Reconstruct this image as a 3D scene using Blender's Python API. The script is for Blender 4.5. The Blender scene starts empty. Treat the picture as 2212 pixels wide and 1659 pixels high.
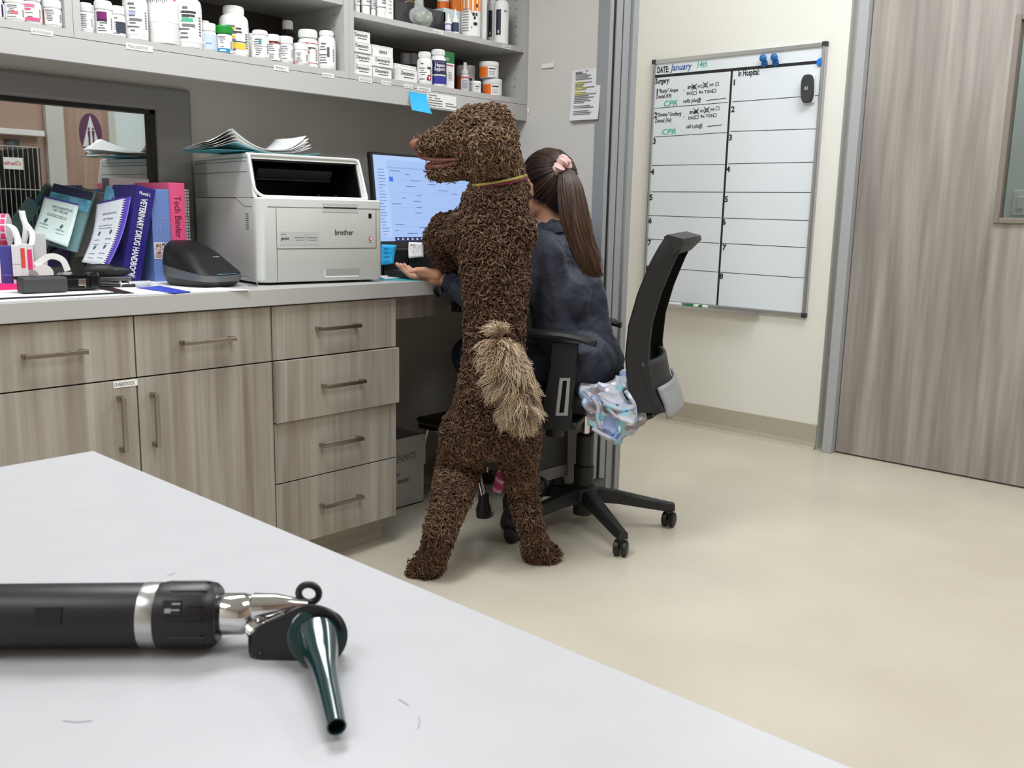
import bpy, bmesh, math, random
import numpy as np
from mathutils import Vector, Matrix, Euler, Quaternion
PI = math.pi
rnd = random.Random(7)
scn = bpy.context.scene
C = scn.collection
# ------------------------------------------------------------------ camera, world, lights
yaw, pitch, roll, FPX = 0.83654548, -0.18268245, 0.02136951, 2010.6
CAMH = 1.089
_f = Vector((math.sin(yaw)*math.cos(pitch), math.cos(yaw)*math.cos(pitch), math.sin(pitch)))
_r = Vector((math.cos(yaw), -math.sin(yaw), 0)); _u = _r.cross(_f)
_r, _u = _r*math.cos(roll)+_u*math.sin(roll), -_r*math.sin(roll)+_u*math.cos(roll)
cam_d = bpy.data.cameras.new('camera'); cam = bpy.data.objects.new('camera', cam_d); C.objects.link(cam)
m = Matrix((( _r.x, _u.x, -_f.x, 0), (_r.y, _u.y, -_f.y, 0), (_r.z, _u.z, -_f.z, CAMH), (0,0,0,1)))
cam.matrix_world = m
cam_d.sensor_width = 36; cam_d.lens = FPX/2212*36; cam_d.clip_start = 0.02
cam_d.dof.use_dof = True; cam_d.dof.focus_distance = 3.0; cam_d.dof.aperture_fstop = 30
scn.camera = cam
w = bpy.data.worlds.new('world'); scn.world = w; w.use_nodes = True
w.node_tree.nodes['Background'].inputs[0].default_value = (0.9, 0.95, 1, 1)
w.node_tree.nodes['Background'].inputs[1].default_value = 0.0
scn.view_settings.view_transform = 'Standard'; scn.view_settings.look = 'None'
scn.view_settings.gamma = 1; scn.view_settings.use_curve_mapping = False
scn.view_settings.exposure = 0.0
LIGHTS = [  # ceiling troffers: x, y, size x, size y, watts
    (1.0, 1.65, 1.2, .6, 44), (3.3, 1.1, .6, 1.2, 31), (1.0, -.3, 1.2, .6, 20), (3.2, -0.7, .6, 1.2, 15), (-.9, .8, .6, 1.2, 16)]
CEIL = 2.75
def area(name, loc, sx, sy, watts, col=(.93, .97, 1)):
    l = bpy.data.lights.new(name, 'AREA'); l.shape = 'RECTANGLE'; l.size = sx; l.size_y = sy; l.energy = watts; l.color = col
    o = bpy.data.objects.new(name, l); C.objects.link(o); o.location = loc
    return o
for (x, y, sx, sy, wt) in LIGHTS: area('ceiling_light', (x, y, CEIL-.03), sx, sy, wt)
area('hall_light', (3.6, 2.4, CEIL-.03), .5, .8, 5)
area('next_room_fill', (0.6, 3.9, CEIL-.1), .6, .6, 9, (1, .9, .82))  # unseen lamp, added to light the room behind the glass

# ------------------------------------------------------------------ projection helpers (pixel -> point on a real plane)
CO = Vector((0, 0, CAMH))
E1 = Vector((math.cos(yaw), -math.sin(yaw), 0)); E2 = Vector((math.sin(yaw), math.cos(yaw), 0))
def ray(px, py): return _f*FPX + _r*(px-1106) - _u*(py-829.5)
def on(px, py, ax, val):
    d = ray(px, py); return CO + d*((val-CO[ax])/d[ax])
def P(px, py, d):                       # point on the vertical plane at horizontal distance d
    r = ray(px, py); return CO + r*(d/r.dot(E2))
def depth(p): return (Vector(p)-CO).dot(_f)
def m_per_px(p): return depth(p)/FPX
# ------------------------------------------------------------------ materials
def s2l(c):
    return tuple(((v/255)/12.92 if v/255 <= .04045 else ((v/255+.055)/1.055)**2.4) for v in c)
_mats = {}
def mat(name, col=(200,200,200), rough=.5, metal=0, spec=.5, bump=None, noise=None, trans=0, emis=None, coat=0, alpha=1, sheen=0):
    if name in _mats: return _mats[name]
    m = bpy.data.materials.new(name); m.use_nodes = True; nt = m.node_tree; b = nt.nodes['Principled BSDF']
    b.inputs['Base Color'].default_value = (*s2l(col), 1); b.inputs['Roughness'].default_value = rough
    b.inputs['Metallic'].default_value = metal; b.inputs['Specular IOR Level'].default_value = spec
    if trans: b.inputs['Transmission Weight'].default_value = trans
    if coat: b.inputs['Coat Weight'].default_value = coat
    if alpha < 1: b.inputs['Alpha'].default_value = alpha
    if sheen: b.inputs['Sheen Weight'].default_value = sheen
    if emis: b.inputs['Emission Color'].default_value = (*s2l(col), 1); b.inputs['Emission Strength'].default_value = emis
    if noise or bump:
        tc = nt.nodes.new('ShaderNodeTexCoord'); mp = nt.nodes.new('ShaderNodeMapping'); nt.links.new(tc.outputs['Object'], mp.inputs[0])
    if noise:   # (scale, amount, col2, (sx,sy,sz))
        sc, amt, c2, sv = noise
        mp.inputs['Scale'].default_value = sv
        n = nt.nodes.new('ShaderNodeTexNoise'); n.inputs['Scale'].default_value = sc; n.inputs['Detail'].default_value = 5
        nt.links.new(mp.outputs[0], n.inputs[0])
        r = nt.nodes.new('ShaderNodeMapRange'); r.inputs[1].default_value = .5-amt; r.inputs[2].default_value = .5+amt
        nt.links.new(n.outputs[0], r.inputs[0])
        mx = nt.nodes.new('ShaderNodeMix'); mx.data_type = 'RGBA'
        mx.inputs[6].default_value = (*s2l(col), 1); mx.inputs[7].default_value = (*s2l(c2), 1)
        nt.links.new(r.outputs[0], mx.inputs[0]); nt.links.new(mx.outputs[2], b.inputs['Base Color'])
    if bump:    # (scale, strength, distance)
        n2 = nt.nodes.new('ShaderNodeTexNoise'); n2.inputs['Scale'].default_value = bump[0]; n2.inputs['Detail'].default_value = 3
        nt.links.new(tc.outputs['Object'], n2.inputs[0])
        bp = nt.nodes.new('ShaderNodeBump'); bp.inputs['Strength'].default_value = bump[1]; bp.inputs['Distance'].default_value = bump[2]
        nt.links.new(n2.outputs[0], bp.inputs['Height']); nt.links.new(bp.outputs[0], b.inputs['Normal'])
    _mats[name] = m
    return m
def laminate(name, base, dark, light, s1=26, s2=90, rough=.42):
    if name in _mats: return _mats[name]
    m = bpy.data.materials.new(name); m.use_nodes = True; nt = m.node_tree; b = nt.nodes['Principled BSDF']; L = nt.links.new
    g = nt.nodes.new('ShaderNodeNewGeometry')
    def band(scale, zs, lo, hi):
        mp = nt.nodes.new('ShaderNodeMapping'); mp.inputs['Scale'].default_value = (scale, scale, zs)
        L(g.outputs['Position'], mp.inputs[0])
        n = nt.nodes.new('ShaderNodeTexNoise'); n.inputs['Scale'].default_value = 1; n.inputs['Detail'].default_value = 2; L(mp.outputs[0], n.inputs[0])
        r = nt.nodes.new('ShaderNodeMapRange'); r.inputs[1].default_value = lo; r.inputs[2].default_value = hi; L(n.outputs[0], r.inputs[0])
        return r.outputs[0]
    a = band(s1, 1.1, .32, .68); c = band(s2, 2.2, .3, .7); e = band(s1*.35, .5, .35, .65)
    m1 = nt.nodes.new('ShaderNodeMix'); m1.data_type = 'RGBA'; m1.inputs[6].default_value = (*s2l(dark),1); m1.inputs[7].default_value = (*s2l(light),1); L(a, m1.inputs[0])
    m2 = nt.nodes.new('ShaderNodeMix'); m2.data_type = 'RGBA'; m2.inputs[7].default_value = (*s2l(base),1); L(m1.outputs[2], m2.inputs[6])
    mu = nt.nodes.new('ShaderNodeMath'); mu.operation = 'MULTIPLY_ADD'; mu.inputs[1].default_value = .55; mu.inputs[2].default_value = .1; L(e, mu.inputs[0]); L(mu.outputs[0], m2.inputs[0])
    m3 = nt.nodes.new('ShaderNodeMix'); m3.data_type = 'RGBA'; m3.blend_type = 'MULTIPLY'; m3.inputs[0].default_value = .5; L(m2.outputs[2], m3.inputs[6])
    cr = nt.nodes.new('ShaderNodeMix'); cr.data_type = 'RGBA'; cr.inputs[6].default_value = (.66,.64,.62,1); cr.inputs[7].default_value = (1,1,1,1); L(c, cr.inputs[0])
    L(cr.outputs[2], m3.inputs[7]); L(m3.outputs[2], b.inputs['Base Color']); b.inputs['Roughness'].default_value = rough
    _mats[name] = m; return m
# ------------------------------------------------------------------ object helpers
def tag(o, label=None, cat=None, group=None, kind=None):
    if label: o['label'] = label
    if cat: o['category'] = cat
    if group: o['group'] = group
    if kind: o['kind'] = kind
    return o
def thing(name, label, cat, loc=(0,0,0), rz=0, group=None, rot=None):
    o = bpy.data.objects.new(name, None); C.objects.link(o); o.empty_display_size = .05
    o.location = loc; o.rotation_euler = rot if rot else (0,0,rz)
    return tag(o, label, cat, group)
def xf(o):
    Mx = Matrix.LocRotScale(o.location, o.rotation_euler, o.scale)
    return xf(o.parent) @ Mx if o.parent else Mx
def link(name, me, mats, parent=None, smooth=False, world=False):
    if world and parent is not None: me.transform(xf(parent).inverted())
    for mm in (mats if isinstance(mats, (list, tuple)) else [mats]): me.materials.append(mm)
    if smooth: me.polygons.foreach_set('use_smooth', [True]*len(me.polygons))
    me.name = name
    o = bpy.data.objects.new(name, me); C.objects.link(o)
    if parent is not None: o.parent = parent
    return o
class MB:
    def __init__(s): s.v = []; s.f = []; s.mi = []; s.cur = 0
    def add(s, vs, fs):
        n = len(s.v); s.v += [tuple(v) for v in vs]; s.f += [tuple(i+n for i in f) for f in fs]; s.mi += [s.cur]*len(fs); return s
    def mat(s, i): s.cur = i; return s
    def box(s, c, size, bev=0, M=None, seg=2):
        bm = bmesh.new(); bmesh.ops.create_cube(bm, size=1)
        bmesh.ops.scale(bm, vec=size, verts=bm.verts)
        if bev: bmesh.ops.bevel(bm, geom=bm.edges[:], offset=min(bev, min(size)*.49), segments=seg, profile=.5, affect='EDGES')
        bmesh.ops.translate(bm, vec=c, verts=bm.verts)
        if M is not None: bmesh.ops.transform(bm, matrix=M, verts=bm.verts)
        bm.verts.index_update()
        s.add([v.co for v in bm.verts], [[v.index for v in f.verts] for f in bm.faces]); bm.free(); return s
    def boxr(s, x0, x1, y0, y1, z0, z1, bev=0, M=None):
        return s.box(((x0+x1)/2, (y0+y1)/2, (z0+z1)/2), (abs(x1-x0), abs(y1-y0), abs(z1-z0)), bev, M)
    def lathe(s, prof, n=20, o=(0,0,0), axis=None, M=None, caps=True):
        if M is None:
            q = Vector((0,0,1)).rotation_difference(Vector(axis)) if axis is not None else Quaternion()
            M = Matrix.Translation(o) @ q.to_matrix().to_4x4()
        vs = [M @ Vector((r*math.cos(2*PI*k/n), r*math.sin(2*PI*k/n), z)) for (r, z) in prof for k in range(n)]
        fs = [(i*n+k, i*n+(k+1)%n, (i+1)*n+(k+1)%n, (i+1)*n+k) for i in range(len(prof)-1) for k in range(n)]
        if caps: fs += [tuple(range(n))[::-1], tuple((len(prof)-1)*n+k for k in range(n))]
        return s.add(vs, fs)
    def cyl(s, a, b, r, r2=None, n=16):
        a = Vector(a); b = Vector(b); return s.lathe([(r, 0), (r if r2 is None else r2, (b-a).length)], n, a, b-a)
    def tube(s, pts, r, n=10, closed=False, ry=None, up=(0,0,1)):
        pts = [Vector(p) for p in pts]; N = len(pts); rs = r if isinstance(r, (list, tuple)) else [r]*N
        vs = []; prev = None
        for i, p in enumerate(pts):
            a = pts[(i-1) % N] if closed or i > 0 else p; b = pts[(i+1) % N] if closed or i < N-1 else p
            t = (b-a).normalized()
            if prev is None:
                s1 = t.cross(Vector(up)); s1 = s1.normalized() if s1.length > 1e-3 else t.orthogonal().normalized()
            else:
                s1 = prev - t*prev.dot(t); s1.normalize()
            prev = s1; s2 = t.cross(s1)
            for k in range(n):
                an = 2*PI*k/n
                vs.append(p + s1*rs[i]*math.cos(an) + s2*(ry if ry else rs[i])*math.sin(an))
        M_ = N if closed else N-1
        fs = [(i*n+k, i*n+(k+1)%n, ((i+1)%N)*n+(k+1)%n, ((i+1)%N)*n+k) for i in range(M_) for k in range(n)]
        if not closed: fs += [tuple(range(n))[::-1], tuple((N-1)*n+k for k in range(n))]
        return s.add(vs, fs)
    def prism(s, poly, dvec, M=None):
        a = [Vector(p) for p in poly]; d = Vector(dvec); n = len(a); vs = a + [p+d for p in a]
        if M is not None: vs = [M @ v for v in vs]
        return s.add(vs, [tuple(range(n))[::-1], tuple(range(n, 2*n))] + [(k, (k+1)%n, n+(k+1)%n, n+k) for k in range(n)])
    def grid(s, fn, nu, nv):
        vs = [fn(i/nu, j/nv) for j in range(nv+1) for i in range(nu+1)]
        return s.add(vs, [(j*(nu+1)+i, j*(nu+1)+i+1, (j+1)*(nu+1)+i+1, (j+1)*(nu+1)+i) for j in range(nv) for i in range(nu)])
    def sphere(s, c, r, n=14, sc=(1,1,1), M=None):
        bm = bmesh.new(); bmesh.ops.create_uvsphere(bm, u_segments=n, v_segments=max(6, n//2+2), radius=r)
        bmesh.ops.scale(bm, vec=sc, verts=bm.verts)
        if M is not None: bmesh.ops.transform(bm, matrix=M, verts=bm.verts)
        bmesh.ops.translate(bm, vec=c, verts=bm.verts); bm.verts.index_update()
        s.add([v.co for v in bm.verts], [[v.index for v in f.verts] for f in bm.faces]); bm.free(); return s
    def build(s, name, mats, parent=None, smooth=False, world=False, solid=0):
        me = bpy.data.meshes.new(name); me.from_pydata(s.v, [], s.f); me.update()
        bm = bmesh.new(); bm.from_mesh(me); bmesh.ops.recalc_face_normals(bm, faces=bm.faces); bm.to_mesh(me); bm.free()
        if len(set(s.mi)) > 1: me.polygons.foreach_set('material_index', s.mi)
        o = link(name, me, mats, parent, False, world)
        if smooth:
            me.polygons.foreach_set('use_smooth', [True]*len(me.polygons)); me.set_sharp_from_angle(angle=math.radians(38))
        if solid:
            md = o.modifiers.new('solid', 'SOLIDIFY'); md.thickness = solid; md.offset = 0
        return o
def frame(o, x, y):      # matrix whose local x,y lie along the given directions
    x = Vector(x).normalized(); z = x.cross(Vector(y)).normalized(); y = z.cross(x)
    return Matrix(((x.x,y.x,z.x,o[0]),(x.y,y.y,z.y,o[1]),(x.z,y.z,z.z,o[2]),(0,0,0,1)))
INK = mat('black_ink', (22,22,26), .6)
def text(s, size, M, material=None, parent=None, squeeze=1, shear=0, bold=0, world=True, align='LEFT', fn=None, name='lettering', space=1):
    cu = bpy.data.curves.new('txt', 'FONT'); cu.body = s; cu.size = size; cu.shear = shear; cu.offset = bold*size; cu.align_x = align
    cu.resolution_u = 2; cu.space_character = space
    o = bpy.data.objects.new('txt', cu); C.objects.link(o)
    me = bpy.data.meshes.new_from_object(o); bpy.data.objects.remove(o); bpy.data.curves.remove(cu)
    me.materials.clear()
    me.transform(Matrix.Diagonal((squeeze, 1, 1, 1)))
    if fn:
        for v in me.vertices: v.co = fn(v.co.x, v.co.y)
    else: me.transform(M)
    return link(name, me, material or INK, parent, world=world)
# strokes: a hand-drawn line as a thin flat tube on a surface given by frame M
def stroke(mb, pts, M, w):
    for a, b in zip(pts[:-1], pts[1:]):
        a = Vector((*a, 0)); b = Vector((*b, 0)); d = b-a
        if d.length < 1e-6: continue
        n = Vector((-d.y, d.x, 0)).normalized()*w/2; e = d.normalized()*w*.4
        mb.add([M@(a-e+n), M@(a-e-n), M@(b+e-n), M@(b+e+n)], [(0,1,2,3)])
def smooth_path(pts, n=6):
    pts = [Vector(p) for p in pts]; out = []
    for i in range(len(pts)-1):
        p0 = pts[max(0,i-1)]; p1 = pts[i]; p2 = pts[i+1]; p3 = pts[min(len(pts)-1, i+2)]
        for k in range(n):
            t = k/n
            out.append(.5*((2*p1)+(p2-p0)*t+(2*p0-5*p1+4*p2-p3)*t*t+(3*p1-p0-3*p2+p3)*t**3))
    return out+[pts[-1]]
def organic(prims, voxel, smooth=4, fac=.5, disp=None):
    """union of tapered capsules ('c',[points],[radii]) and ellipsoids ('e',centre,radii,matrix) -> one continuous mesh"""
    base = {}
    bm = bmesh.new(); bmesh.ops.create_icosphere(bm, subdivisions=2, radius=1); bm.verts.index_update()
    sv = np.array([v.co[:] for v in bm.verts]); sf = np.array([[v.index for v in f.verts] for f in bm.faces]); bm.free()
    V = []; Fc = []; n = 0
    def put(c, R3):
        nonlocal n
        V.append(sv @ np.array(R3).T + np.array(c)); Fc.append(sf+n); n += len(sv)
    for pr in prims:
        if pr[0] == 'e':
            R = np.diag(pr[2]);
            if len(pr) > 3: R = np.array(pr[3].to_3x3()) @ R
            put(pr[1][:], R)
        else:
            pts, rs = pr[1], pr[2]
            for i in range(len(pts)-1):
                a, b = Vector(pts[i]), Vector(pts[i+1]); L = (b-a).length; k = max(2, int(L/(min(rs[i], rs[i+1])*.3))+1)
                for j in range(k+1):
                    t = j/k; r = rs[i]*(1-t)+rs[i+1]*t; put((a*(1-t)+b*t)[:], np.eye(3)*r)
    V = np.concatenate(V); Fc = np.concatenate(Fc)
    me = bpy.data.meshes.new('o'); me.from_pydata(V.tolist(), [], Fc.tolist())
    o = bpy.data.objects.new('o', me); C.objects.link(o)
    r = o.modifiers.new('r', 'REMESH'); r.mode = 'VOXEL'; r.voxel_size = voxel
    if smooth:
        s = o.modifiers.new('s', 'SMOOTH'); s.iterations = smooth; s.factor = fac
    if disp:
        for (ty, sc, st) in disp:
            tx = bpy.data.textures.new('t', 'CLOUDS'); tx.noise_scale = sc
            d = o.modifiers.new('d', 'DISPLACE'); d.texture = tx; d.strength = st; d.mid_level = .5; d.texture_coords = 'GLOBAL'
    dg = bpy.context.evaluated_depsgraph_get(); ev = o.evaluated_get(dg)
    res = bpy.data.meshes.new_from_object(ev); bpy.data.objects.remove(o); bpy.data.meshes.remove(me)
    res.materials.clear()
    return res
def mesh_np(me):
    v = np.empty(len(me.vertices)*3); me.vertices.foreach_get('co', v); v = v.reshape(-1,3)
    me.calc_loop_triangles(); t = np.empty(len(me.loop_triangles)*3, dtype=np.int32); me.loop_triangles.foreach_get('vertices', t)
    return v, t.reshape(-1,3)
def strands_mesh(name, pts, rad, sides, mats, parent, colors=None, world=True):
    """pts (N,S,3), rad (N,S): tubes with `sides` sides -> one mesh"""
    N, S, _ = pts.shape
    T = np.gradient(pts, axis=1); T /= np.linalg.norm(T, axis=2, keepdims=True)+1e-9
    T0 = T[:,0]; ref = np.where(np.abs(T0[:,2:3]) > .8, np.array([1.,0,0]), np.array([0,0,1.]))
    A = np.empty_like(T); a = np.cross(T0, ref); a /= np.linalg.norm(a, axis=1, keepdims=True)+1e-9; A[:,0] = a
    for i in range(1, S):
        a = a-T[:,i]*np.sum(a*T[:,i], axis=1, keepdims=True); a /= np.linalg.norm(a, axis=1, keepdims=True)+1e-9; A[:,i] = a
    B = np.cross(T, A)
    ang = np.arange(sides)*2*np.pi/sides
    ring = pts[:,:,None,:] + rad[:,:,None,None]*(A[:,:,None,:]*np.cos(ang)[None,None,:,None] + B[:,:,None,:]*np.sin(ang)[None,None,:,None])
    V = ring.reshape(-1,3)
    i = np.arange(N)[:,None,None]*S*sides; j = np.arange(S-1)[None,:,None]*sides; k = np.arange(sides)[None,None,:]; k2 = (k+1) % sides
    q = np.stack([i+j+k, i+j+k2, i+j+sides+k2, i+j+sides+k], axis=-1).reshape(-1,4)
    me = bpy.data.meshes.new(name); nv = len(V); nq = len(q)
    me.vertices.add(nv); me.vertices.foreach_set('co', V.astype(np.float32).ravel())
    me.loops.add(nq*4); me.loops.foreach_set('vertex_index', q.astype(np.int32).ravel())
    me.polygons.add(nq); me.polygons.foreach_set('loop_start', (np.arange(nq)*4).astype(np.int32))
    me.update(calc_edges=True)
    me.polygons.foreach_set('use_smooth', [True]*nq)
    if colors is not None:
        ca = me.color_attributes.new('tint', 'FLOAT_COLOR', 'POINT')
        col = np.repeat(colors[:,None,:], S*sides, axis=1) if colors.ndim == 2 else np.repeat(colors, sides, axis=1)
        col = np.concatenate([col.reshape(-1,3), np.ones((nv,1))], axis=1)
        ca.data.foreach_set('color', col.astype(np.float32).ravel())
    return link(name, me, mats, parent, world=world)
def hairmat(name, rough=.55, spec=.35):
    m = mat(name, (90,65,50), rough, spec=spec); nt = m.node_tree
    a = nt.nodes.new('ShaderNodeAttribute'); a.attribute_name = 'tint'
    nt.links.new(a.outputs['Color'], nt.nodes['Principled BSDF'].inputs['Base Color'])
    return m
def struct(name, mb, m, parent=None, **k):
    o = mb.build(name, m, parent, **k)
    if parent is None: o['kind'] = 'structure'
    return o
# ================================================================== materials used in many places
M_wall = mat('cream_wall_paint', (232,230,222), .75, bump=(160, .12, .002))
M_gwall = mat('grey_wall_paint', (210,206,198), .75, bump=(160, .12, .002))
M_white = mat('white_plastic', (236,236,232), .38)
M_black = mat('black_plastic', (20,20,22), .42, bump=(900, .1, .0005))
M_blackg = mat('black_gloss', (14,14,15), .18)
M_chrome = mat('chrome', (215,215,215), .12, 1)
M_nickel = mat('brushed_nickel', (168,160,150), .32, 1)
M_steel = mat('painted_steel_frame', (150,152,154), .45)
M_laml = laminate('grey_wood_laminate', (168,160,148), (137,128,117), (190,185,175))
M_lamd = laminate('taupe_wood_laminate', (161,153,146), (134,125,119), (183,177,170), s1=17, s2=60)
M_cab = mat('light_grey_laminate', (188,187,185), .5)
M_counter = mat('grey_countertop', (190,189,186), .45, noise=(400, .25, (176,175,173), (1,1,1)))
M_dark = mat('shadow_gap', (25,24,23), .8)
M_paper = mat('white_paper', (240,240,238), .7)
M_alu = mat('aluminium', (190,190,192), .35, 1)
# ================================================================== room shell
XR, YW, XS, YJ = 4.2, 2.85, 2.823, 2.113      # right wall, window wall, end wall of the counter, door jamb line
X0, Y0 = -1.6, -1.7
fl = bpy.data.materials.new('epoxy_floor'); fl.use_nodes = True
nt = fl.node_tree; b = nt.nodes['Principled BSDF']; L = nt.links.new
g = nt.nodes.new('ShaderNodeNewGeometry')
n1 = nt.nodes.new('ShaderNodeTexNoise'); n1.inputs['Scale'].default_value = 420; n1.inputs['Detail'].default_value = 4; L(g.outputs['Position'], n1.inputs[0])
n2 = nt.nodes.new('ShaderNodeTexNoise'); n2.inputs['Scale'].default_value = 2.2; n2.inputs['Detail'].default_value = 5; L(g.outputs['Position'], n2.inputs[0])
r1 = nt.nodes.new('ShaderNodeMapRange'); r1.inputs[1].default_value = .35; r1.inputs[2].default_value = .65; L(n1.outputs[0], r1.inputs[0])
r2 = nt.nodes.new('ShaderNodeMapRange'); r2.inputs[1].default_value = .35; r2.inputs[2].default_value = .7; L(n2.outputs[0], r2.inputs[0])
a = nt.nodes.new('ShaderNodeMix'); a.data_type = 'RGBA'; a.inputs[6].default_value = (*s2l((201,193,175)),1); a.inputs[7].default_value = (*s2l((216,208,191)),1); L(r1.outputs[0], a.inputs[0])
c = nt.nodes.new('ShaderNodeMix'); c.data_type = 'RGBA'; c.blend_type = 'MULTIPLY'; c.inputs[0].default_value = 1; L(a.outputs[2], c.inputs[6])
d = nt.nodes.new('ShaderNodeMix'); d.data_type = 'RGBA'; d.inputs[6].default_value = (.9,.89,.88,1); d.inputs[7].default_value = (1,1,1,1); L(r2.outputs[0], d.inputs[0]); L(d.outputs[2], c.inputs[7])
L(c.outputs[2], b.inputs['Base Color']); b.inputs['Roughness'].default_value = .3; b.inputs['Specular IOR Level'].default_value = .45
bp = nt.nodes.new('ShaderNodeBump'); bp.inputs['Strength'].default_value = .12; bp.inputs['Distance'].default_value = .001; L(n1.outputs[0], bp.inputs['Height']); L(bp.outputs[0], b.inputs['Normal'])
struct('floor', MB().boxr(X0-.1, XR+.1, Y0-.1, 3.0, -.05, 0), fl)
struct('ceiling', MB().boxr(X0-.1, XR+.1, Y0-.1, 3.0, CEIL, CEIL+.05), mat('ceiling_tile', (225,225,222), .9))
for (x, y, sx, sy, wt) in LIGHTS:
    t = thing('ceiling_light', {(1.0,1.65): 'white ceiling troffer light directly over the worktop', (3.3,1.1): 'white ceiling troffer light over the floor before the door', (1.0,-.3): 'white ceiling troffer light over the exam table', (3.2,-.7): 'white ceiling troffer light at the far back right corner', (-.9,.8): 'white ceiling troffer light beside the left wall'}[(x, y)], 'ceiling light', (x, y, CEIL), group='ceiling troffer lights')
    mb = MB()
    for s in (-1, 1):
        mb.box((s*(sx/2+.015), 0, -.01), (.03, sy+.06, .02)); mb.box((0, s*(sy/2+.015), -.01), (sx, .03, .02))
    mb.build('frame', M_white, t)
# right wall with door opening (y 0.72..1.733)
DY0, DY1 = 0.70, 1.733; DH = 2.13
w = MB().boxr(XR, XR+.1, DY1+.09, 3.0, 0, CEIL).boxr(XR, XR+.1, Y0, DY0-.09, 0, CEIL).boxr(XR, XR+.1, DY0-.09, DY1+.09, DH+.09, CEIL)
struct('wall_right', w, M_wall)
struct('wall_window', MB().boxr(X0, -.6, YW, YW+.1, 0, CEIL).boxr(1.50, XS, YW, YW+.1, 0, CEIL).boxr(-.6, 1.50, YW, YW+.1, 0, .90).boxr(-.6, 1.50, YW, YW+.1, 1.385, CEIL), M_gwall)
struct('wall_left', MB().boxr(X0-.1, X0, Y0, YW+.1, 0, CEIL), M_wall)
struct('wall_end', MB().boxr(XS, 2.955, YJ+.002, 3.0, 0, CEIL), M_gwall)
struct('wall_hall', MB().boxr(2.955, XR, 2.955, 3.05, 0, CEIL), M_wall)
# coved base along the right wall and the hall wall
bs = mat('cove_base', (172,165,146), .45, noise=(90, .3, (186,179,160), (1,1,1)))
cove = [(0,0,0), (-.03,0,0), (-.012,0,.012), (-.006,0,.035), (-.006,0,.12), (0,0,.12)]
struct('baseboard_right', MB().prism([(XR+p[0], DY1+.09, p[2]) for p in cove], (0, 2.955-DY1-.09, 0)), bs)
struct('baseboard_hall', MB().prism([(2.99, 2.955+p[0], p[2]) for p in cove], (XR-2.99, 0, 0)), bs)
# jamb at the end of the counter wall: pressed steel frame with the slot of the sliding door
jx = XS
t = MB().boxr(jx-.006, jx+.016, YJ-.004, YJ+.048, 0, 2.15)
struct('trim_1', t, M_steel)
struct('trim_2', MB().boxr(jx+.016, jx+.034, YJ+.0, YJ+.02, 0, 2.15), M_dark)
struct('trim_3', MB().boxr(jx+.034, jx+.070, YJ-.006, YJ+.03, 0, 2.15, .003), M_steel)
struct('trim_4', MB().boxr(jx+.070, jx+.077, YJ, YJ+.02, 0, 2.15), M_dark)
struct('trim_5', MB().boxr(jx+.077, jx+.12, YJ-.006, YJ+.04, 0, 2.15, .003).boxr(jx+.12, jx+.155, YJ-.018, YJ+.04, 0, 2.15, .003), M_steel)
# door with frame in the right wall
dr = MB().boxr(XR-.03, XR+.08, DY1, DY1+.045, 0, DH, .003).boxr(XR-.03, XR+.08, DY0-.045, DY0, 0, DH, .003).boxr(XR-.03, XR+.08, DY0-.045, DY1+.045, DH, DH+.05, .003)
struct('trim_6', dr, mat('door_frame_paint', (172,173,175), .4))
xd = XR+.012
def yz(px, py): p = on(px, py, 0, xd); return p.y, p.z
wy, wz = yz(2146, 482); wt = yz(2212, 30)[1]
wy1 = wy; wy0 = wy-.18; wz0 = wz; wz1 = wt
door = MB().boxr(xd, xd+.045, wy1, DY1-.004, .008, DH-.004).boxr(xd, xd+.045, DY0+.004, wy0, .008, DH-.004).boxr(xd, xd+.045, wy0, wy1, .008, wz0).boxr(xd, xd+.045, wy0, wy1, wz1, DH-.004)
do = struct('door_1', door, M_lamd)
fr = mat('lite_frame', (132,122,112), .5)
q = MB()
q.boxr(xd-.012, xd+.05, wy1-.022, wy1, wz0, wz1, .003).boxr(xd-.012, xd+.05, wy0, wy0+.022, wz0, wz1, .003).boxr(xd-.012, xd+.05, wy0+.022, wy1-.022, wz0, wz0+.022, .003).boxr(xd-.012, xd+.05, wy0+.022, wy1-.022, wz1-.022, wz1, .003)
q.build('window_frame', fr, do)
MB().boxr(xd+.018, xd+.024, wy0+.02, wy1-.02, wz0+.02, wz1-.02).build('pane', mat('clear_glass', (240,250,248), .02, trans=1), do)
MB().boxr(xd-.02, xd-.002, DY0+.05, DY0+.11, .95, 1.15, .006).cyl((xd-.01, DY0+.08, 1.02), (xd-.06, DY0+.08, 1.02), .01).cyl((xd-.055, DY0+.08, 1.02), (xd-.055, DY0+.2, 1.02), .009).build('handle', M_nickel, do)
struct('wall_beyond', MB().boxr(XR+.9, XR+.95, -1, 2.6, 0, CEIL), mat('beyond_paint', (226,232,228), .8))
# light switch plate seen through the door window
p = on(2206, 438, 0, XR+.9)
t = thing('switch_plate', 'white light switch plate seen through the door window', 'switch', p)
MB().box((-.004,0,0), (.008,.075,.12), .003).build('plate', M_white, t); MB().box((-.01,0,0), (.008,.03,.06), .002).build('rocker', M_white, t)
area('beyond_light', (XR+.5, .9, CEIL-.1), .5, .8, 9)
struct('floor_beyond', MB().boxr(XR+.1, XR+.95, -1, 2.6, -.05, 0), M_wall)
struct('ceiling_beyond', MB().boxr(XR+.1, XR+.95, -1, 2.6, CEIL, CEIL+.05), M_wall)

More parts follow.
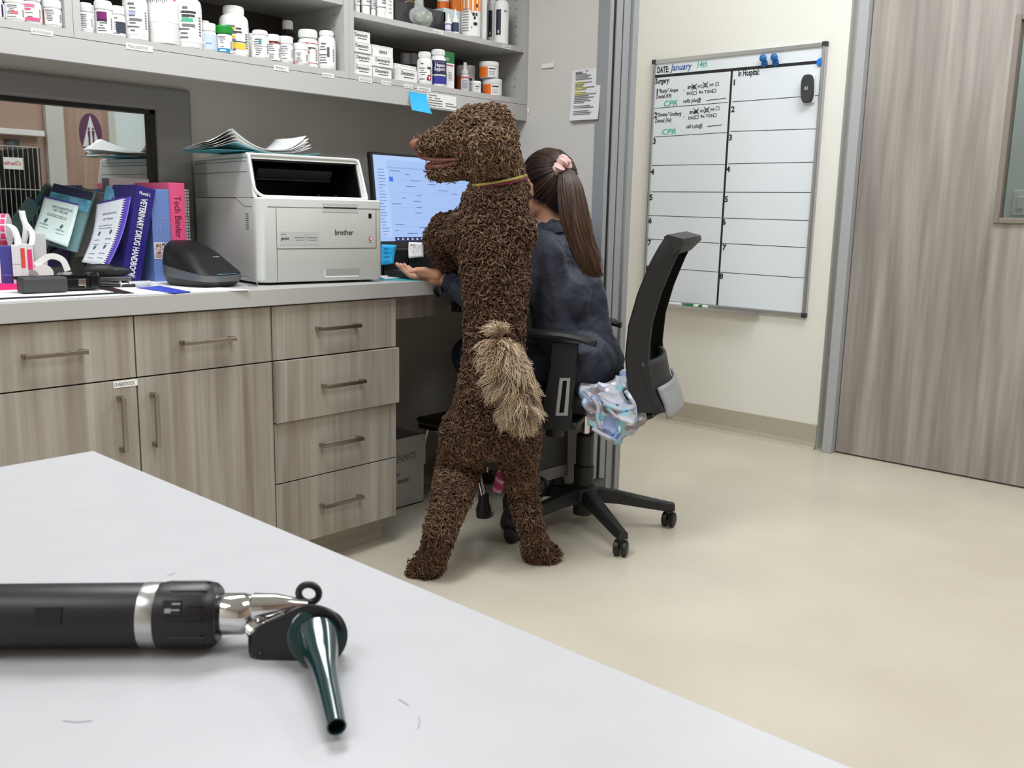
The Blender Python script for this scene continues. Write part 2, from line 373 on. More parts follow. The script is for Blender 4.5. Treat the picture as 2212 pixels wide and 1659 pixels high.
# ================================================================== window over the counter (dark interior glass that mirrors the room)
wf = mat('window_frame_grey', (140,139,135), .5)
gx = 1.499; gz = 1.378
win = thing('window_1', None, None, (0.45, YW, .9)); win['kind'] = 'structure'
f_ = MB().boxr(gx-.035, 1.585, YW-.02, YW+.06, .90, 1.395, .01).boxr(-.68, 1.585, YW-.02, YW+.06, gz-.002, 1.447, .01).boxr(-.68, -.58, YW-.02, YW+.06, .90, 1.38, .01).boxr(-.68, 1.585, YW-.02, YW+.06, .866, .90, .005)
f_.build('window_frame', wf, win, world=True)
MB().boxr(gx-.052, gx-.035, YW-.012, YW+.05, .90, gz-.002).boxr(-.58, gx-.035, YW-.012, YW+.05, gz-.014, gz-.002).build('gasket', mat('black_rubber', (8,8,8), .5), win, world=True)
gl = bpy.data.materials.new('interior_glass'); gl.use_nodes = True; nt = gl.node_tree
for n in list(nt.nodes):
    if n.type == 'BSDF_PRINCIPLED': nt.nodes.remove(n)
out = [n for n in nt.nodes if n.type == 'OUTPUT_MATERIAL'][0]
tr = nt.nodes.new('ShaderNodeBsdfTransparent'); tr.inputs[0].default_value = (.6,.66,.63,1)
go = nt.nodes.new('ShaderNodeBsdfGlossy'); go.inputs['Roughness'].default_value = 0.0; go.inputs[0].default_value = (.93,.95,.94,1)
mx = nt.nodes.new('ShaderNodeMixShader'); mx.inputs[0].default_value = .62
nt.links.new(tr.outputs[0], mx.inputs[1]); nt.links.new(go.outputs[0], mx.inputs[2]); nt.links.new(mx.outputs[0], out.inputs[0])
MB().boxr(-.58, gx-.045, YW+.006, YW+.012, .90, gz-.01).build('pane', gl, win, world=True)
# the room behind that window
struct('wall_next_room', MB().boxr(-1.6, 2.7, 4.5, 4.6, 0, CEIL).boxr(-1.7, -1.6, 2.95, 4.6, 0, CEIL).boxr(2.7, 2.8, 3.05, 4.6, 0, CEIL), mat('next_room_paint', (176,140,126), .8))
struct('ceiling_next_room', MB().boxr(-1.7, 2.8, 2.95, 4.6, CEIL, CEIL+.05), M_wall)
struct('floor_next_room', MB().boxr(-1.7, 2.8, 3.0, 4.6, -.05, 0), M_wall)
t = thing('storage_counter', 'dark green cabinet standing in the room behind the window', 'cabinet', (.5, 4.12, 0))
MB().box((0,.05,.56), (3.9,.5,1.12), .004).build('body', mat('dark_green', (38,52,46), .5), t)
MB().box((0,.05,1.13), (3.94,.56,.03), .004).build('top', mat('dark_green_top', (48,60,54), .4), t)

# ---- what the window glass mirrors: the wall behind the camera, at Y0
def rf(px, py, Y=Y0): p = on(px, py, 1, 2*(YW+.006)-Y); return p.x, p.z
struct('wall_back', MB().boxr(X0, XR+.1, Y0-.1, Y0, 0, CEIL), mat('pinkish_wall_panel', (176,146,132), .6))
x1, _ = rf(132, 260); x2, _ = rf(228, 260)
dd = struct('door_2', MB().boxr(x1, x2, Y0, Y0+.03, 0, 2.1), laminate('rosy_wood_laminate', (178,146,130), (160,128,112), (192,164,148)))
dfm = MB().boxr(x1-.13, x1, Y0, Y0+.05, 0, 2.15, .004).boxr(x2, x2+.05, Y0, Y0+.05, 0, 2.15, .004).boxr(x1-.13, x2+.05, Y0, Y0+.05, 2.15, 2.22, .004)
struct('trim_7', dfm, mat('pale_door_frame', (206,204,196), .5))
sx, sz = rf(192, 289)
t = thing('restroom_sign', 'round purple restroom sign with white triangle, mirrored in the window glass', 'sign', (sx, Y0+.03, sz)); t.scale = (.58, 1, 1)
MB().lathe([(.15,0),(.15,.004)], 40, (0,0,0), (0,1,0)).build('disc', mat('sign_purple', (96,52,92), .5), t)
MB().prism([(-.115,.004,-.10),(.115,.004,-.10),(0,.004,.135)], (0,.004,0)).build('triangle', mat('sign_white', (235,235,235), .5), t)
mb = MB()
for s in (-.028, .028):
    mb.lathe([(.011,0),(.011,.003)], 12, (s,.009,.035), (0,1,0))
    mb.prism([(s-.013,.009,-.02),(s+.013,.009,-.02),(s+.016,.009,.02),(s-.016,.009,.02)], (0,.003,0)).box((s-.006,.0105,-.055), (.009,.003,.07)).box((s+.006,.0105,-.055), (.009,.003,.07))
mb.build('figures', mat('sign_purple', (96,52,92), .5), t)
MB().boxr(-.075, .075, .003, .007, -.175, -.12).build('name_plate', mat('sign_white', (235,235,235), .5), t)
text('RESTROOM', .03, frame((.07,.0075,-.16), (-1,0,0), (0,0,1)), None, t, world=False, bold=.01)
# a white panel board to the right of that door
bx0, _ = rf(241, 260); bx1, bz0 = rf(380, 350); bz1 = rf(300, 235)[1]
t = thing('white_panel_board', 'large white board on the back wall, mirrored in the window glass beside the printer', 'board', ((bx0+bx1)/2, Y0+.001, 1.4))
W_ = bx1-bx0
MB().boxr(-W_/2, W_/2, .0, .02, -.7, bz1-1.4).build('panel', mat('board_bluish_white', (226,238,240), .35), t)
mb = MB().boxr(-W_/2-.02, -W_/2, 0, .03, -.7, bz1-1.4).boxr(W_/2, W_/2+.02, 0, .03, -.7, bz1-1.4).boxr(-W_/2-.02, W_/2+.02, 0, .03, -.72, -.7)
mb.build('rim', M_alu, t)
# cage with a card, and a shelf-like header, at the far left of the reflection
cx0, cz1 = rf(-40, 312, -.9); cx1, _ = rf(80, 312, -.9)
t = thing('wire_cage', 'wire kennel cage mirrored in the window glass at far left', 'cage', ((cx0+cx1)/2, -.9, 0))
W_ = cx1-cx0; mb = MB(); cm = mat('cage_wire', (200,200,196), .3, .8)
n = 11; zt = cz1; zb = .35
for i in range(n+1):
    x = -W_/2+W_*i/n; mb.cyl((x,0,zb), (x,0,zt), .0028 if 0<i<n else .006, n=6)
for k in range(5): mb.cyl((-W_/2,0,zb+(zt-zb)*k/4), (W_/2,0,zb+(zt-zb)*k/4), .005, n=6)
mb.build('door_grille', cm, t)
MB().boxr(-W_/2, W_/2, -.6, -.58, zb, zt).boxr(-W_/2, W_/2, -.6, 0, zb-.02, zb).boxr(-W_/2-.015, -W_/2, -.6, 0, zb, zt).boxr(W_/2, W_/2+.015, -.6, 0, zb, zt).boxr(-W_/2, W_/2, -.6, 0, 0, zb-.02).build('cage_body', mat('cage_dark', (40,42,40), .6), t)
MB().sphere((-.1,-.3,zb+.12), .2, 16, (1.4,.8,.7)).build('blanket', mat('grey_blanket', (150,150,140), .9, bump=(30,.6,.02)), t, smooth=True)
xq, zq = rf(27, 353, -.9)
t2 = thing('cage_card', 'white card with red handwriting clipped on the wire cage, mirrored in the glass', 'card', (xq, -.885, zq))
MB().box((0,0,0), (.12,.003,.075)).build('sheet', M_paper, t2)
text('Charlie', .036, frame((.05,.0025,-.011), (-1,0,0), (0,0,1)), mat('red_ink', (200,40,50), .6), t2, world=False, shear=.3, bold=.01)
xa, za = rf(-20, 283); xb, zb2 = rf(82, 283)
t = thing('wall_shelf', 'white narrow shelf rail on the back wall above the cage, mirrored in the glass', 'shelf', ((xa+xb)/2, Y0, za))
MB().boxr(-(xb-xa)/2, (xb-xa)/2, 0, .12, -.02, .02, .003).build('board', M_white, t)
xa, za = rf(8, 300); xb, zc = rf(50, 440)
t = thing('dark_poster', 'dark blue notice on the back wall behind the cage, mirrored in the glass', 'poster', ((xa+xb)/2, Y0, (za+zc)/2))
MB().boxr(-(xb-xa)/2, (xb-xa)/2, 0, .012, -(za-zc)/2, (za-zc)/2).build('sheet', mat('dark_notice', (50,56,66), .5, noise=(18, .1, (120,126,130), (1,1,1))), t)

# ================================================================== whiteboard
A = on(1413, 131, 0, XR); B = on(1791, 89, 0, XR); D = on(1743, 686, 0, XR)
wy0, wy1, wz1, wz0 = B.y, A.y, A.z, D.z
wb = thing('whiteboard', 'tall aluminium-framed whiteboard with ruled surgery list hung on cream wall', 'whiteboard', (XR, (wy0+wy1)/2, (wz0+wz1)/2))
hw = (wy1-wy0)/2; hh = (wz1-wz0)/2
MB().boxr(-.012, 0, -hw+.005, hw-.005, -hh+.005, hh-.005).build('writing_surface', mat('dry_erase_surface', (228,234,240), .22), wb)
mb = MB()
for s in (-1, 1):
    mb.boxr(-.02, 0, s*hw-s*.022, s*hw, -hh+.02, hh-.02, .003); mb.boxr(-.026, -.019, s*hw-s*.015, s*hw-s*.008, -hh+.02, hh-.02, .001)
    mb.boxr(-.02, 0, -hw+.02, hw-.02, s*hh-s*.022, s*hh, .003)
mb.build('frame', M_alu, wb)
for sy in (-1, 1):
    for sz_ in (-1, 1):
        MB().boxr(-.023, 0, sy*hw-sy*.024, sy*hw+sy*.001, sz_*hh-sz_*.024, sz_*hh+sz_*.001, .004).build('corner_cap', mat('corner_cap_plastic', (48,46,50), .5), wb)
tl = on(1420, 660, 0, XR-.03).y; tr_ = on(1637, 672, 0, XR-.03).y
MB().boxr(-.06, -.018, tr_-wb.location.y, min(hw-.03, tl-wb.location.y), -hh-.006, -hh+.002, .002).boxr(-.062, -.058, tr_-wb.location.y, min(hw-.03, tl-wb.location.y), -hh-.006, -hh+.008).build('tray', M_alu, wb)
xs = XR-.0128
WF = frame((xs, 0, 0), (0,-1,0), (0,0,1))          # x along -Y, y up
def wp(px, py): p = on(px, py, 0, xs); return (-p.y, p.z)
lines = MB()
def ln(a, b, w_): stroke(lines, [wp(*a), wp(*b)], WF, w_)
ln((1418,165), (1778,133), .014); ln((1581,154), (1549,660), .011)
for a, b, c_, d_ in [((1415,234),(1572,221),(1583,220),(1768,206)), ((1413,296),(1570,286),(1578,284),(1764,278)), ((1409,357.5),(1566,355),(1573,354),(1757,350)), ((1407,414.3),(1561,415),(1568,415),(1752,415.5)), ((1402,465.5),(1557,470.5),(1565,471),(1747,476.5)), ((1398,516),(1553,525.5),(1560,525.5),(1741,535)), ((1464,581.4),(1549,587.5),(1556,588),(1739,600.6))]:
    ln(a, b, .0028); ln(c_, d_, .0028)
lines.build('ruled_lines', INK, wb, world=True)
def wt(s, px, py, h_px, width_px=None, m_=None, **k):
    x, y = wp(px, py); x2, y2 = wp(px, py-h_px); size = (y2-y)/.7
    sq = k.pop('squeeze', .6)
    if width_px:
        x3, _ = wp(px+width_px, py); sq = (x3-x)/(len(s)*size*.52)
    return text(s, size, WF @ Matrix.Translation((x, y, .0004)), m_, wb, squeeze=sq, **k)
wt('DATE:', 1419, 158, 13, 24, bold=.028); wt('Surgery:', 1416, 181, 11, 38, bold=.025); wt('In Hospital:', 1594, 165, 13, 63, bold=.025)
for i, (x, y) in enumerate([(1416,204),(1413,255),(1410,311),(1406,377),(1403,432),(1401,482),(1399,530),(1396,585)]): wt(str(i+1), x, y, 12, 7, bold=.03)
for i, (x, y) in enumerate([(1582,184),(1579,242),(1574,303),(1569,371),(1565,436),(1560,485),(1560,540),(1554,602)]): wt(str(i+1), x, y, 12, 8, bold=.03)
blue = mat('blue_marker', (40,90,170), .6); teal = mat('teal_marker', (60,180,160), .6)
wt('January', 1449, 153, 14, 54, blue, shear=.2, bold=.012); wt('14th', 1504, 147, 14, 27, teal, shear=.15, bold=.008)
wt('"Rusty" Anaya', 1422, 201, 8, 50, shear=.2, bold=.015); wt('Dental (K9)', 1417, 213, 8, 40, shear=.1, bold=.015)
wt('BW', 1485, 192, 6, 11, bold=.02); wt('IVC', 1507, 190, 6, 11, bold=.02); wt('IVF', 1532, 187, 6, 11, bold=.02)
wt('-', 1476, 198, 8, bold=.02); wt('DIC', 1483, 205, 6, 13, bold=.02); wt('Rx TGH', 1510, 202, 6, 26, bold=.02)
wt('callz plu@', 1475, 222, 8, 48, shear=.15, bold=.015)
wt('CPR', 1432, 230, 12, 26, teal, shear=.2, bold=.01)
wt('"Smokey" Sundberg', 1419, 252, 8, 58, shear=.2, bold=.015); wt('Dental (Fel)', 1415, 265, 8, 46, shear=.1, bold=.015)
wt('BW', 1489, 246, 6, 11, bold=.02); wt('IVC', 1512, 243, 6, 11, bold=.02); wt('IVF', 1534, 240, 6, 11, bold=.02)
wt('-', 1476, 255, 8, bold=.02); wt('DIC', 1486, 258, 6, 14, bold=.02); wt('Rx TGH', 1513, 254, 6, 26, bold=.02)
wt('call z plu@', 1482, 277, 8, 44, shear=.15, bold=.015)
wt('CPR', 1428, 291, 12, 27, teal, shear=.2, bold=.01)
mb = MB()
def bxm(x, y, r=3.6, cross=False):
    pts = [(x-r,y+r),(x-r+1,y-r),(x+r,y-r),(x+r,y+r-1),(x-r,y+r)]
    stroke(mb, [wp(*p) for p in pts], WF @ Matrix.Translation((0,0,.0006)), .0022)
    if cross:
        stroke(mb, [wp(x-r-2,y-r-3), wp(x+r+2,y+r+2)], WF @ Matrix.Translation((0,0,.0006)), .003); stroke(mb, [wp(x+r+2,y-r-4), wp(x-r-2,y+r+3)], WF @ Matrix.Translation((0,0,.0006)), .003)
for a in [(1500,188,3.6,True),(1524,184,3.6,True),(1549,182),(1501,201),(1543,196),(1504,241,3.6,True),(1527,238,3.6,True),(1550,234),(1505,253),(1544,249)]: bxm(*a)
stroke(mb, [wp(1526,217), wp(1568,212)], WF @ Matrix.Translation((0,0,.0006)), .003); stroke(mb, [wp(1528,273), wp(1559,270)], WF @ Matrix.Translation((0,0,.0006)), .003)
mb.build('check_boxes', INK, wb, world=True)['kind'] = 'stuff'
# things on the whiteboard
bl = mat('blue_magnet_plastic', (28,100,168), .4)
for (px, lab) in [(1651, 'left blue push-pin magnet standing above the black whiteboard line'), (1675, 'right blue push-pin magnet standing above the black whiteboard line')]:
    p = on(px, 128-(px-1651)*.08, 0, XR-.02)
    t = thing('magnet', lab, 'magnet', (XR-.0125, p.y, p.z), group='blue push-pin magnets')
    MB().lathe([(.006,0),(.006,.012),(.016,.016),(.0175,.024),(.013,.030),(.004,.033)], 16, (0,0,.004), (-1,0,0)).build('knob', bl, t, smooth=True)
    MB().lathe([(.016,0),(.017,.004),(.012,.006)], 16, (0,0,-.018), (-1,0,0)).box((-.006,0,-.018), (.012,.03,.010), .003).build('foot', bl, t, smooth=True)
p = on(1772, 134, 0, XR-.015)
t = thing('magnet', 'round flat bright blue magnet at the right end of the black line', 'magnet', (XR-.0125, p.y, p.z))
MB().lathe([(.018,0),(.018,.005),(.015,.009),(.001,.010)], 24, (0,0,0), (-1,0,0)).build('disc', mat('bright_blue_magnet', (30,120,215), .35), t, smooth=True)
p = on(1745, 192, 0, XR-.03)
t = thing('board_eraser', 'dark grey rounded magnetic eraser stuck on the whiteboard right column', 'eraser', (XR-.0135, p.y, p.z), rot=(math.radians(-3),0,0))
MB().box((-.006,0,0), (.012,.060,.128), .005).build('felt', mat('eraser_white', (225,225,225), .8), t, smooth=True)
MB().box((-.022,0,0), (.022,.058,.126), .0, M=None).build('tmp', M_black, t) if False else None
e = MB()
prof = [( .029*math.copysign(min(1,abs(math.cos(a_))**.6),math.cos(a_)), .063*math.copysign(min(1,abs(math.sin(a_))**.75),math.sin(a_))) for a_ in [2*PI*k/32 for k in range(32)]]
for k_, (sc_, x_) in enumerate([(1,-.012),(1,-.028),(.93,-.033)]): e.v += [(x_, a_*sc_, b_*sc_) for a_, b_ in prof]
for i in range(2):
    e.f += [(i*32+k, i*32+(k+1)%32, (i+1)*32+(k+1)%32, (i+1)*32+k) for k in range(32)]
e.f += [tuple(range(64,96))]; e.mi = [0]*len(e.f)
e.build('grip', mat('eraser_grey', (52,54,56), .45), t, smooth=True)
mk = mat('eraser_mark', (170,175,178), .4)
text('EXPO', .012, frame((-.0335,.006,-.012), (0,0,1), (0,1,0)), mk, t, world=False, bold=.02) if False else MB().box((-.0335,0,-.004), (.001,.016,.003)).box((-.0335,.004,.003), (.001,.008,.010)).box((-.0335,-.006,.003), (.001,.003,.012)).build('emblem', mk, t)
def marker(px0, px1, py0, py1, cols, lab):
    a = on(px0, py0, 0, XR-.035); b_ = on(px1, py1, 0, XR-.035); zc_ = wz0+.0095
    yc = (a.y+b_.y)/2; Lh = abs(a.y-b_.y)/2
    t = thing('marker', lab, 'marker', (XR-.038, yc, zc_))
    MB().lathe([(.0078,-Lh*.75),(.0085,-Lh*.7),(.0085,Lh*.35),(.0078,Lh*.42)], 14, (0,0,0), (0,1,0)).build('barrel', mat(cols[0]+'_barrel', cols[1], .4), t, smooth=True)
    MB().lathe([(.009,-Lh),(.0095,-Lh+.003),(.0092,-Lh*.6)], 14, (0,0,0), (0,1,0)).build('end_plug', M_white, t, smooth=True)
    MB().lathe([(.0098,Lh*.3),(.0098,Lh*.98),(.008,Lh)], 14, (0,0,0), (0,1,0)).build('cap', mat(cols[2]+'_cap', cols[3], .4), t, smooth=True)
    MB().lathe([(.0088,-Lh*.25),(.0088,Lh*.2)], 14, (0,0,0), (0,1,0)).build('label_band', M_white, t, smooth=True)
marker(1420, 1472, 655, 659, ('white',(235,235,235),'black',(20,20,20)), 'white dry-erase marker with black cap on the whiteboard tray, behind the chair back')
marker(1481, 1529, 658, 663, ('green',(20,120,60),'green',(20,120,60)), 'green dry-erase marker on the whiteboard tray')
# scuffs on the wall are part of its wear
sc_ = mat('wall_scuff', (196,192,180), .8, alpha=.5)
# papers on the end wall
def wall_sheet(x0, y0, x1, y1, X, lab, name='paper_notice', cat='paper', th=.0012):
    a = on(x0, y0, 0, X-.001); b_ = on(x1, y1, 0, X-.001)
    t = thing(name, lab, cat, (X-.001, (a.y+b_.y)/2, (a.z+b_.z)/2))
    return t, abs(a.y-b_.y)/2, abs(a.z-b_.z)/2
t, hy, hz = wall_sheet(1242, 152, 1296, 258, XS, 'printed notice with yellow highlighted lines taped to end wall')
for k in (1, 0):
    MB().grid(lambda u, v: (-.0015-.002*(1-k)-.010*(1-v)**2*(1+.5*u)*(1-.4*k), (u-.5)*2*hy+k*.012, (v-.5)*2*hz*(.97 if k else 1)), 8, 10).build('sheet', mat('notice_paper', (226,226,224), .7), t, solid=.0006)
def nx(v, u=.5): return -.0055-.010*(1-v)**2*(1+.5*u)
mb = MB(); hl = MB(); rr = random.Random(3)
for i in range(26):
    v = .94-i*.033
    if i in (5, 11, 19, 22): continue
    wd = rr.uniform(.35,.95) if i > 0 else .3
    y_a = hy*.86; z_ = (v-.5)*2*hz
    tgt = hl if i in (6,7,9,10,12,13) else None
    mb.box((nx(v)-.0006, y_a-wd*hy*.86, z_), (.0004, wd*hy*1.7, .0026 if i else .006))
    if tgt is not None: hl.box((nx(v)-.0003, y_a-wd*hy*.5, z_), (.0004, wd*hy, .0075))
mb.build('printed_lines', mat('grey_print', (120,118,122), .7), t); hl.build('highlights', mat('highlighter', (224,222,120), .7), t)
MB().sphere((-.008,0,hz*.98), .006, 10).build('pin', mat('clear_pin', (230,230,230), .2), t, smooth=True)
t, hy, hz = wall_sheet(1172, 139, 1197, 146, XS, 'small white adhesive strip stuck on the end wall', 'adhesive_strip', 'strip')
MB().box((-.003,0,0), (.006, hy*2, hz*2), .002).build('strip', M_white, t)
# jar with tools on the counter behind the person is added with the counter things
# ================================================================== base cabinets and worktop
CT = .865; YF = 2.245; ZB = .097
def pull(parent, a, b, name='handle', d=.030, w=.011, mat_=None):
    """bar pull between front-plane points a and b (world)"""
    a, b = Vector(a), Vector(b); u = (b-a).normalized(); mb = MB()
    F = frame((a+b)/2, u, (0,1,0)); Lh = (b-a).length/2     # x along, y into the drawer
    mb.box((0,-d+.005,0), (2*Lh,.009,w), .0012, F)
    for s in (-1, 1): mb.box((s*(Lh-.006),-d/2+.004,0), (.012,d,w), .0012, F)
    return mb.build(name, mat_ or M_nickel, parent, world=True)
def base_cab(x0, x1, label, drawers, doors, handles):
    t = thing('base_cabinet', label, 'cabinet', ((x0+x1)/2, 2.55, 0))
    mb = MB().boxr(x0, x0+.018, YF+.020, YW-.002, ZB, CT-.048).boxr(x1-.018, x1, YF+.020, YW-.002, ZB, CT-.048).boxr(x0+.018, x1-.018, YF+.022, YW-.002, ZB, ZB+.018).boxr(x0+.018, x1-.018, YW-.02, YW-.002, ZB, CT-.048).boxr(x0+.018, x1-.018, YF+.024, YF+.06, CT-.07, CT-.05)
    mb.build('body', M_laml, t, world=True)
    MB().boxr(x0+.018, x1-.018, YF+.021, YF+.024, ZB+.018, CT-.05).build('front_shadow_board', M_dark, t, world=True)
    MB().boxr(x0, x1, YF+.075, YF+.085, 0, ZB).build('toe_kick', mat('kick_grey', (170,165,152), .5), t, world=True)
    g = .0018
    for (name, a0, a1, z0, z1, dy) in drawers+doors:
        o = MB().boxr(a0+g, a1-g, YF-dy, YF+.018-dy, z0+g, z1-g, .001).build(name, M_laml, t, world=True)
        for (hn, ha, hb, fz) in handles:
            mx_, mz_ = (ha[0]+hb[0])/2, (ha[2]+hb[2])/2
            if a0 < mx_ < a1 and z0 < mz_ < z1: pull(o, Vector(ha)-Vector((0,dy,0)), Vector(hb)-Vector((0,dy,0)))
    return t
def hp(px, py): p = on(px, py, 1, YF-.03); return (p.x, YF, p.z)
def hh_(p0, p1, vert=False):
    a, b = hp(*p0), hp(*p1)
    if vert: x = (a[0]+b[0])/2; return ('h', (x, YF, a[2]), (x, YF, b[2]), 0)
    z = (a[2]+b[2])/2; return ('h', (a[0], YF, z), (b[0], YF, z), 0)
XA, XB, XC, XD = .68, 1.077, 1.474, 1.933
Z1, Z2, Z3 = .659, .4775, .296
H1 = [hh_((56,771),(193,763)), hh_((400,741),(513,734)), hh_((270,858),(273,980),True), hh_((342,850),(343,968),True)]
ca = base_cab(XA, XC, 'two-door base cabinet with two top drawers in grey woodgrain laminate', [('drawer', XA, XB, Z1, CT-.049, 0), ('drawer', XB, XC, Z1, CT-.049, 0)], [('door', XA, XB, ZB, Z1, 0), ('door', XB, XC, ZB, Z1, 0)], H1)
H2 = [hh_((694,711),(783,704)), hh_((701,833),(788,825)), hh_((702,964),(788,949)), hh_((703,1096),(789,1076))]
cb = base_cab(XC, XD, 'four-drawer base cabinet in grey woodgrain laminate beside the knee space, second drawer slightly open', [('drawer', XC, XD, Z1, CT-.049, 0), ('drawer', XC, XD+.004, Z2, Z1, .012), ('drawer', XC, XD, Z3, Z2, 0), ('drawer', XC, XD, ZB, Z3, 0)], [], H2)
cc = base_cab(-.11, XA, 'leftmost grey woodgrain base cabinet, beyond the left edge of the picture', [('drawer', -.11, XA, Z1, CT-.049, 0)], [('door', -.11, .285, ZB, Z1, 0), ('door', .285, XA, ZB, Z1, 0)], [('h', (.2,YF,.74), (.36,YF,.74), 0)])
# overstock label
p = on(271, 828.5, 1, YF)
t = thing('shelf_label', 'white OVERSTOCK label strip on the left cabinet door', 'label', (p.x, YF-.0006, p.z))
MB().box((0,0,0), (.062,.001,.0165)).build('strip', M_paper, t)
text('OVERSTOCK', .0125, frame((-.029,-.0008,-.0045), (1,0,0), (0,0,1)), None, t, world=False, squeeze=.72)
# worktop
wt_ = thing('worktop', 'long grey laminate worktop carrying the printer, monitor and books', 'counter', (.6, 2.54, CT))
MB().boxr(-.2, XS-.001, YF-.012, YW-.001, CT-.047, CT, .002).build('slab', M_counter, wt_, world=True)
kp = thing('apron_panel', 'short woodgrain apron panel under the worktop above the knee space', 'panel', (2.1, 2.28, .78))
xe = on(937, 680, 1, 2.28).x
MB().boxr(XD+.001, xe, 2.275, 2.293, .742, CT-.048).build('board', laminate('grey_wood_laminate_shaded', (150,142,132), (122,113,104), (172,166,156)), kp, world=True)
MB().boxr(xe+.001, XS-.002, 2.275, 2.293, .772, CT-.048).build('rail', mat('rail_grey', (120,118,112), .6), kp, world=True)
kb = thing('keyboard_tray', 'black keyboard tray bracket under the worktop behind the dog', 'tray', (2.3, 2.29, .76))
MB().boxr(xe+.07, 2.7, 2.235, 2.27, .752, .775, .004).boxr(xe+.065, xe+.075, 2.24, 2.262, .755, .785).build('bracket', M_black, kb, world=True)

# ================================================================== wall cabinets
YU = 2.5; ZU0, ZU1, ZS, ZT = 1.441, 1.501, 1.520, 2.36
XU = [.15, 1.083, 1.957, XS-.001]
zb_sh = on(739, 10, 1, YU).z
labels = ['open grey wall cabinet at the upper left corner holding antifungal bottles', 'open grey wall cabinet in the middle, bottom shelf filled with white pill bottles', 'open grey wall cabinet at the right with boxes and supplements on two shelves']
hole = mat('pin_hole', (60,58,56), .8)
for i in range(3):
    x0, x1 = XU[i]+.0006, XU[i+1]-.0006
    t = thing('wall_cabinet', labels[i], 'cabinet', ((x0+x1)/2, YU, ZU1))
    MB().boxr(x0, x0+.019, YU, YW-.003, ZU1, ZT).build('side_panel', M_cab, t, world=True)
    MB().boxr(x1-.019, x1, YU, YW-.003, ZU1, ZT).build('side_panel', M_cab, t, world=True)
    MB().boxr(x0+.019, x1-.019, YU, YW-.003, ZU1, ZS).build('bottom_panel', M_cab, t, world=True)
    MB().boxr(x0+.019, x1-.019, YU, YW-.003, ZT-.019, ZT).build('top_panel', M_cab, t, world=True)
    MB().boxr(x0+.019, x1-.019, YW-.012, YW-.003, ZS, ZT-.019).build('back_panel', mat('cabinet_back_shaded', (74,68,64), .6), t, world=True)  # back panel darkened: shade inside the open cabinet put into its colour
    zz = [zb_sh if i < 2 else 1.693]
    for z in zz+[zz[0]+.30]: MB().boxr(x0+.0195, x1-.0195, YU+.004, YW-.014, z, z+.019, .001).build('shelf', M_cab, t, world=True)
    mb = MB()
    for k in range(13):
        z = ZS+.05+k*.032
        if abs(z-zz[0]) < .02: continue
        for y in (YU+.05, YW-.07):
            mb.lathe([(.0025,0),(.0025,.0006)], 8, (x1-.019,y,z), (-1,0,0))
    o = mb.build('pin_holes', hole, t, world=True); o['kind'] = 'stuff'
t = thing('light_rail', 'continuous grey fascia board under the open wall cabinets', 'fascia board', (1.4, YU, ZU0))
MB().boxr(XU[0], XU[3], YU, YU+.019, ZU0, ZU1-.0015).build('board', M_cab, t, world=True)
MB().boxr(XU[0], XU[3]-.02, YU+.0195, YU+.075, ZU1-.022, ZU1-.002).build('rail', M_cab, t, world=True)
t = thing('paint_drip', 'tiny white filler blob on the edge where cabinet meets end wall', 'filler', on(1141, 240, 0, XS-.003))
MB().sphere((0,0,0), .006, 10, (.5,.8,2)).build('blob', M_white, t, smooth=True)

# shelf-edge labels
def edge_label(s, px0, px1, py0, py1, lab, Y=YU, zc=None):
    a = on(px0, (py0+py1)/2, 1, Y); b_ = on(px1, (py0+py1)/2, 1, Y); c_ = on((px0+px1)/2, (py0+py1)/2, 1, Y)
    z = zc if zc else c_.z; w_ = b_.x-a.x; h_ = min(.016, (py1-py0)*.78*m_per_px(c_))
    t = thing('shelf_label', lab, 'label', (c_.x, Y-.001, z))
    MB().box((0,0,0), (w_,.001,h_)).build('strip', M_paper, t)
    text(s, h_*.72, frame((-w_*.44,-.0008,-h_*.26), (1,0,0), (0,0,1)), mat('label_print', (90,90,92), .6), t, world=False, squeeze=w_*.88/(len(s)*h_*.72*.62))
zl = ZU1-.001
edge_label('ANTIFUNGAL', 67, 114, 62, 76, 'white ANTIFUNGAL label on the shelf edge at upper left', zc=1.502)
edge_label('TRANQ/SEDITIVES', 272, 329, 88, 104, 'white TRANQ/SEDITIVES label on the shelf edge under the big white bottles', zc=1.500)
edge_label('TEMARIL-P', 591, 623, 136, 149, 'white TEMARIL-P label on the middle shelf edge', zc=1.501)
edge_label('STEROIDS', 696, 721, 153, 164, 'white STEROIDS label at the right end of the middle shelf edge', zc=1.501)
edge_label('SM DOG/CAT', 775, 803, 165, 177, 'white SM DOG/CAT label under the stacked white boxes', zc=1.504)
edge_label('MED DOG', 824, 845, 173, 184, 'white MED DOG label on the shelf edge', zc=1.504)
edge_label('LRG DOG', 873, 892, 182, 192, 'white LRG DOG label on the shelf edge', zc=1.504)
edge_label('SUPPLEMENTS', 901, 930, 186, 197, 'white SUPPLEMENTS label on the shelf edge', zc=1.502)
edge_label('AURAL KA', 936, 956, 67, 76, 'small white label on the upper right shelf edge left of the dropper bottles', YU+.004, 1.702)
edge_label('SHAMPOO', 1085, 1103, 97, 106, 'small white label at the right end of the upper right shelf edge', YU+.004, 1.700)
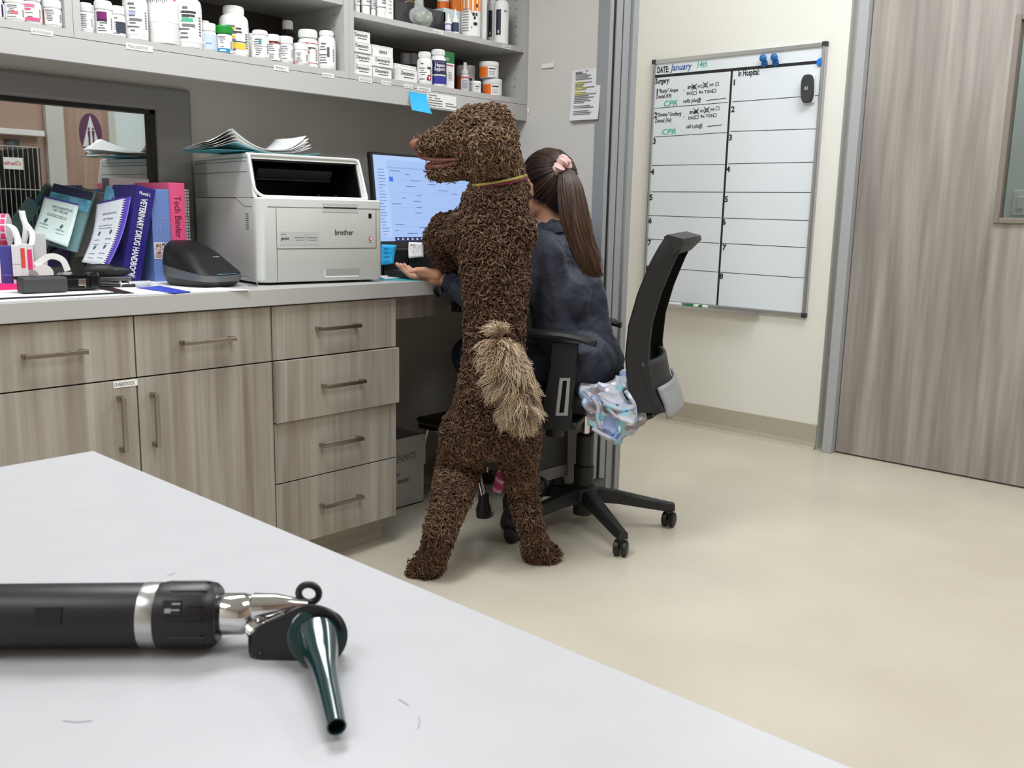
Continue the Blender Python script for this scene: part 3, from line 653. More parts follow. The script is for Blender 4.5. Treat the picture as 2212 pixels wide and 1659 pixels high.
# blue sticky note and printed slip on the fascia
def fpt(px, py, dy=0): return on(px, py, 1, YU-dy)
cn = [fpt(884,197), fpt(921,205), fpt(924,244,.006), fpt(884,238,.004)]
t = thing('sticky_note', 'bright blue sticky note on the cabinet fascia above the dog', 'note', cn[0])
MB().grid(lambda u, v: (cn[0]*(1-u)+cn[1]*u)*(1-v)+(cn[3]*(1-u)+cn[2]*u)*v+Vector((0,-.0015-.016*v*v*(.5+.5*u)-.004*v,-.004*v*v*u)), 8, 10).build('sheet', mat('sticky_blue', (30,178,240), .6), t, world=True, solid=.0005)
a, b_ = fpt(922,200), fpt(985,214)
zt_, zb_ = a.z, fpt(922,230).z
t = thing('paper_slip', 'white printed slip taped on the cabinet fascia right of the blue note', 'paper', ((a.x+b_.x)/2, YU-.001, (zt_+zb_)/2))
hw_, hz_ = (b_.x-a.x)/2, (zt_-zb_)/2
MB().box((0,0,0), (hw_*2,.001,hz_*2)).build('sheet', M_paper, t)
mb = MB()
for (x, w_, r_) in [(0,.3,0),(0,.14,1),(.22,.2,1),(0,.5,2),(0,.5,3),(0,.3,4),(.33,.18,4),(.62,.28,2.6),(.62,.4,3.6)]: mb.boxr(-hw_*.92+x*hw_*1.9, -hw_*.92+(x+w_)*hw_*1.9, -.0012, -.0006, hz_*(.72-r_*.36)-.0016, hz_*(.72-r_*.36)+.0016)
mb.build('printed_lines', mat('grey_print', (120,118,122), .7), t)

# ================================================================== bottles, boxes and tubes on the shelves
def patch(mb, r, phi, z0, z1, h, n=8):       # arc patch about angle phi, half-width h
    vs = []
    for k in range(n+1):
        a_ = phi-h+2*h*k/n; vs += [(r*math.cos(a_), r*math.sin(a_), z0), (r*math.cos(a_), r*math.sin(a_), z1)]
    mb.add(vs, [(2*k, 2*k+2, 2*k+3, 2*k+1) for k in range(n)])
def cmat(c, rough=.4, pre='print'): return mat('%s_%02x%02x%02x' % (pre, *c), c, rough)
GREY = (120,120,124)
def bottle(px, wpx, top, bot, lab, name='pill_bottle', shelf=ZS, sb=.004, cap=(236,236,234), body=(236,236,234), capf=.22, caprf=.80, neck=.72, shoulder=.10, art=(), lines=True, group=None, Yc=None, band=None, brough=.35, ang=0, lz=(.10,.68)):
    r = wpx/2*m_per_px(on(px, bot, 1, YU+.04)); Yb = (Yc if Yc else YU+sb+r)
    base = on(px, bot, 1, Yb); x = base.x; tz = on(px, top, 1, Yb).z; h = tz-shelf
    r = wpx/2*m_per_px((x, Yb, shelf)) * 1.0
    t = thing(name, lab, 'bottle' if 'bottle' in name else 'jar', (x, Yb, shelf), group=group)
    ch = h*capf; bh = h-ch
    sh = shoulder*h
    prof = [(r*.86,0),(r*.97,.003),(r,.008),(r,bh-sh)] + [(r*(neck+(1-neck)*math.cos(k/4*PI/2)), bh-sh+sh*.85*math.sin(k/4*PI/2)) for k in range(1,5)] + [(r*neck, bh)]
    MB().lathe(prof, 28).build('body', cmat(body, brough, 'plastic'), t, smooth=True)
    cr = r*caprf; mb = MB(); ncp = 40
    mb.lathe([(cr*.97,bh-.001),(cr,bh+.001),(cr,bh+ch-.003),(cr*.94,bh+ch),(.0005,bh+ch)], 28)
    for k in range(ncp):
        a_ = 2*PI*k/ncp; mb.box((cr*math.cos(a_), cr*math.sin(a_), bh+ch*.45), (.0016,.0016,ch*.7), 0, None) if wpx > 30 else None
    mb.build('cap', cmat(cap, .4, 'plastic'), t, smooth=wpx <= 30)
    ph = math.atan2(-Yb, -x)+ang
    mats = [cmat((240,240,238), .55, 'label')]; lb = MB(); rr_ = random.Random(int(px*7))
    z0, z1 = lz[0]*h, min(lz[1]*h, bh-sh-.001)
    patch(lb, r+.0004, ph, z0, z1, 1.9, 20)
    if lines:
        mats.append(cmat((110,108,112), .6)); lb.mat(1); n = 8
        for k in range(n):
            zz_ = z1-(z1-z0)*(k+.8)/(n+.6)
            if rr_.random() < .15: continue
            hw = rr_.uniform(.18,.5); patch(lb, r+.0008, ph-.25+rr_.uniform(-.1,.05), zz_, zz_+(z1-z0)*(.05 if k else .075), hw, 5)
        for k in range(7): patch(lb, r+.0008, ph+.95, z0+(z1-z0)*(.2+.08*k), z0+(z1-z0)*(.2+.08*k+.045), .12, 2)
    for (col, a0, a1, f0, f1) in art:          # colour blocks: angle range, height fractions of the label
        mats.append(cmat(col, .5)); lb.mat(len(mats)-1)
        patch(lb, r+.0012, ph+(a0+a1)/2, z0+(z1-z0)*f0, z0+(z1-z0)*f1, (a1-a0)/2, 8)
    lb.build('label', mats, t)
    return t, r, h, ph
# left cabinet
bottle(-9, 36, -6, 49, 'white bottle with a dark purple label edge, cut by the left picture edge', art=[((66,30,96),.72,1.0,0,1.0)])
bottle(33, 40, -9, 53, 'white bottle with a red and grey label, second from left on the antifungal shelf', capf=.30, caprf=.93, shoulder=.08, art=[((226,110,120),-.25,.35,.32,.55)])
bottle(71, 37, -12, 58, 'white bottle with pink label print above ANTIFUNGAL', capf=.24, caprf=.95, art=[((236,90,140),-.9,.9,.0,.20),((232,80,130),-.75,-.1,.62,.72),((236,120,160),-.75,.3,.8,.98)])
bottle(115, 37, 2, 64, 'white bottle with thin red stripe, rightmost on the antifungal shelf', capf=.30, caprf=.98, shoulder=.06, art=[((200,50,60),-1.15,-.95,0,1)])
bottle(104, 26, -3, 60, 'small white bottle half hidden behind the antifungal bottles', sb=.10, lines=False)
# middle cabinet
bottle(187, 28, 8, 73, 'small white bottle at the left end of the middle cabinet', capf=.28, caprf=.95, sb=.006)
bottle(202, 20, 13, 74, 'small white bottle hidden behind the purple-label bottle', sb=.09, lines=False)
bottle(226, 36, 4, 79, 'white bottle with a purple label block', capf=.25, caprf=.97, shoulder=.06, lz=(.05,.7), art=[((122,24,104),-.8,.35,.62,.98),((60,30,70),-.8,.35,.55,.64),((110,140,130),.05,.35,.44,.55)])
bottle(257, 28, 15, 83, 'small white bottle with a dark slate label block', capf=.25, caprf=.97, lz=(.05,.7), art=[((52,62,76),-.3,1.4,.15,.75)])
bottle(295, 50, -28, 91, 'large white bottle with small lilac label block above TRANQ/SEDITIVES', capf=.19, caprf=.78, shoulder=.09, art=[((176,182,226),-.5,.05,.60,.70),(GREY,-.5,.5,.42,.50)], sb=.003)
bottle(354, 64, -90, 98, 'tallest white jug with barcode lines, centre of the left group', name='jug_bottle', capf=.14, caprf=.6, shoulder=.12, lines=False, lz=(.25,.9), sb=-.004, art=[((90,90,92),-1.15+.13*k,-1.13+.13*k+.02,.42+.02*(k%3),.98) for k in range(12)]+[((220,90,90),.78,.98,.52,.60),((70,70,72),.78,.98,.62,.9)])
bottle(409, 56, -24, 108, 'large white bottle with a green label block', capf=.17, caprf=.8, shoulder=.12, sb=.000, art=[((70,180,140),-.45,.35,.56,.66),((60,60,64),-.45,.5,.70,.76),((60,60,64),-.45,.6,.80,.86),(GREY,-.45,.5,.42,.50)])
bottle(444, 24, 46, 112, 'small white bottle hidden behind the blue-print bottle', sb=.08, lines=False)
bottle(453, 30, 52, 115, 'small white bottle with pale blue printed label', capf=.26, caprf=.95, lz=(.05,.75), art=[((196,212,240),-.6,1.2,.05,.98),((120,130,210),-.5,.3,.35,.42)])
bottle(507, 61, 16, 123, 'large white bottle with yellow and black label, behind the green-capped bottle', capf=.15, caprf=.70, shoulder=.16, sb=.035, lz=(.08,.62), art=[((238,204,60),-.4,.85,.16,.36),((60,56,40),-.4,.9,.40,.43),((240,190,60),-.4,.1,.52,.62),((70,66,60),-.3,.55,.72,.78),((226,190,60),-.2,.15,.84,.9),((60,60,60),.15,.5,.84,.9)])
bottle(485, 34, 57, 118, 'small bottle with bright green cap', cap=(30,146,52), capf=.28, caprf=1.02, sb=.000, lz=(.03,.7), art=[((40,140,190),-.8,.75,.02,.26),((240,250,255),-.55,.2,.08,.18)])
bottle(543, 22, 73, 124, 'white bottle half hidden behind the teal-corner bottle', sb=.08, lines=False)
bottle(563, 37, 67, 130, 'white bottle with a teal triangle on its label', capf=.15, caprf=.82, shoulder=.14, lz=(.08,.72), art=[((40,160,160),-.15,.1,.72,.96),((150,150,150),-.15,.8,.58,.60)])
bottle(591, 29, 76, 134, 'amber-red pill bottle with white cap and white label', body=(110,38,32), capf=.24, caprf=.95, brough=.15, lz=(.04,.66))
bottle(618, 31, 80, 139, 'white bottle with grey printed label above TEMARIL-P', capf=.28, caprf=.95, shoulder=.07, sb=.003)
bottle(623, 40, 46, 128, 'dark brown syrup bottle with white cap standing at the back', name='syrup_bottle', body=(34,16,14), capf=.17, caprf=.52, neck=.45, shoulder=.34, brough=.12, sb=.10, lz=(.05,.4))
bottle(666, 43, 66, 146, 'white bottle with thin red lines on its label', capf=.21, caprf=.90, shoulder=.14, sb=.018, lz=(.08,.78), art=[((200,50,90),-1.3,1.3,.97,1.0),((200,50,90),-1.3,1.3,.06,.09),((80,70,72),-.1,.8,.74,.80),((220,80,90),-.1,.15,.52,.60)])
bottle(650, 31, 95, 141, 'short white jar with pink print in front of the red-line bottle', name='pill_jar', capf=.30, caprf=1.0, shoulder=.04, sb=.000, art=[((230,100,130),-.7,-.3,.02,.14)])
bottle(706, 38, 68, 152, 'plain white bottle with a barcode label above STEROIDS', capf=.13, caprf=.76, shoulder=.16, art=[((90,90,90),.15,.42,.38,.8)], ang=-.1)
# right cabinet, lower shelf : white tablet boxes
def cbox(px0, px1, py0, py1, lab, words='Denamarin', z=None, Y=YU+.006, dpt=.05, word_h=.42, dark=True, rot=0, d_off=0, nudge=0):
    a, b_ = on(px0, py1, 1, Y), on(px1, py1, 1, Y); w_ = b_.x-a.x
    zc_ = a.z if z is None else z; h_ = on((px0+px1)/2, py0, 1, Y).z-on((px0+px1)/2, py1, 1, Y).z if z is None else None
    return a, w_, h_
SB = []
def tablet_box(px0, px1, z0, h_, Y, lab, d_=.11, words=True, rz=0, group=None):
    x0 = on(px0, 150, 1, Y).x; x1 = on(px1, 150, 1, Y).x; w_ = x1-x0
    t = thing('tablet_box', lab, 'box', ((x0+x1)/2, Y+d_/2, z0), rz=rz, group=group)
    MB().box((0,0,h_/2-.0004), (w_,d_,h_-.0008), .0012).build('carton', cmat((236,235,233), .45, 'card'), t)
    MB().boxr(-w_/2+.001, w_/2-.001, -d_/2-.0006, -d_/2-.0001, h_*.90, h_*.93).build('lid_seam', cmat((200,198,196), .6), t)
    if words:
        text('Denamarin', h_*.44, frame((-w_*.40,-d_/2-.0007,h_*.48), (1,0,0), (0,0,1)), None, t, world=False, squeeze=w_*.80/(h_*.44*4.9), bold=.012)
        MB().boxr(-w_*.24, w_*.28, -d_/2-.0009, -d_/2-.0004, h_*.28, h_*.34).build('underline', cmat((90,84,90), .6), t)
    else:
        mb = MB()
        for k, x in enumerate([-.18,-.10,-.03,.05,.14]): mb.boxr(w_*x, w_*(x+.05), -d_/2-.0009, -d_/2-.0004, h_*.30, h_*.55)
        mb.build('stamp', cmat((100,98,98), .6), t)
    return t
bhh = .0345
for k, lab in enumerate(['bottom', 'second from the bottom', 'third from the bottom', 'top']):
    tablet_box(764.5+[1,.5,0,0][k], [804,804.5,802.5,800.5][k], ZS+k*bhh, bhh, YU+.010+[0,.004,.0,.006][k], 'white tablet box in the left stack of four, %s' % lab, d_=.12, rz=[0,.02,0,-.02][k])
tablet_box(806.5, 846, ZS, bhh, YU+.012, 'white tablet box at the bottom of the second stack', d_=.12)
tablet_box(808, 850, ZS+bhh, bhh, YU+.008, 'white tablet box in the middle of the second stack', d_=.12, rz=-.03)
tablet_box(805.5, 849, ZS+2*bhh, .036, YU+.020, 'plain white box on top of the second stack with a grey stamp', d_=.12, words=False)
tablet_box(850, 899, ZS, .060, YU+.035, 'white tablet box behind the lone front box beside the apple bottle', d_=.12, rz=.05)
tablet_box(861, 902, ZS, .042, YU+.004, 'lone low white tablet box in front above LRG DOG', d_=.024, rz=.04)
# silver-capped dark jars behind
for px, dx, lab in [(876, .0, 'left small dark jar with patterned silver lid behind the boxes'), (892, .0, 'right small dark jar with patterned silver lid behind the boxes')]:
    bottle(px, 22, 116, 160, lab, name='small_jar', body=(60,54,52), cap=(150,150,150), capf=.3, caprf=1, sb=.14, lines=False)
t, r, h, ph = bottle(917, 33, 113, 184, 'white supplement bottle with a red apple picture', capf=.17, caprf=.78, shoulder=.16, sb=.004, art=[((60,58,60),.35,.9,.66,.78)])
mb = MB(); mats = [cmat((150,30,50), .5), cmat((230,226,226), .5)]
for (a_, f0, f1, hw, mi) in [(.62,.06,.22,.34,0),(.66,.22,.34,.26,0),(.66,.12,.26,.12,1)]: mb.mat(mi); patch(mb, r+.0016+.0004*mi, ph+a_, h*(.10+.58*f0), h*(.10+.58*f1), hw, 6)
mb.build('apple_print', mats, t)
t, r, h, ph = bottle(946, 34, 108, 190, 'white supplement bottle with deep blue label', capf=.15, caprf=.82, shoulder=.14, sb=.004, lines=False, lz=(.08,.70), art=[((34,32,84),-1.9,1.9,.40,1.0),((40,48,150),-1.9,1.9,.0,.34),((214,200,120),-1.9,1.9,.34,.36),((110,100,130),-.5,.9,.90,.94)])
def cylfn(r_, ph_, z_): return lambda x, y: Vector((r_*math.cos(ph_+x/r_), r_*math.sin(ph_+x/r_), z_+y))
wh = cmat((238,238,240), .5)
text('Hepato', h*.13, None, wh, t, fn=cylfn(r+.0018, ph-.35, h*.53), squeeze=.75, bold=.02, world=False)
text('Support', h*.13, None, wh, t, fn=cylfn(r+.0018, ph-.45, h*.43), squeeze=.75, bold=.02, world=False)
# green and white carton
Y = YU+.03; a = on(958, 193, 1, Y); b_ = on(981, 193, 1, Y); ztop = on(970, 112, 1, Y).z
t = thing('supplement_carton', 'tall green-topped white carton with a black cat picture', 'box', ((a.x+b_.x)/2, Y+.03, ZS)); w_ = (b_.x-a.x)/2; H_ = ztop-ZS
MB().boxr(-w_, w_, -.03, .03, 0, H_*.70).build('carton', cmat((236,235,233), .45, 'card'), t)
MB().boxr(-w_-.0003, w_+.0003, -.0303, .0303, H_*.70, H_, .001).build('top_panel', cmat((22,110,54), .45, 'card'), t)
text('ACTIN', H_*.1, frame((-w_*.8,-.0308,H_*.76), (1,0,0), (0,0,1)), wh, t, world=False, squeeze=.5, bold=.02)
mb = MB()
for k in range(6): mb.boxr(-w_*.1, w_*(.5+.05*(k%3)), -.0309, -.0303, H_*(.45-.04*k), H_*(.46-.04*k))
mb.build('printed_lines', cmat((90,90,90), .6), t)
MB().prism([(-w_*.9,-.0303,H_*.10),(-w_*.5,-.0303,H_*.10),(-w_*.45,-.0303,H_*.35),(-w_*.6,-.0303,H_*.5),(-w_*.75,-.0303,H_*.56),(-w_*.9,-.0303,H_*.48)], (0,-.0006,0)).build('cat_print', INK, t)
MB().boxr(-w_*.8, w_*.8, -.0309, -.0303, H_*.63, H_*.66).build('red_print', cmat((190,60,80), .6), t)
# spray bottle, tubs
t, r, h, ph = bottle(1004, 18, 176, 199, 'slim spray bottle with a clear cap and pink label band', name='spray_bottle', sb=.01, capf=.1, lines=False, lz=(.0,.0))
bpy.data.objects.remove(t.children[2]) if len(t.children) > 2 else None
for o in list(t.children): bpy.data.objects.remove(o)
r = 9*m_per_px(t.location); H_ = on(1004, 135, 1, t.location.y).z-ZS
MB().lathe([(r*.9,0),(r,.004),(r,H_*.52),(r*.8,H_*.58),(r*.5,H_*.60)], 20).build('body', cmat((200,196,206), .3, 'plastic'), t, smooth=True)
MB().lathe([(r*.78,H_*.60),(r*.76,H_*.72),(r*.42,H_*.76),(r*.40,H_*1.0),(.001,H_)], 20).build('cap', mat('frosted_cap', (206,210,210), .3, alpha=.9), t, smooth=True)
mb = MB(); patch(mb, r+.0005, ph, H_*.44, H_*.50, 1.5); mb.mat(1)
for k in range(6): patch(mb, r+.0005, ph, H_*(.10+.05*k), H_*(.12+.05*k), .6)
mb.build('label', [cmat((190,80,110), .5), cmat((120,120,150), .5)], t)
def tub(px, wpx, top, bot, z0, Yb, lab, orange=True):
    c_ = on(px, bot, 1, Yb); x = c_.x; r = wpx/2*m_per_px((x, Yb, z0)); h = on(px, top, 1, Yb).z-z0
    t = thing('powder_tub', lab, 'jar', (x, Yb, z0)); ph = math.atan2(-Yb, -x)
    MB().lathe([(r*.93,0),(r*.95,.004),(r*.97,h*.72)], 28).build('body', cmat((232,232,230), .35, 'plastic'), t, smooth=True)
    MB().lathe([(r,h*.72),(r*1.01,h*.74),(r*1.01,h-.002),(r*.96,h),(.001,h)], 28).build('cap', cmat((236,236,234), .4, 'plastic'), t, smooth=True)
    mb = MB(); mats = [cmat((236,236,234), .5, 'label')]; patch(mb, r*.972+.0004, ph, h*.04, h*.68, 1.8, 18)
    if orange: mats.append(cmat((236,112,30), .5, 'label')); mb.mat(1); patch(mb, r*.972+.0009, ph-.75, h*.04, h*.66, .62, 8)
    mats.append(cmat((60,60,64), .5)); mb.mat(len(mats)-1); patch(mb, r*.972+.0009, ph+.35, h*.50, h*.58, .38, 6)
    mats.append(cmat((140,140,140), .5)); mb.mat(len(mats)-1)
    for k in range(3): patch(mb, r*.972+.0009, ph+.3, h*(.16+.1*k), h*(.19+.1*k), .33, 6)
    mb.build('label', mats, t); return t
zc2 = on(1063, 172, 1, YU+.055).z
tub(1063, 42, 172, 212, ZS, YU+.045, 'lower white tub of the stacked pair with orange label block')
tub(1056, 42, 135, 174, zc2, YU+.047, 'upper white tub of the stacked pair with orange label block')
tub(1027, 24, 176, 204, ZS, YU+.04, 'small white tub left of the stacked orange-label tubs', orange=False)
tub(1006, 40, 143, 196, ZS, YU+.14, 'shaded orange-label tub at the back behind the spray bottle')
# upper shelf of the right cabinet
S2 = 1.693+.019; Y2 = YU+.004
def tube_item(px, wpx, bot, top, lab, col=(232,232,230)):
    c_ = on(px, bot, 1, Y2+.03); r = wpx/2*m_per_px(c_); h = on(px, top, 1, Y2+.03).z-S2
    t = thing('ointment_tube', lab, 'tube', (c_.x, Y2+.03, S2)); ph = math.atan2(-c_.y, -c_.x)
    MB().lathe([(r*.9,0),(r*.92,h*.22),(r*.6,h*.23)], 18).build('cap', M_white, t, smooth=True)
    mb = MB(); n = 16; rings = 6
    for j in range(rings+1):
        f_ = j/rings; ry = r*(1-f_)+.001
        for k in range(n): mb.v.append((r*(1+.1*f_)*math.cos(2*PI*k/n), ry*math.sin(2*PI*k/n), h*.23+h*.77*f_))
    mb.f = [(j*n+k, j*n+(k+1)%n, (j+1)*n+(k+1)%n, (j+1)*n+k) for j in range(rings) for k in range(n)]; mb.mi = [0]*len(mb.f)
    mb.build('body', cmat(col, .35, 'plastic'), t, smooth=True)
    mb = MB(); patch(mb, r*1.02, -PI/2, h*.5, h*.54, .5); mb.mat(1); patch(mb, r*1.02, -PI/2, h*.3, h*.33, .5); patch(mb, r*1.02, -PI/2, h*.36, h*.39, .4)
    mb.build('label', [cmat((200,170,60), .5), cmat((130,130,130), .5)], t)
tube_item(771, 14, 31, -50, 'white ointment tube at far left of the upper right shelf')
tube_item(790, 20, 36, -60, 'white ointment tube with gold mark, second from left on the upper right shelf')
tube_item(806, 12, 38, -40, 'grey ointment tube between the two gold-marked tubes', (190,190,190))
tube_item(823, 24, 42, -65, 'widest white ointment tube on the upper right shelf')
a = on(836, 43, 1, Y2+.006); b_ = on(850, 43, 1, Y2+.006)
t = thing('white_carton', 'narrow plain white carton right of the ointment tubes', 'box', ((a.x+b_.x)/2, Y2+.036, S2))
MB().box((0,0,.07), (b_.x-a.x,.06,.14), .001).build('carton', cmat((236,235,233), .45, 'card'), t)
mb = MB()
for k in range(5): mb.boxr(-.006, .006, -.0312, -.0302, .02+.012*k, .022+.012*k)
mb.build('printed_lines', cmat((170,170,170), .6), t)
# dark bin with clear bag of green swabs
a = on(853, 48, 1, Y2+.05); b_ = on(962, 68, 1, Y2+.05)
t = thing('storage_bin', 'dark translucent bin of supplies on the upper right shelf', 'bin', ((a.x+b_.x)/2, Y2+.14, S2)); w_ = b_.x-a.x
mb = MB().boxr(-w_/2, w_/2, -.09, -.087, 0, .075).boxr(-w_/2, w_/2, .087, .09, 0, .075).boxr(-w_/2, -w_/2+.003, -.087, .087, 0, .075).boxr(w_/2-.003, w_/2, -.087, .087, 0, .075).boxr(-w_/2, w_/2, -.09, .09, 0, .003)
mb.build('body', mat('smoky_plastic', (88,90,92), .15, trans=.6), t)
t2 = thing('purple_pouch', 'dark purple pouch lying in the bin behind the clear bag', 'pouch', ((a.x+b_.x)/2-.02, Y2+.13, S2+.004))
MB().sphere((0,0,.07), .06, 16, (1.1,.8,1.1)).build('body', mat('dark_purple', (40,28,52), .5, bump=(60,.8,.01)), t2, smooth=True)
t2 = thing('yellow_ribbon', 'thin yellow ribbon curling over the bin', 'ribbon', ((a.x+b_.x)/2-.04, Y2+.10, S2+.08))
MB().tube(smooth_path([(-.03,-.03,-.01),(-.01,-.04,.005),(.015,-.045,.004),(.035,-.04,-.01)]), .002, 6).build('strip', mat('ribbon_yellow', (170,140,60), .5), t2)
g0 = on(905, 58, 1, Y2+.03)
t = thing('plastic_bag', 'crinkled clear plastic bag with green contents on the upper right shelf', 'bag', (g0.x+.01, Y2+.03, S2))
me = organic([('e',Vector((0,.0,.035)),(.055,.022,.034)),('e',Vector((-.012,0,.075)),(.022,.012,.03))], .004, 2, disp=[('c',.02,.012)])
link('film', me, mat('bag_film', (225,228,226), .12, trans=.0, alpha=.35), t, True)
MB().sphere((.008,.003,.034), .026, 12, (1.2,.5,.9)).build('contents', mat('green_swabs', (120,150,110), .6, bump=(80,.8,.01)), t, smooth=True)
for px, top, bot, col, lab in [(968, 30, 73, (90,70,140), 'white dropper bottle with lilac label'), (983, 20, 75, (40,56,84), 'white dropper bottle with dark blue label')]:
    c_ = on(px, bot, 1, Y2+.014); h = on(px, top, 1, Y2+.014).z-S2; r = 8*m_per_px(c_)
    t = thing('dropper_bottle', lab, 'bottle', (c_.x, Y2+.014, S2)); ph = math.atan2(-c_.y, -c_.x)
    MB().lathe([(r*.95,0),(r,.003),(r,h*.55),(r*.55,h*.62)], 18).build('body', M_white, t, smooth=True)
    MB().lathe([(r*.62,h*.60),(r*.6,h*.72),(r*.35,h*.76),(r*.2,h)], 14).build('cap', M_white, t, smooth=True)
    mb = MB(); patch(mb, r+.0004, ph, h*.06, h*.44, 1.6, 12); mb.mat(1)
    if px < 975: patch(mb, r+.0008, ph-.1, h*.10, h*.38, .8, 8)
    mb.build('label', [cmat(col, .5), cmat((225,222,235), .5)], t)
a = on(958, 72, 1, Y2+.05); b_ = on(995, 76, 1, Y2+.05)
t = thing('pale_carton', 'pale blue-grey carton behind the dropper bottles', 'box', ((a.x+b_.x)/2, Y2+.08, S2))
hz_ = on(975, 20, 1, Y2+.05).z-S2
MB().boxr(-(b_.x-a.x)/2, (b_.x-a.x)/2, -.03, .03, 0, hz_, .001).build('carton', cmat((196,206,208), .45, 'card'), t)
t, r, h, ph = bottle(1016, 42, -45, 85, 'big white supplement bottle with orange top band', shelf=S2, sb=.006, lines=False, capf=.12, lz=(.02,.80), art=[((240,140,40),-1.9,1.9,.56,.86),((80,60,40),.55,.8,.64,.72)])
mb = MB()
for (a_, f_, w_) in [(.30,.36,.12),(.42,.30,.10),(.62,.36,.10),(.42,.20,.12),(.62,.20,.10)]: patch(mb, r+.0016, ph+a_, h*f_, h*(f_+.05), w_, 3)
mb.mat(1)
for k in range(9): patch(mb, r+.0016, ph-.55, h*(.10+.045*k), h*(.12+.045*k), .35, 3)
mb.mat(2); patch(mb, r+.0016, ph+.12, h*.40, h*.43, .05, 2); patch(mb, r+.0016, ph+.12, h*.15, h*.18, .05, 2)
mb.build('printing', [INK, cmat((150,150,150), .6), cmat((200,60,50), .6)], t)
bottle(957, 26, -40, 62, 'orange-label bottle behind the pale carton, left of the pair', shelf=S2, sb=.12, lines=False, lz=(.02,.8), art=[((232,110,30),-1.9,1.9,.3,.95)])
bottle(984, 28, -48, 66, 'orange-label bottle behind the pale carton, right of the pair', shelf=S2, sb=.12, lines=False, lz=(.02,.8), art=[((236,130,40),-1.9,1.9,.3,.95)])
bottle(1042, 18, -40, 86, 'slim white bottle right of the orange-banded bottle', shelf=S2, sb=.03, lines=False)
for i, (px, wpx, bot, sb) in enumerate([(1050,20,86,.130),(1063,24,90,.070),(1082,31,95,.008)]):
    bottle(px, wpx, -2-i, bot, 'tall white shampoo bottle with navy stripe, %s of three' % ['rearmost','middle','front'][i], name='shampoo_bottle', shelf=S2, sb=sb, capf=.04, caprf=.5, neck=.6, shoulder=.10, lines=False, lz=(.0,.9), art=[((26,30,54),-.75,-.05,.22,.86),((220,220,224),-.5,-.3,.26,.34),((130,134,140),.35,.8,.80,.84)])
# ================================================================== things on the worktop
# ---- large white printer
PR = Vector((1.902, 2.276, CT)); pang = math.atan2(-.1506, .9886); PW = .41; PD = .47
pcx = PR + Vector((math.cos(pang), math.sin(pang), 0))*(-PW/2)
pr = thing('laser_printer', 'large white multifunction laser printer on the worktop between the books and the monitor', 'printer', pcx, pang)
M_pr = mat('printer_white', (214,217,213), .42); M_prl = mat('printer_edge_white', (240,242,240), .35); M_seam = mat('printer_seam', (96,98,96), .6); M_pb = mat('printer_black', (16,17,18), .35)
def rrect(x0, x1, y0, y1, rads, n=6):
    pts = []
    for (cx, cy, r, a0) in [(x0+rads[0], y0+rads[0], rads[0], PI), (x1-rads[1], y0+rads[1], rads[1], 1.5*PI), (x1-rads[2], y1-rads[2], rads[2], 0), (x0+rads[3], y1-rads[3], rads[3], .5*PI)]:
        for k in range(n+1):
            a_ = a0+k/n*PI/2; pts.append((cx+r*math.cos(a_), cy+r*math.sin(a_)))
    return pts
HB = 1.1158-CT; HT = .375; w2 = PW/2
fp = rrect(-w2, w2, 0, PD, (.032,.012,.008,.008))
mb = MB(); n = len(fp)
for (z, s) in [(.008,.0), (.014,-.004), (HB-.004,-.004), (HB,0)]:
    ins = .004 if s == 0 else 0
    mb.v += [(x*(1-ins/w2), ins+y*(1-2*ins/PD), z) for x, y in fp]
mb.f = [(j*n+k, j*n+(k+1)%n, (j+1)*n+(k+1)%n, (j+1)*n+k) for j in range(3) for k in range(n)] + [tuple(range(n)), tuple(range(3*n,4*n))]; mb.mi = [0]*len(mb.f)
mb.build('body', M_pr, pr, smooth=True)
for (x, y) in [(-.15,.04),(.17,.03),(-.15,.42),(.15,.42)]: MB().cyl((x,y,0), (x,y,.0095), .012).build('foot', mat('rubber_grey', (70,70,72), .7), pr)
# upper (scanner) unit: left wall, right wall, roof, back, set back from the front and sloping
ux0, ux1 = -w2, w2-.030
yb_, yt_ = .022, .058           # front edge at the bottom / top of the opening
def slab(x0, x1, z0, z1, yf0, yf1, yb):   # block with a sloping front
    return [(x0,yf0,z0),(x1,yf0,z0),(x1,yb,z0),(x0,yb,z0),(x0,yf1,z1),(x1,yf1,z1),(x1,yb,z1),(x0,yb,z1)], [(0,3,2,1),(4,5,6,7),(0,1,5,4),(2,3,7,6),(1,2,6,5),(0,4,7,3)]
mb = MB(); mb.add(*slab(ux0, ux0+.012, HB-.001, HT-.012, yb_, yt_, PD-.004)); mb.add(*slab(ux1-.026, ux1-.014, HB-.001, HT-.012, yb_, yt_, PD-.004)); mb.add(*slab(ux0, ux1-.018, HB, HT-.012, .36, .36, PD-.004))
mb.add(*slab(ux0, ux1-.016, HT-.016, HT-.002, yt_-.004, yt_, PD-.004))
mb.build('scanner_housing', M_pr, pr)
MB().box(((ux0+ux1-.018)/2, (yt_+PD)/2+.004, HT-.004), (ux1-.018-ux0-.006, PD-yt_-.012, .010), .004).build('scanner_lid', M_prl, pr)
mb = MB(); mb.add(*slab(ux0+.0125, ux0+.017, HB, HT-.0165, yb_+.004, yt_+.004, .355)); mb.add(*slab(ux1-.031, ux1-.0265, HB, HT-.0165, yb_+.004, yt_+.004, .355)); mb.add(*slab(ux0+.017, ux1-.035, HB, HT-.0165, .35, .35, .355)); mb.add(*slab(ux0+.017, ux1-.035, HT-.022, HT-.0165, yt_+.004, yt_+.002, .35)); mb.add(*slab(ux0+.017, ux1-.035, HB+.0005, HB+.003, yb_+.004, yb_+.004, .35))
mb.build('output_cavity', M_pb, pr)
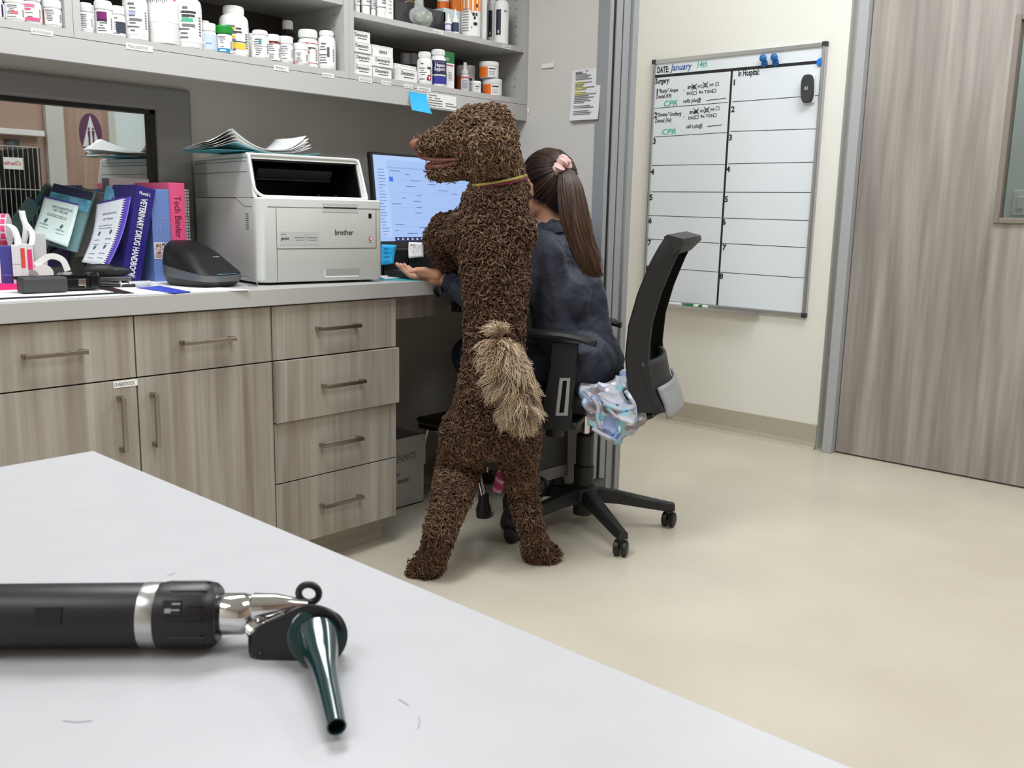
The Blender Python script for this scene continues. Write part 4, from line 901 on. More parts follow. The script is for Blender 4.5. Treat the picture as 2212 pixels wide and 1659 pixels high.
mb = MB(); mb.add(*slab(ux0+.04, ux1-.10, HT-.072, HT-.042, yt_+.035, yt_+.015, .33)); mb.boxr(ux0+.04, ux1-.10, yt_+.028, yt_+.034, HT-.073, HT-.070)
mb.build('output_deck', mat('printer_deck', (28,29,31), .3), pr)
MB().box((-.055,yt_+.03,HT-.048), (.016,.004,.004), .001).build('indicator', M_prl, pr)
for x in (.03, .09): MB().cyl((x,.08,HB+.003), (x,.08,HB+.014), .004).build('paper_peg', mat('printer_deck', (28,29,31), .3), pr)
# white bezel around the opening, lying on the sloping plane
pts = []
for (x, z) in rrect(ux0+.004, ux1-.020, HB+.002, HT-.004, (.034,.004,.016,.006), 5):
    f_ = (z-HB)/(HT-HB); xx = x + (.010*(1-f_)**2.2 if x > 0 else 0)
    pts.append((xx, yb_+(yt_-yb_)*f_-.001, z))
MB().tube(pts, .0045, 8, closed=True, ry=.006, up=(0,1,0)).build('bezel', M_prl, pr, smooth=True)
# seams
sm = MB()
for z in (.352, .322): sm.boxr(ux0-.0006, ux0+.001, yt_+.002, PD-.006, z-.0008, z+.0008)
zf = .224
sm.boxr(-w2+.032, w2-.01, -.0005, .001, zf-.0009, zf+.0009); sm.boxr(-w2-.0004, -w2+.001, .032, .085, zf-.0009, zf+.0009); sm.boxr(-w2-.0004, -w2+.001, .15, PD-.01, .248, .2498)
sm.prism([(-w2-.0004,.085,zf+.0009),(-w2-.0004,.085,zf-.0009),(-w2-.0004,.15,.248),(-w2-.0004,.15,.2498)], (.001,0,0))
sm.boxr(-.148, -.1464, -.0004, .001, .012, zf); sm.boxr(w2-.022, w2-.0204, -.0004, .001, .104, zf); sm.boxr(-.147, w2-.021, -.0006, .001, .1035, .1060)
sm.build('seams', M_seam, pr)
sm = MB()
for k in range(8): sm.boxr(-w2-.0005, -w2+.001, .058, .078, .158+.0062*k, .1605+.0062*k)
sm.build('vent_slots', M_seam, pr)
# grips
MB().boxr(.000, .120, -.0008, .001, zf-.013, zf+.015, .003).build('cover_grip', mat('printer_grip', (190,193,189), .4), pr)
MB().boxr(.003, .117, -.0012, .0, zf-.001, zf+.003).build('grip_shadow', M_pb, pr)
MB().boxr(.004, .124, -.0008, .001, .018, .045, .003).build('tray_grip', mat('printer_grip_dark', (158,162,156), .5), pr)
MB().boxr(.006, .122, -.0024, -.0004, .018, .0215, .001).boxr(.004, .007, -.0024, -.0004, .020, .043, .001).build('grip_lip', M_prl, pr)
text('brother', .0235, frame((.040,-.0008,.145), (1,0,0), (0,0,1)), mat('logo_dark', (44,48,50), .5), pr, world=False, bold=.012, squeeze=.85)
st = MB().boxr(-.137, -.012, -.0008, .0, .116, .155); st.build('sticker', mat('sticker_silver', (188,190,190), .4), pr)
text('genuine', .013, frame((-.134,-.0012,.131), (1,0,0), (0,0,1)), None, pr, world=False, squeeze=.62, bold=.02)
mb = MB()
for (x0, x1, z) in [(-.093,-.060,.1365),(-.088,-.064,.129),(-.052,-.018,.1365),(-.047,-.022,.129),(-.134,-.118,.146)]: mb.boxr(x0, x1, -.0012, -.0007, z, z+.002)
mb.boxr(-.0565, -.0558, -.0012, -.0007, .125, .148)
mb.build('sticker_print', mat('grey_print', (120,118,122), .7), pr)
MB().boxr(.157, .167, -.0009, 0, .196, .210).build('energy_badge', M_pb, pr)
MB().lathe([(.0065,0),(.0065,.0008)], 20, (.163,0,.134), (0,-1,0)).build('red_badge', mat('badge_red', (196,96,104), .5), pr)
MB().lathe([(.0035,0),(.0035,.0012)], 16, (.165,0,.134), (0,-1,0)).build('badge_dot', M_prl, pr)
text('wifi', .006, frame((.157,-.0008,.121), (1,0,0), (0,0,1)), None, pr, world=False)
# papers on top of it
def topz(z): return CT+HT+z
pp = thing('paper_stack', 'curled white papers on a teal folder lying on top of the printer', 'papers', pcx+Vector((-.100,.22,HT+.002)), pang)
def crv(amp, lift): return lambda u, v: Vector(((u-.5)*.30, (v-.5)*.22, .001+amp + lift*(max(0,(u-.72)/.28)**2*.028 + max(0,(.42-abs(u-.22))/.42)**2*.020*(1-v)*1.6) + .002*math.sin(9*u+4*v)))
MB().grid(lambda u, v: Vector(((u-.5)*.34+.0, (v-.5)*.24-.006, .002+max(0,(u-.8)/.2)**2*.006+.0015*math.sin(7*u))), 20, 8).build('folder', mat('teal_folder', (60,160,170), .6), pp, solid=.001)
for k in range(5):
    a_, l_ = .003+.0022*k, .75+.22*k
    o = MB().grid(lambda u, v, a_=a_, l_=l_, k=k: crv(a_, l_)(u, v)+Vector((-.004*k+.003*(k%2), .004*(k%3), 0)), 26, 10).build('sheet', M_paper, pp, smooth=True, solid=.0005)
    o.rotation_euler = (0,0,.03*(k%3-1))

# ---- label printer
lp = thing('label_printer', 'black rounded label printer with grey band on the worktop in front of the white printer', 'label printer', (0,0,0))
lc = Vector((1.372, 2.43, CT)); lp.location = lc; lp.rotation_euler = (0,0,math.radians(12)); lp.scale = (1.22, 1.05, 1.06)
def lp_sec(z0f, z1f, grow, name, m_, zt=None):
    pass
def hull(lv, n=28):      # stacked superellipse rings: (cx, cy, rx, ry, z)
    v = []
    for (cx, cy, rx, ry, z, tilt) in lv:
        for k in range(n):
            a_ = 2*PI*k/n; c_, s_ = math.cos(a_), math.sin(a_); e_ = .55
            x = cx+rx*math.copysign(abs(c_)**e_, c_); y = cy+ry*math.copysign(abs(s_)**e_, s_)
            v.append((x, y, z+tilt*(y-cy)/ry))
    f = [(j*n+k, j*n+(k+1)%n, (j+1)*n+(k+1)%n, (j+1)*n+k) for j in range(len(lv)-1) for k in range(n)]+[tuple(range(n)), tuple((len(lv)-1)*n+k for k in range(n))]
    return v, f
mb = MB(); mb.add(*hull([(0,.0,.052,.075,0,0),(0,0,.058,.086,.006,0),(0,0,.064,.094,.022,.006)])); mb.build('base', M_black, lp, smooth=True)
mb = MB(); mb.add(*hull([(0,0,.0645,.0945,.022,.006),(0,0,.066,.097,.046,.014)])); mb.build('band', mat('label_printer_band', (112,114,116), .35, .4), lp, smooth=True)
mb = MB(); mb.add(*hull([(0,0,.0655,.0965,.047,.014),(0,.004,.064,.093,.058,.020),(0,.016,.056,.078,.080,.026),(0,.026,.045,.058,.098,.020),(0,.034,.030,.036,.108,.008)])); mb.build('lid', M_black, lp, smooth=True)
MB().box((.0,-.094,.0355), (.055,.004,.0015)).build('label_slot', mat('slot_blue', (90,150,165), .4), lp)
text('wireless', .006, frame((-.012,-.060,.078), (1,0,0), (0,.55,.8)), mat('pale_print', (190,190,190), .5), lp, world=False)
cb_ = thing('usb_cable', 'thin grey cable looping beside the label printer', 'cable', (1.50, 2.42, CT))
MB().tube(smooth_path([(1.495,2.44,CT+.012),(1.485,2.40,CT+.026),(1.492,2.36,CT+.020),(1.490,2.335,CT+.005),(1.478,2.325,CT+.0025),(1.462,2.34,CT+.0025)]), .0016, 8).build('cable', mat('cable_grey', (120,120,120), .5), cb_, world=True, smooth=True)

# ---- books in a row
def book(cx, y0, w_, h_, d_, cov, lab, name='book', cat='book', lean=0, pages=True, z=CT, rz=0):
    t = thing(name, lab, cat, (cx, y0, z), rot=(0, lean, rz))
    mb = MB().boxr(-w_/2, -w_/2+.0025, 0, d_, .0, h_).boxr(w_/2-.0025, w_/2, 0, d_, 0, h_).boxr(-w_/2, w_/2, -.002, .002, 0, h_, .0015)
    mb.build('cover', cov, t)
    if pages: MB().boxr(-w_/2+.003, w_/2-.003, .003, d_-.005, .004, h_-.005).build('pages', mat('page_block', (222,216,204), .8), t)
    return t
navy = mat('book_navy', (44,36,120), .35); dblue = mat('dictionary_blue', (112,140,200), .45); bpink = mat('binder_pink', (236,92,140), .4)
def spine_text(t, s, size, x, ztop, m_, squeeze=1, bold=0, y=-.0032): return text(s, size, frame((x, y, ztop), (0,0,-1), (1,0,0)), m_, t, world=False, squeeze=squeeze, bold=bold)
WHT = mat('white_print', (238,238,242), .5)
t = book(1.312, 2.60, .056, .272, .15, navy, 'dark blue VETERINARY DRUG HANDBOOK leaning against the blue dictionary', lean=math.radians(13))
t.location.x -= .068; t.location.z = CT+.0066
spine_text(t, 'VETERINARY DRUG HANDBOOK', .0255, -.010, .238, WHT, squeeze=.60, bold=.03)
text("Plumb's", .012, frame((-.019,-.0032,.248), (1,0,0), (0,0,1)), WHT, t, world=False, bold=.02, squeeze=.9)
text('WILEY', .009, frame((-.014,-.0032,.012), (1,0,0), (0,0,1)), mat('pale_blue_print', (150,170,220), .5), t, world=False)
t = book(1.352, 2.615, .056, .268, .20, dblue, 'light blue comprehensive veterinary dictionary with four small pictures on its spine')
lbp = mat('pale_blue_print', (196,210,240), .5)
for k, s in enumerate(['Dictionary', 'Veterinary', 'Comprehensive']): spine_text(t, s, .0135, -.018+.0125*k, .185, lbp, squeeze=.85, bold=.01)
for a_ in (0, 1):
    for b_ in (0, 1): MB().boxr(-.024+.022*a_, -.004+.022*a_, -.0036, -.0028, .070+.022*b_, .090+.022*b_).build('picture', mat('spine_picture_%d' % (a_+2*b_), [(96,50,40),(150,120,110),(110,70,50),(70,66,60)][a_+2*b_], .5, noise=(120,.12,(220,200,190),(1,1,1))), t)
MB().boxr(-.026, .021, -.0032, -.0026, .067, .115).build('picture_ground', WHT, t)
spine_text(t, 'Third edition', .007, .0, .06, lbp)
t = book(1.4085, 2.622, .050, .288, .21, bpink, 'bright pink binder with handwritten Tech Binder on its spine', 'binder', 'binder')
spine_text(t, 'Tech Binder', .030, -.010, .250, mat('dark_red_pen', (120,20,60), .6), squeeze=.82)
t = thing('clear_file', 'pale plastic file sleeve behind the pink binder', 'file', (1.36, 2.83, CT))
MB().boxr(-.055, .07, 0, .003, .0, .30).build('sleeve', mat('frosted_sleeve', (226,214,216), .3, alpha=.8), t)
t = thing('spiral_notebook', 'black and white checked spiral notebook between the pink binder and the printer', 'notebook', (1.4515, 2.64, CT))
ck = mat('checked_cover', (205,205,200), .5)
nt = ck.node_tree; g = nt.nodes.new('ShaderNodeTexCoord'); br = nt.nodes.new('ShaderNodeTexBrick'); br.inputs['Scale'].default_value = 55; br.offset = 0
br.inputs['Color1'].default_value = (*s2l((190,190,186)),1); br.inputs['Color2'].default_value = (*s2l((212,212,208)),1); br.inputs['Mortar'].default_value = (*s2l((50,50,50)),1); br.inputs['Mortar Size'].default_value = .06; br.inputs['Brick Width'].default_value = .5; br.inputs['Row Height'].default_value = .5
mp = nt.nodes.new('ShaderNodeMapping'); mp.inputs['Rotation'].default_value = (PI/2,0,0); nt.links.new(g.outputs['Object'], mp.inputs[0]); nt.links.new(mp.outputs[0], br.inputs[0]); nt.links.new(br.outputs[0], nt.nodes['Principled BSDF'].inputs['Base Color'])
MB().boxr(-.013, .006, 0, .18, 0, .27, .001).build('cover', ck, t)
mb = MB()
for k in range(26):
    z = .012+.0098*k; mb.tube([(.009+.005*math.cos(a_), -.001+.005*math.sin(a_), z) for a_ in [2*PI*j/8 for j in range(8)]], .0008, 4, closed=True)
mb.build('spiral', M_black, t)

# ---- leaning booklets and the brochure box
def quad(c, nu=10, nv=12, bow=0, off=(0,0,0)):    # c: TL TR BR BL points
    c = [Vector(p)+Vector(off) for p in c]; nrm = (c[1]-c[0]).cross(c[3]-c[0]).normalized()
    return lambda u, v: (c[0]*(1-u)+c[1]*u)*(1-v)+(c[3]*(1-u)+c[2]*u)*v + nrm*bow*math.sin(PI*v)
def Q(pts, ds): return [P(px, py, d) for (px, py), d in zip(pts, ds)]
def on_quad(fn, u, v, nrm=.0012):                   # frame on a sheet for lettering
    o = fn(u, v); x = (fn(min(1,u+.05), v)-o); y = (fn(u, max(0,v-.05))-o)
    f_ = frame(o, x, y); return f_ @ Matrix.Translation((0,0,nrm))
pale = mat('mint_page', (206,222,218), .4); pedge = mat('purple_edge', (66,52,140), .5)
c1 = Q([(96,426),(170,444),(146,534),(70,506)], (2.69,2.69,2.60,2.60))
t = thing('brochure_box', 'clear brochure box with mint certificate page, leaning left of the spiral booklet', 'brochure box', (1.08, 2.72, CT))
f1 = quad(c1, bow=.004)
MB().grid(f1, 10, 12).build('page', pale, t, world=True, smooth=True, solid=.001)
c2 = Q([(116,396),(203,416),(164,545),(76,524)], (2.74,2.74,2.64,2.64)); f2 = quad(c2)
mb = MB(); e_ = [Vector(p)+E2*.006 for p in c2]; mb.prism([c2[0], c2[1], c2[2], c2[3]], E2*.012)
mb.build('clear_case', mat('teal_clear_case', (150,196,196), .15, alpha=.38), t, world=True)
MB().grid(lambda u, v: f2(u, v*.16), 4, 4).build('dark_header', mat('dark_header', (26,34,60), .4), t, world=True, solid=.001)
MB().grid(lambda u, v: f2(u, .14+v*.2)+Vector((0,0,.0))-E2*.001, 4, 4).build('blue_header', mat('header_blue', (96,158,184), .4, noise=(40,.1,(60,120,140),(1,1,1))), t, world=True, solid=.001)
MB().grid(lambda u, v: f1(u, -.035+v*.035)-E2*.001, 6, 2).build('page_edge', pedge, t, world=True, solid=.001)
dk = mat('dark_teal_print', (70,98,110), .6)
def certificate(f, t, k):
    for (s, u, v, sz) in [('RECOGNITION', .28, .19, .0105), ('VET TECHS', .32, .27, .0105)]: text(s, sz*k, on_quad(f, u, v), dk, t, bold=.02, squeeze=.8)
    mb = MB()
    for v in (.36, .40): 
        M_ = on_quad(f, .2, v); mb.add([M_@Vector(q) for q in [(0,0,0),(.055*k,0,0),(.055*k,.0016,0),(0,.0016,0)]], [(0,1,2,3)])
    for (u, v) in ((.22,.55),(.68,.58)) if k > .9 else ((.3,.48),(.75,.46),(.3,.72),(.72,.70)):
        M_ = on_quad(f, u, v); mb.add([M_@Vector(((.004*math.cos(a_)), .008*math.sin(a_), 0)) for a_ in [2*PI*j/12 for j in range(12)]], [tuple(range(12))])
        text('VEDETRIN' if u > .5 else 'ALCEDIN', .008*k, on_quad(f, u-.15, v+.12), dk, t, bold=.01, squeeze=.7)
        M_ = on_quad(f, u-.12, v+.19); mb.add([M_@Vector(q) for q in [(0,0,0),(.024*k,0,0),(.024*k,.0012,0),(0,.0012,0)]], [(0,1,2,3)])
    mb.build('printed_marks', dk, t, world=True)['kind'] = 'stuff'
certificate(f1, t, 1)
c3 = Q([(209,442),(268,429),(221,574),(176,566)], (2.72,2.70,2.56,2.58)); f3 = quad(c3, bow=.012)
t = thing('spiral_booklet', 'leaning purple spiral booklet with pale page, left of the drug handbook', 'booklet', (1.20, 2.66, CT))
MB().grid(f3, 10, 14).build('page', mat('pale_grey_page', (212,216,222), .5), t, world=True, smooth=True, solid=.001)
MB().grid(lambda u, v: f3(u, -.03+v*.03), 6, 2).build('page_edge', pedge, t, world=True, solid=.001)
purple = mat('purple_cover', (92,72,178), .4)
MB().grid(lambda u, v: f3(1+.24*u, -.01+v*1.0)-E2*-.004, 4, 14).build('cover', purple, t, world=True, smooth=True, solid=.002)
mb = MB()
for k in range(30):
    o = f3(1.0, .01+k*.033); d1 = (f3(1,.5)-f3(.9,.5)).normalized()
    mb.tube([o-d1*.003, o-E2*.004, o+d1*.005], .0013, 5)
mb.build('spiral', M_white, t, world=True)
certificate(f3, t, .8)
t = thing('file_holder', 'grey upright file holder behind the leaning booklets', 'file holder', (1.20, 2.79, CT))
c4 = Q([(196,412),(232,418),(215,548),(160,556)], (2.78,2.78,2.70,2.70))
mb = MB(); mb.prism(c4, E2*.012); c5 = Q([(232,418),(262,440),(226,560),(215,548)], (2.78,2.74,2.66,2.70)); mb.prism(c5, E2*.01)
mb.build('panel', mat('holder_grey', (92,90,88), .35), t, world=True)
t = thing('blue_pamphlets', 'crumpled light blue pamphlets sticking up behind the purple booklet', 'pamphlets', (1.27, 2.78, CT+.2))
c6 = Q([(228,408),(288,412),(270,470),(222,470)], (2.78,2.78,2.74,2.74)); f6 = quad(c6)
MB().grid(lambda u, v: f6(u, v)+Vector((0,.006*math.sin(9*u+3*v),.012*math.sin(11*u)*(1-v))), 12, 6).build('sheet', mat('pamphlet_blue', (120,180,206), .5, noise=(30,.15,(70,140,170),(1,1,1))), t, world=True, solid=.001)
c7 = Q([(173,393),(284,390),(284,440),(173,440)], (2.80,2.92,2.92,2.80))
# ---- tape dispenser
tp = thing('tape_dispenser', 'grey tape dispenser with white tape roll behind the black desk device', 'tape dispenser', P(110, 606, 2.47), math.radians(-26)); tp.location.z = CT
mb = MB()
side = [(-.050,0),(.045,0),(.050,.030),(.030,.040),(.018,.040),(.006,.014),(-.006,.010),(-.018,.018),(-.032,.046),(-.046,.050),(-.052,.030)]
for y in (-.018, .014): mb.prism([(x, y, z) for x, z in side], (0,.004,0))
mb.boxr(-.050, .045, -.014, .014, 0, .006).boxr(.030, .052, -.020, .020, .0, .042, .003)
mb.build('body', mat('dispenser_grey', (150,152,154), .3), tp)
MB().lathe([(.012,-.009),(.026,-.009),(.026,.009),(.012,.009)], 28, (-.018,0,.036), (0,1,0)).build('tape_roll', mat('tape_white', (232,230,224), .4), tp, smooth=True)
MB().tube(smooth_path([(-.035,0,.06),(.0,0,.083),(.03,0,.075),(.042,0,.045)]), .0008, 6, ry=.009, up=(0,0,1)).build('tape_strip', M_paper, tp, smooth=True)
# ---- black device in front
bd = thing('hole_punch', 'black hole punch lying on papers at the left front of the worktop', 'punch', P(132, 628, 2.36), math.radians(-4)); bd.location.z = CT+.002
MB().box((-.045,-.005,.020), (.105,.055,.038), .005).build('grip', mat('rubber_charcoal', (66,66,68), .6), bd)
MB().box((.035,.012,.018), (.10,.042,.032), .006).box((-.01,.022,.036), (.19,.022,.008), .003).box((.082,.01,.024), (.030,.050,.044), .010).build('body', M_blackg, bd)
MB().box((.048,-.009,.022), (.018,.006,.018), .002).box((.055,-.012,.020), (.004,.006,.020)).build('spring_plate', M_chrome, bd)
# ---- stapler
sp = thing('stapler', 'black stapler between the hole punch and the drug handbook', 'stapler', P(236, 612, 2.52), math.radians(-20)); sp.location.z = CT
MB().box((0,0,.005), (.13,.034,.010), .004).build('base', M_black, sp)
MB().sphere((-.020,0,.046), .030, 18, (1.5,.6,.62)).sphere((.012,0,.044), .024, 18, (2.0,.55,.55)).build('top_handle', mat('rubber_black', (24,26,26), .55), sp, smooth=True)
MB().box((.0,0,.024), (.11,.018,.012), .002).box((.050,0,.018), (.012,.020,.022), .002).cyl((-.03,-.012,.022), (-.03,.012,.022), .006).build('magazine', mat('stapler_steel', (120,120,122), .25, .9), sp)
# ---- syringe
a = P(259, 615, 2.52); b_ = P(350, 612, 2.60); a.z = b_.z = CT+.0095; u_ = (b_-a).normalized()
sy = thing('syringe', 'clear capped syringe with grey plunger lying in front of the books', 'syringe', (a+b_)/2)
MB().lathe([(.0075,.026),(.0075,.082),(.003,.084)], 18, a, u_).build('barrel', mat('syringe_plastic', (222,226,232), .2, alpha=.75), sp if False else sy, world=True, smooth=True)
MB().lathe([(.0085,0),(.0085,.002),(.0035,.003),(.0035,.024),(.009,.024),(.009,.027),(.004,.028)], 16, a, u_).build('plunger', M_white, sy, world=True, smooth=True)
MB().lathe([(.0068,.070),(.0068,.078)], 16, a, u_).build('stopper', mat('stopper_grey', (80,82,90), .5), sy, world=True, smooth=True)
MB().lathe([(.0042,.084),(.0036,.098),(.0008,.099),(.0008,.112)], 12, a, u_).build('needle_hub', M_white, sy, world=True, smooth=True)
mb = MB(); F_ = frame(a+u_*.03+Vector((0,0,.0078)), u_, E2)
for k in range(11): mb.box((.0045*k,-.002,0), (.0006,.004 if k%2 else .006,.0003), 0, F_)
mb.build('scale_marks', INK, sy, world=True)
# ---- sheets lying on the worktop
def flat(pts, z, m_, name, lab, cat='paper'):
    q = [on(px, py, 2, CT+z) for px, py in pts]; c_ = sum(q, Vector())/len(q)
    t = thing(name, lab, cat, c_); MB().prism(q, (0,0,.0012)).build('sheet', m_, t, world=True); return t
flat([(-60,628),(60,618),(260,629),(300,636),(-60,656)], .0002, M_paper, 'paper_sheet', 'white paper sheets at the left front edge of the worktop under the punch')
flat([(-60,650),(110,642),(285,633),(275,631),(100,640),(-60,647)], .0016, INK, 'black_cord_strip', 'thin black strip along the front of the white papers', 'strip')
flat([(205,622),(225,617),(290,634),(265,635)], .0016, mat('dark_red_black', (50,22,24), .5), 'dark_folder', 'dark folder corner under the stapler', 'folder')
flat([(300,620),(360,612),(540,627),(410,632)], .0003, M_paper, 'paper_sheet', 'white sheet under the label printer')
flat([(295,622),(345,618),(412,631),(375,634)], .0018, mat('cobalt_blue_cover', (60,80,200), .4), 'blue_booklet', 'blue booklet lying left of the label printer', 'booklet')
flat([(200,615),(340,605),(470,628),(300,637),(240,630)], .0001, mat('white_paper_b', (234,236,240), .7), 'paper_sheet', 'white sheet between the syringe and the counter edge')
flat([(800,596),(880,584),(960,596),(905,607),(826,606)], .0002, mat('teal_folder', (60,160,170), .6), 'teal_folder', 'teal folder under papers right of the printer', 'folder')
flat([(805,590),(870,583),(925,597),(830,603)], .0016, M_paper, 'paper_sheet', 'white sheets on the teal folder right of the printer')
flat([(835,585),(872,573),(905,583),(870,588)], .0030, mat('coral_pad', (226,84,104), .5), 'coral_pad', 'coral red note pad in front of the keyboard', 'pad')
# ---- left cluster: tray with boxes and rolls
tr_ = thing('pink_tray', 'shallow hot pink tray at the left end of the worktop', 'tray', (.94, 2.62, CT)); tr_.rotation_euler = (0,0,math.radians(-6))
MB().boxr(-.17, .085, -.075, -.071, 0, .017).boxr(-.17, .085, .071, .075, 0, .017).boxr(.081, .085, -.071, .071, 0, .017).boxr(-.17, -.166, -.071, .071, 0, .017).boxr(-.166, .081, -.071, .071, 0, .003).build('body', mat('hot_pink', (236,40,120), .4), tr_)
def cart(px0, px1, py0, py1, d, lab, col, marks=(), name='label_carton', dep=.05, rz=-.35):
    a = P((px0+px1)/2, py1, d); w_ = (px1-px0)*m_per_px(a); h_ = P((px0+px1)/2, py0, d).z-(CT+.004)
    t = thing(name, lab, 'box', (a.x, a.y, CT+.004), rz); MB().boxr(-w_/2, w_/2, 0, dep, 0, h_, .001).build('carton', cmat(col, .45, 'card'), t)
    for (mc, a0, a1, b0, b1) in marks: MB().boxr(w_*(a0-.5), w_*(a1-.5), -.0008, 0, h_*b0, h_*b1).build('print_block', cmat(mc, .5), t)
    return t, w_, h_
t, w_, h_ = cart(1, 30, 532, 601, 2.42, 'purple-blue carton standing in the pink tray', (72,70,150), [((240,240,245),-.0,.12,.1,.7),((110,112,190),.2,.9,.28,.31)])
text('Purrfec', .010, frame((-w_*.3,-.001,.004), (1,0,0), (0,0,1)), mat('pink_print', (240,150,190), .5), t, world=False, bold=.02, squeeze=.8)
cart(30, 46, 530, 600, 2.42, 'tall white carton between the purple carton and the red-striped one', (222,222,222), [((190,190,190),.0,1,.55,.57)])
cart(45, 61, 527, 599, 2.44, 'white carton with an orange-red stripe label', (226,224,222), [((226,80,60),.25,.75,.45,.90)])
cart(60, 75, 528, 598, 2.46, 'white carton with a pink label beside the tape dispenser', (224,222,224), [((236,60,120),.2,.8,.40,.88)])
cart(75, 100, 504, 556, 2.56, 'pale translucent box behind the tape dispenser', (214,216,216), [((110,140,190),.3,.9,.1,.3)], 'pale_box')
ring = [(2*PI*k/28) for k in range(28)]
lr = thing('label_roll', 'roll of white labels with pink squares at the left picture edge', 'label roll', P(2, 498, 2.52))
MB().lathe([(.012,-.02),(.045,-.02),(.045,.02),(.012,.02)], 32, (0,0,0), E1+Vector((0,.35,0))).build('roll', cmat((232,226,228), .5, 'label'), lr, smooth=True)
mb = MB(); ax_ = (E1+Vector((0,.35,0))).normalized(); q_ = Vector((0,0,1)).rotation_difference(ax_).to_matrix().to_4x4()
for k in range(14):
    for j in (-1, 0, 1):
        a_ = 2*PI*k/14; sub = MB(); patch(sub, .0456, a_, j*.0125-.0052, j*.0125+.0052, .17, 3); mb.add([q_ @ Vector(v) for v in sub.v], sub.f)
mb.build('pink_labels', cmat((236,60,130), .5), lr)
def strip(name, pts, w_, lab):
    pts = [P(*p) for p in pts]; sm_ = smooth_path(pts, 6); mb = MB(); wd = E1*.6*w_+E2*.5*w_
    for i, p in enumerate(sm_): mb.v += [tuple(p-wd*.5), tuple(p+wd*.5)]
    mb.f = [(2*i, 2*i+1, 2*i+3, 2*i+2) for i in range(len(sm_)-1)]; mb.mi = [0]*len(mb.f)
    t = thing(name, lab, 'strip', sm_[0]); mb.build('strip', M_paper, t, world=True, smooth=True, solid=.0006)
strip('label_strip', [(47,455,2.50),(50,470,2.50),(56,490,2.50),(54,512,2.50),(50,527,2.50)], .020, 'white label strip curling up behind the cartons')
strip('label_strip', [(16,484,2.46),(28,492,2.46),(36,510,2.46),(39,530,2.46),(38,560,2.46)], .022, 'white label strip arching over the tall white carton')
strip('label_strip', [(56,482,2.53),(68,500,2.50),(70,515,2.48),(68,530,2.47)], .018, 'short white label strip right of the curling one')
# ---- monitor
mo = thing('monitor', 'black widescreen computer monitor showing a pale blue page on the worktop behind the dog', 'monitor', (2.41, 2.62, CT))
tilt = Matrix.Translation((0,0,.255)) @ Matrix.Rotation(math.radians(-7), 4, 'X'); MW, MH = .53, .335
MB().box((0,0,0), (MW,.022,MH), .004, tilt).build('housing', M_black, mo)
bz = MB().boxr(-MW/2+.001, MW/2-.001, -.0128, -.011, -MH/2+.001, -MH/2+.018)
sw, sh = MW-.020, MH-.032; sz0 = .006
scr = bpy.data.materials.new('lit_screen'); scr.use_nodes = True; nt = scr.node_tree; b = nt.nodes['Principled BSDF']
b.inputs['Base Color'].default_value = (.02,.02,.02,1); b.inputs['Roughness'].default_value = .3; b.inputs['Emission Color'].default_value = (*s2l((160,190,240)),1); b.inputs['Emission Strength'].default_value = 1.0
so = MB().box((0,-.0116,sz0), (sw,.0012,sh), 0, tilt).build('screen', scr, mo)
def emi(name, c, s=1.0):
    m_ = mat(name, c, .4, emis=s); m_.node_tree.nodes['Principled BSDF'].inputs['Base Color'].default_value = (.02,.02,.02,1); return m_
def sbox(mb, u0, u1, v0, v1, k=0): mb.box((-sw/2+sw*(u0+u1)/2, -.0123-.0002*k, sz0+sh/2-sh*(v0+v1)/2), (sw*(u1-u0),.0004,sh*(v1-v0)), 0, tilt)
mb = MB(); sbox(mb, 0, 1, 0, .05); sbox(mb, .0, .12, .05, .95); mb.build('page_panels', emi('screen_pale', (172,200,244)), mo)
mb = MB(); sbox(mb, .11, 1, .13, .145, 1); [sbox(mb, .2, 1, v, v+.004, 1) for v in (.28,.42,.60,.72,.82)]; mb.build('page_rules', emi('screen_rule', (140,170,220)), mo)
mb = MB(); rr_ = random.Random(5)
for k in range(22): v = .16+k*.036; sbox(mb, .03, .03+rr_.uniform(.03,.07), v, v+.008, 1)
for k in range(24): u = rr_.uniform(.14,.8); v = .1+k*.035; sbox(mb, u, u+rr_.uniform(.03,.10), v, v+.009, 1)
mb.build('page_text', emi('screen_text', (90,120,180)), mo)['kind'] = 'stuff'
mb = MB(); sbox(mb, .13, .165, .245, .30, 1); sbox(mb, .53, .56, .90, .92, 1); mb.build('page_button', emi('screen_button', (30,110,230)), mo)
mb = MB(); sbox(mb, .14, 1, .953, 1, 1); mb.build('taskbar', emi('screen_taskbar', (24,40,96), .8), mo)
mb = MB()
for k in range(12): sbox(mb, .16+.045*k, .176+.045*k, .965, .988, 2)
mb.build('taskbar_icons', emi('screen_icons', (190,205,235)), mo)
bz.build('bezel', M_blackg, mo).matrix_local = tilt
MB().box((0,.035,.112), (.06,.03,.2), .006).build('stand_neck', M_black, mo); MB().box((0,.02,.006), (.22,.18,.012), .005).build('stand_base', M_black, mo)
DY = P(900, 572, 3.30).y-.014
def note(px0, px1, py0, py1, d, m_, lab, skew=0):
    c_ = [on(qx, qy, 1, yy) for (qx, qy), yy in zip([(px0,py0),(px1,py0+1),(px1-skew,py1-3),(px0,py1)], (d,d,d-.008,d-.008))]; f_ = quad(c_, bow=.002)
    t = thing('sticky_note', lab, 'note', c_[0]); MB().grid(f_, 4, 6).build('sheet', m_, t, world=True, smooth=True, solid=.0004); return t, f_
md = .742*2.25+.67*2.59
t, f_ = note(824, 857, 528, 573, DY, mat('sticky_blue', (30,178,240), .6), 'blue sticky note with handwriting under the monitor beside the printer', 7)
for k, s in enumerate(['Den', 'Baby no', 'empty', 'a you!']): text(s, .0105, on_quad(f_, .16, .25+.2*k), mat('navy_pen', (20,50,120), .6), t, shear=.2)
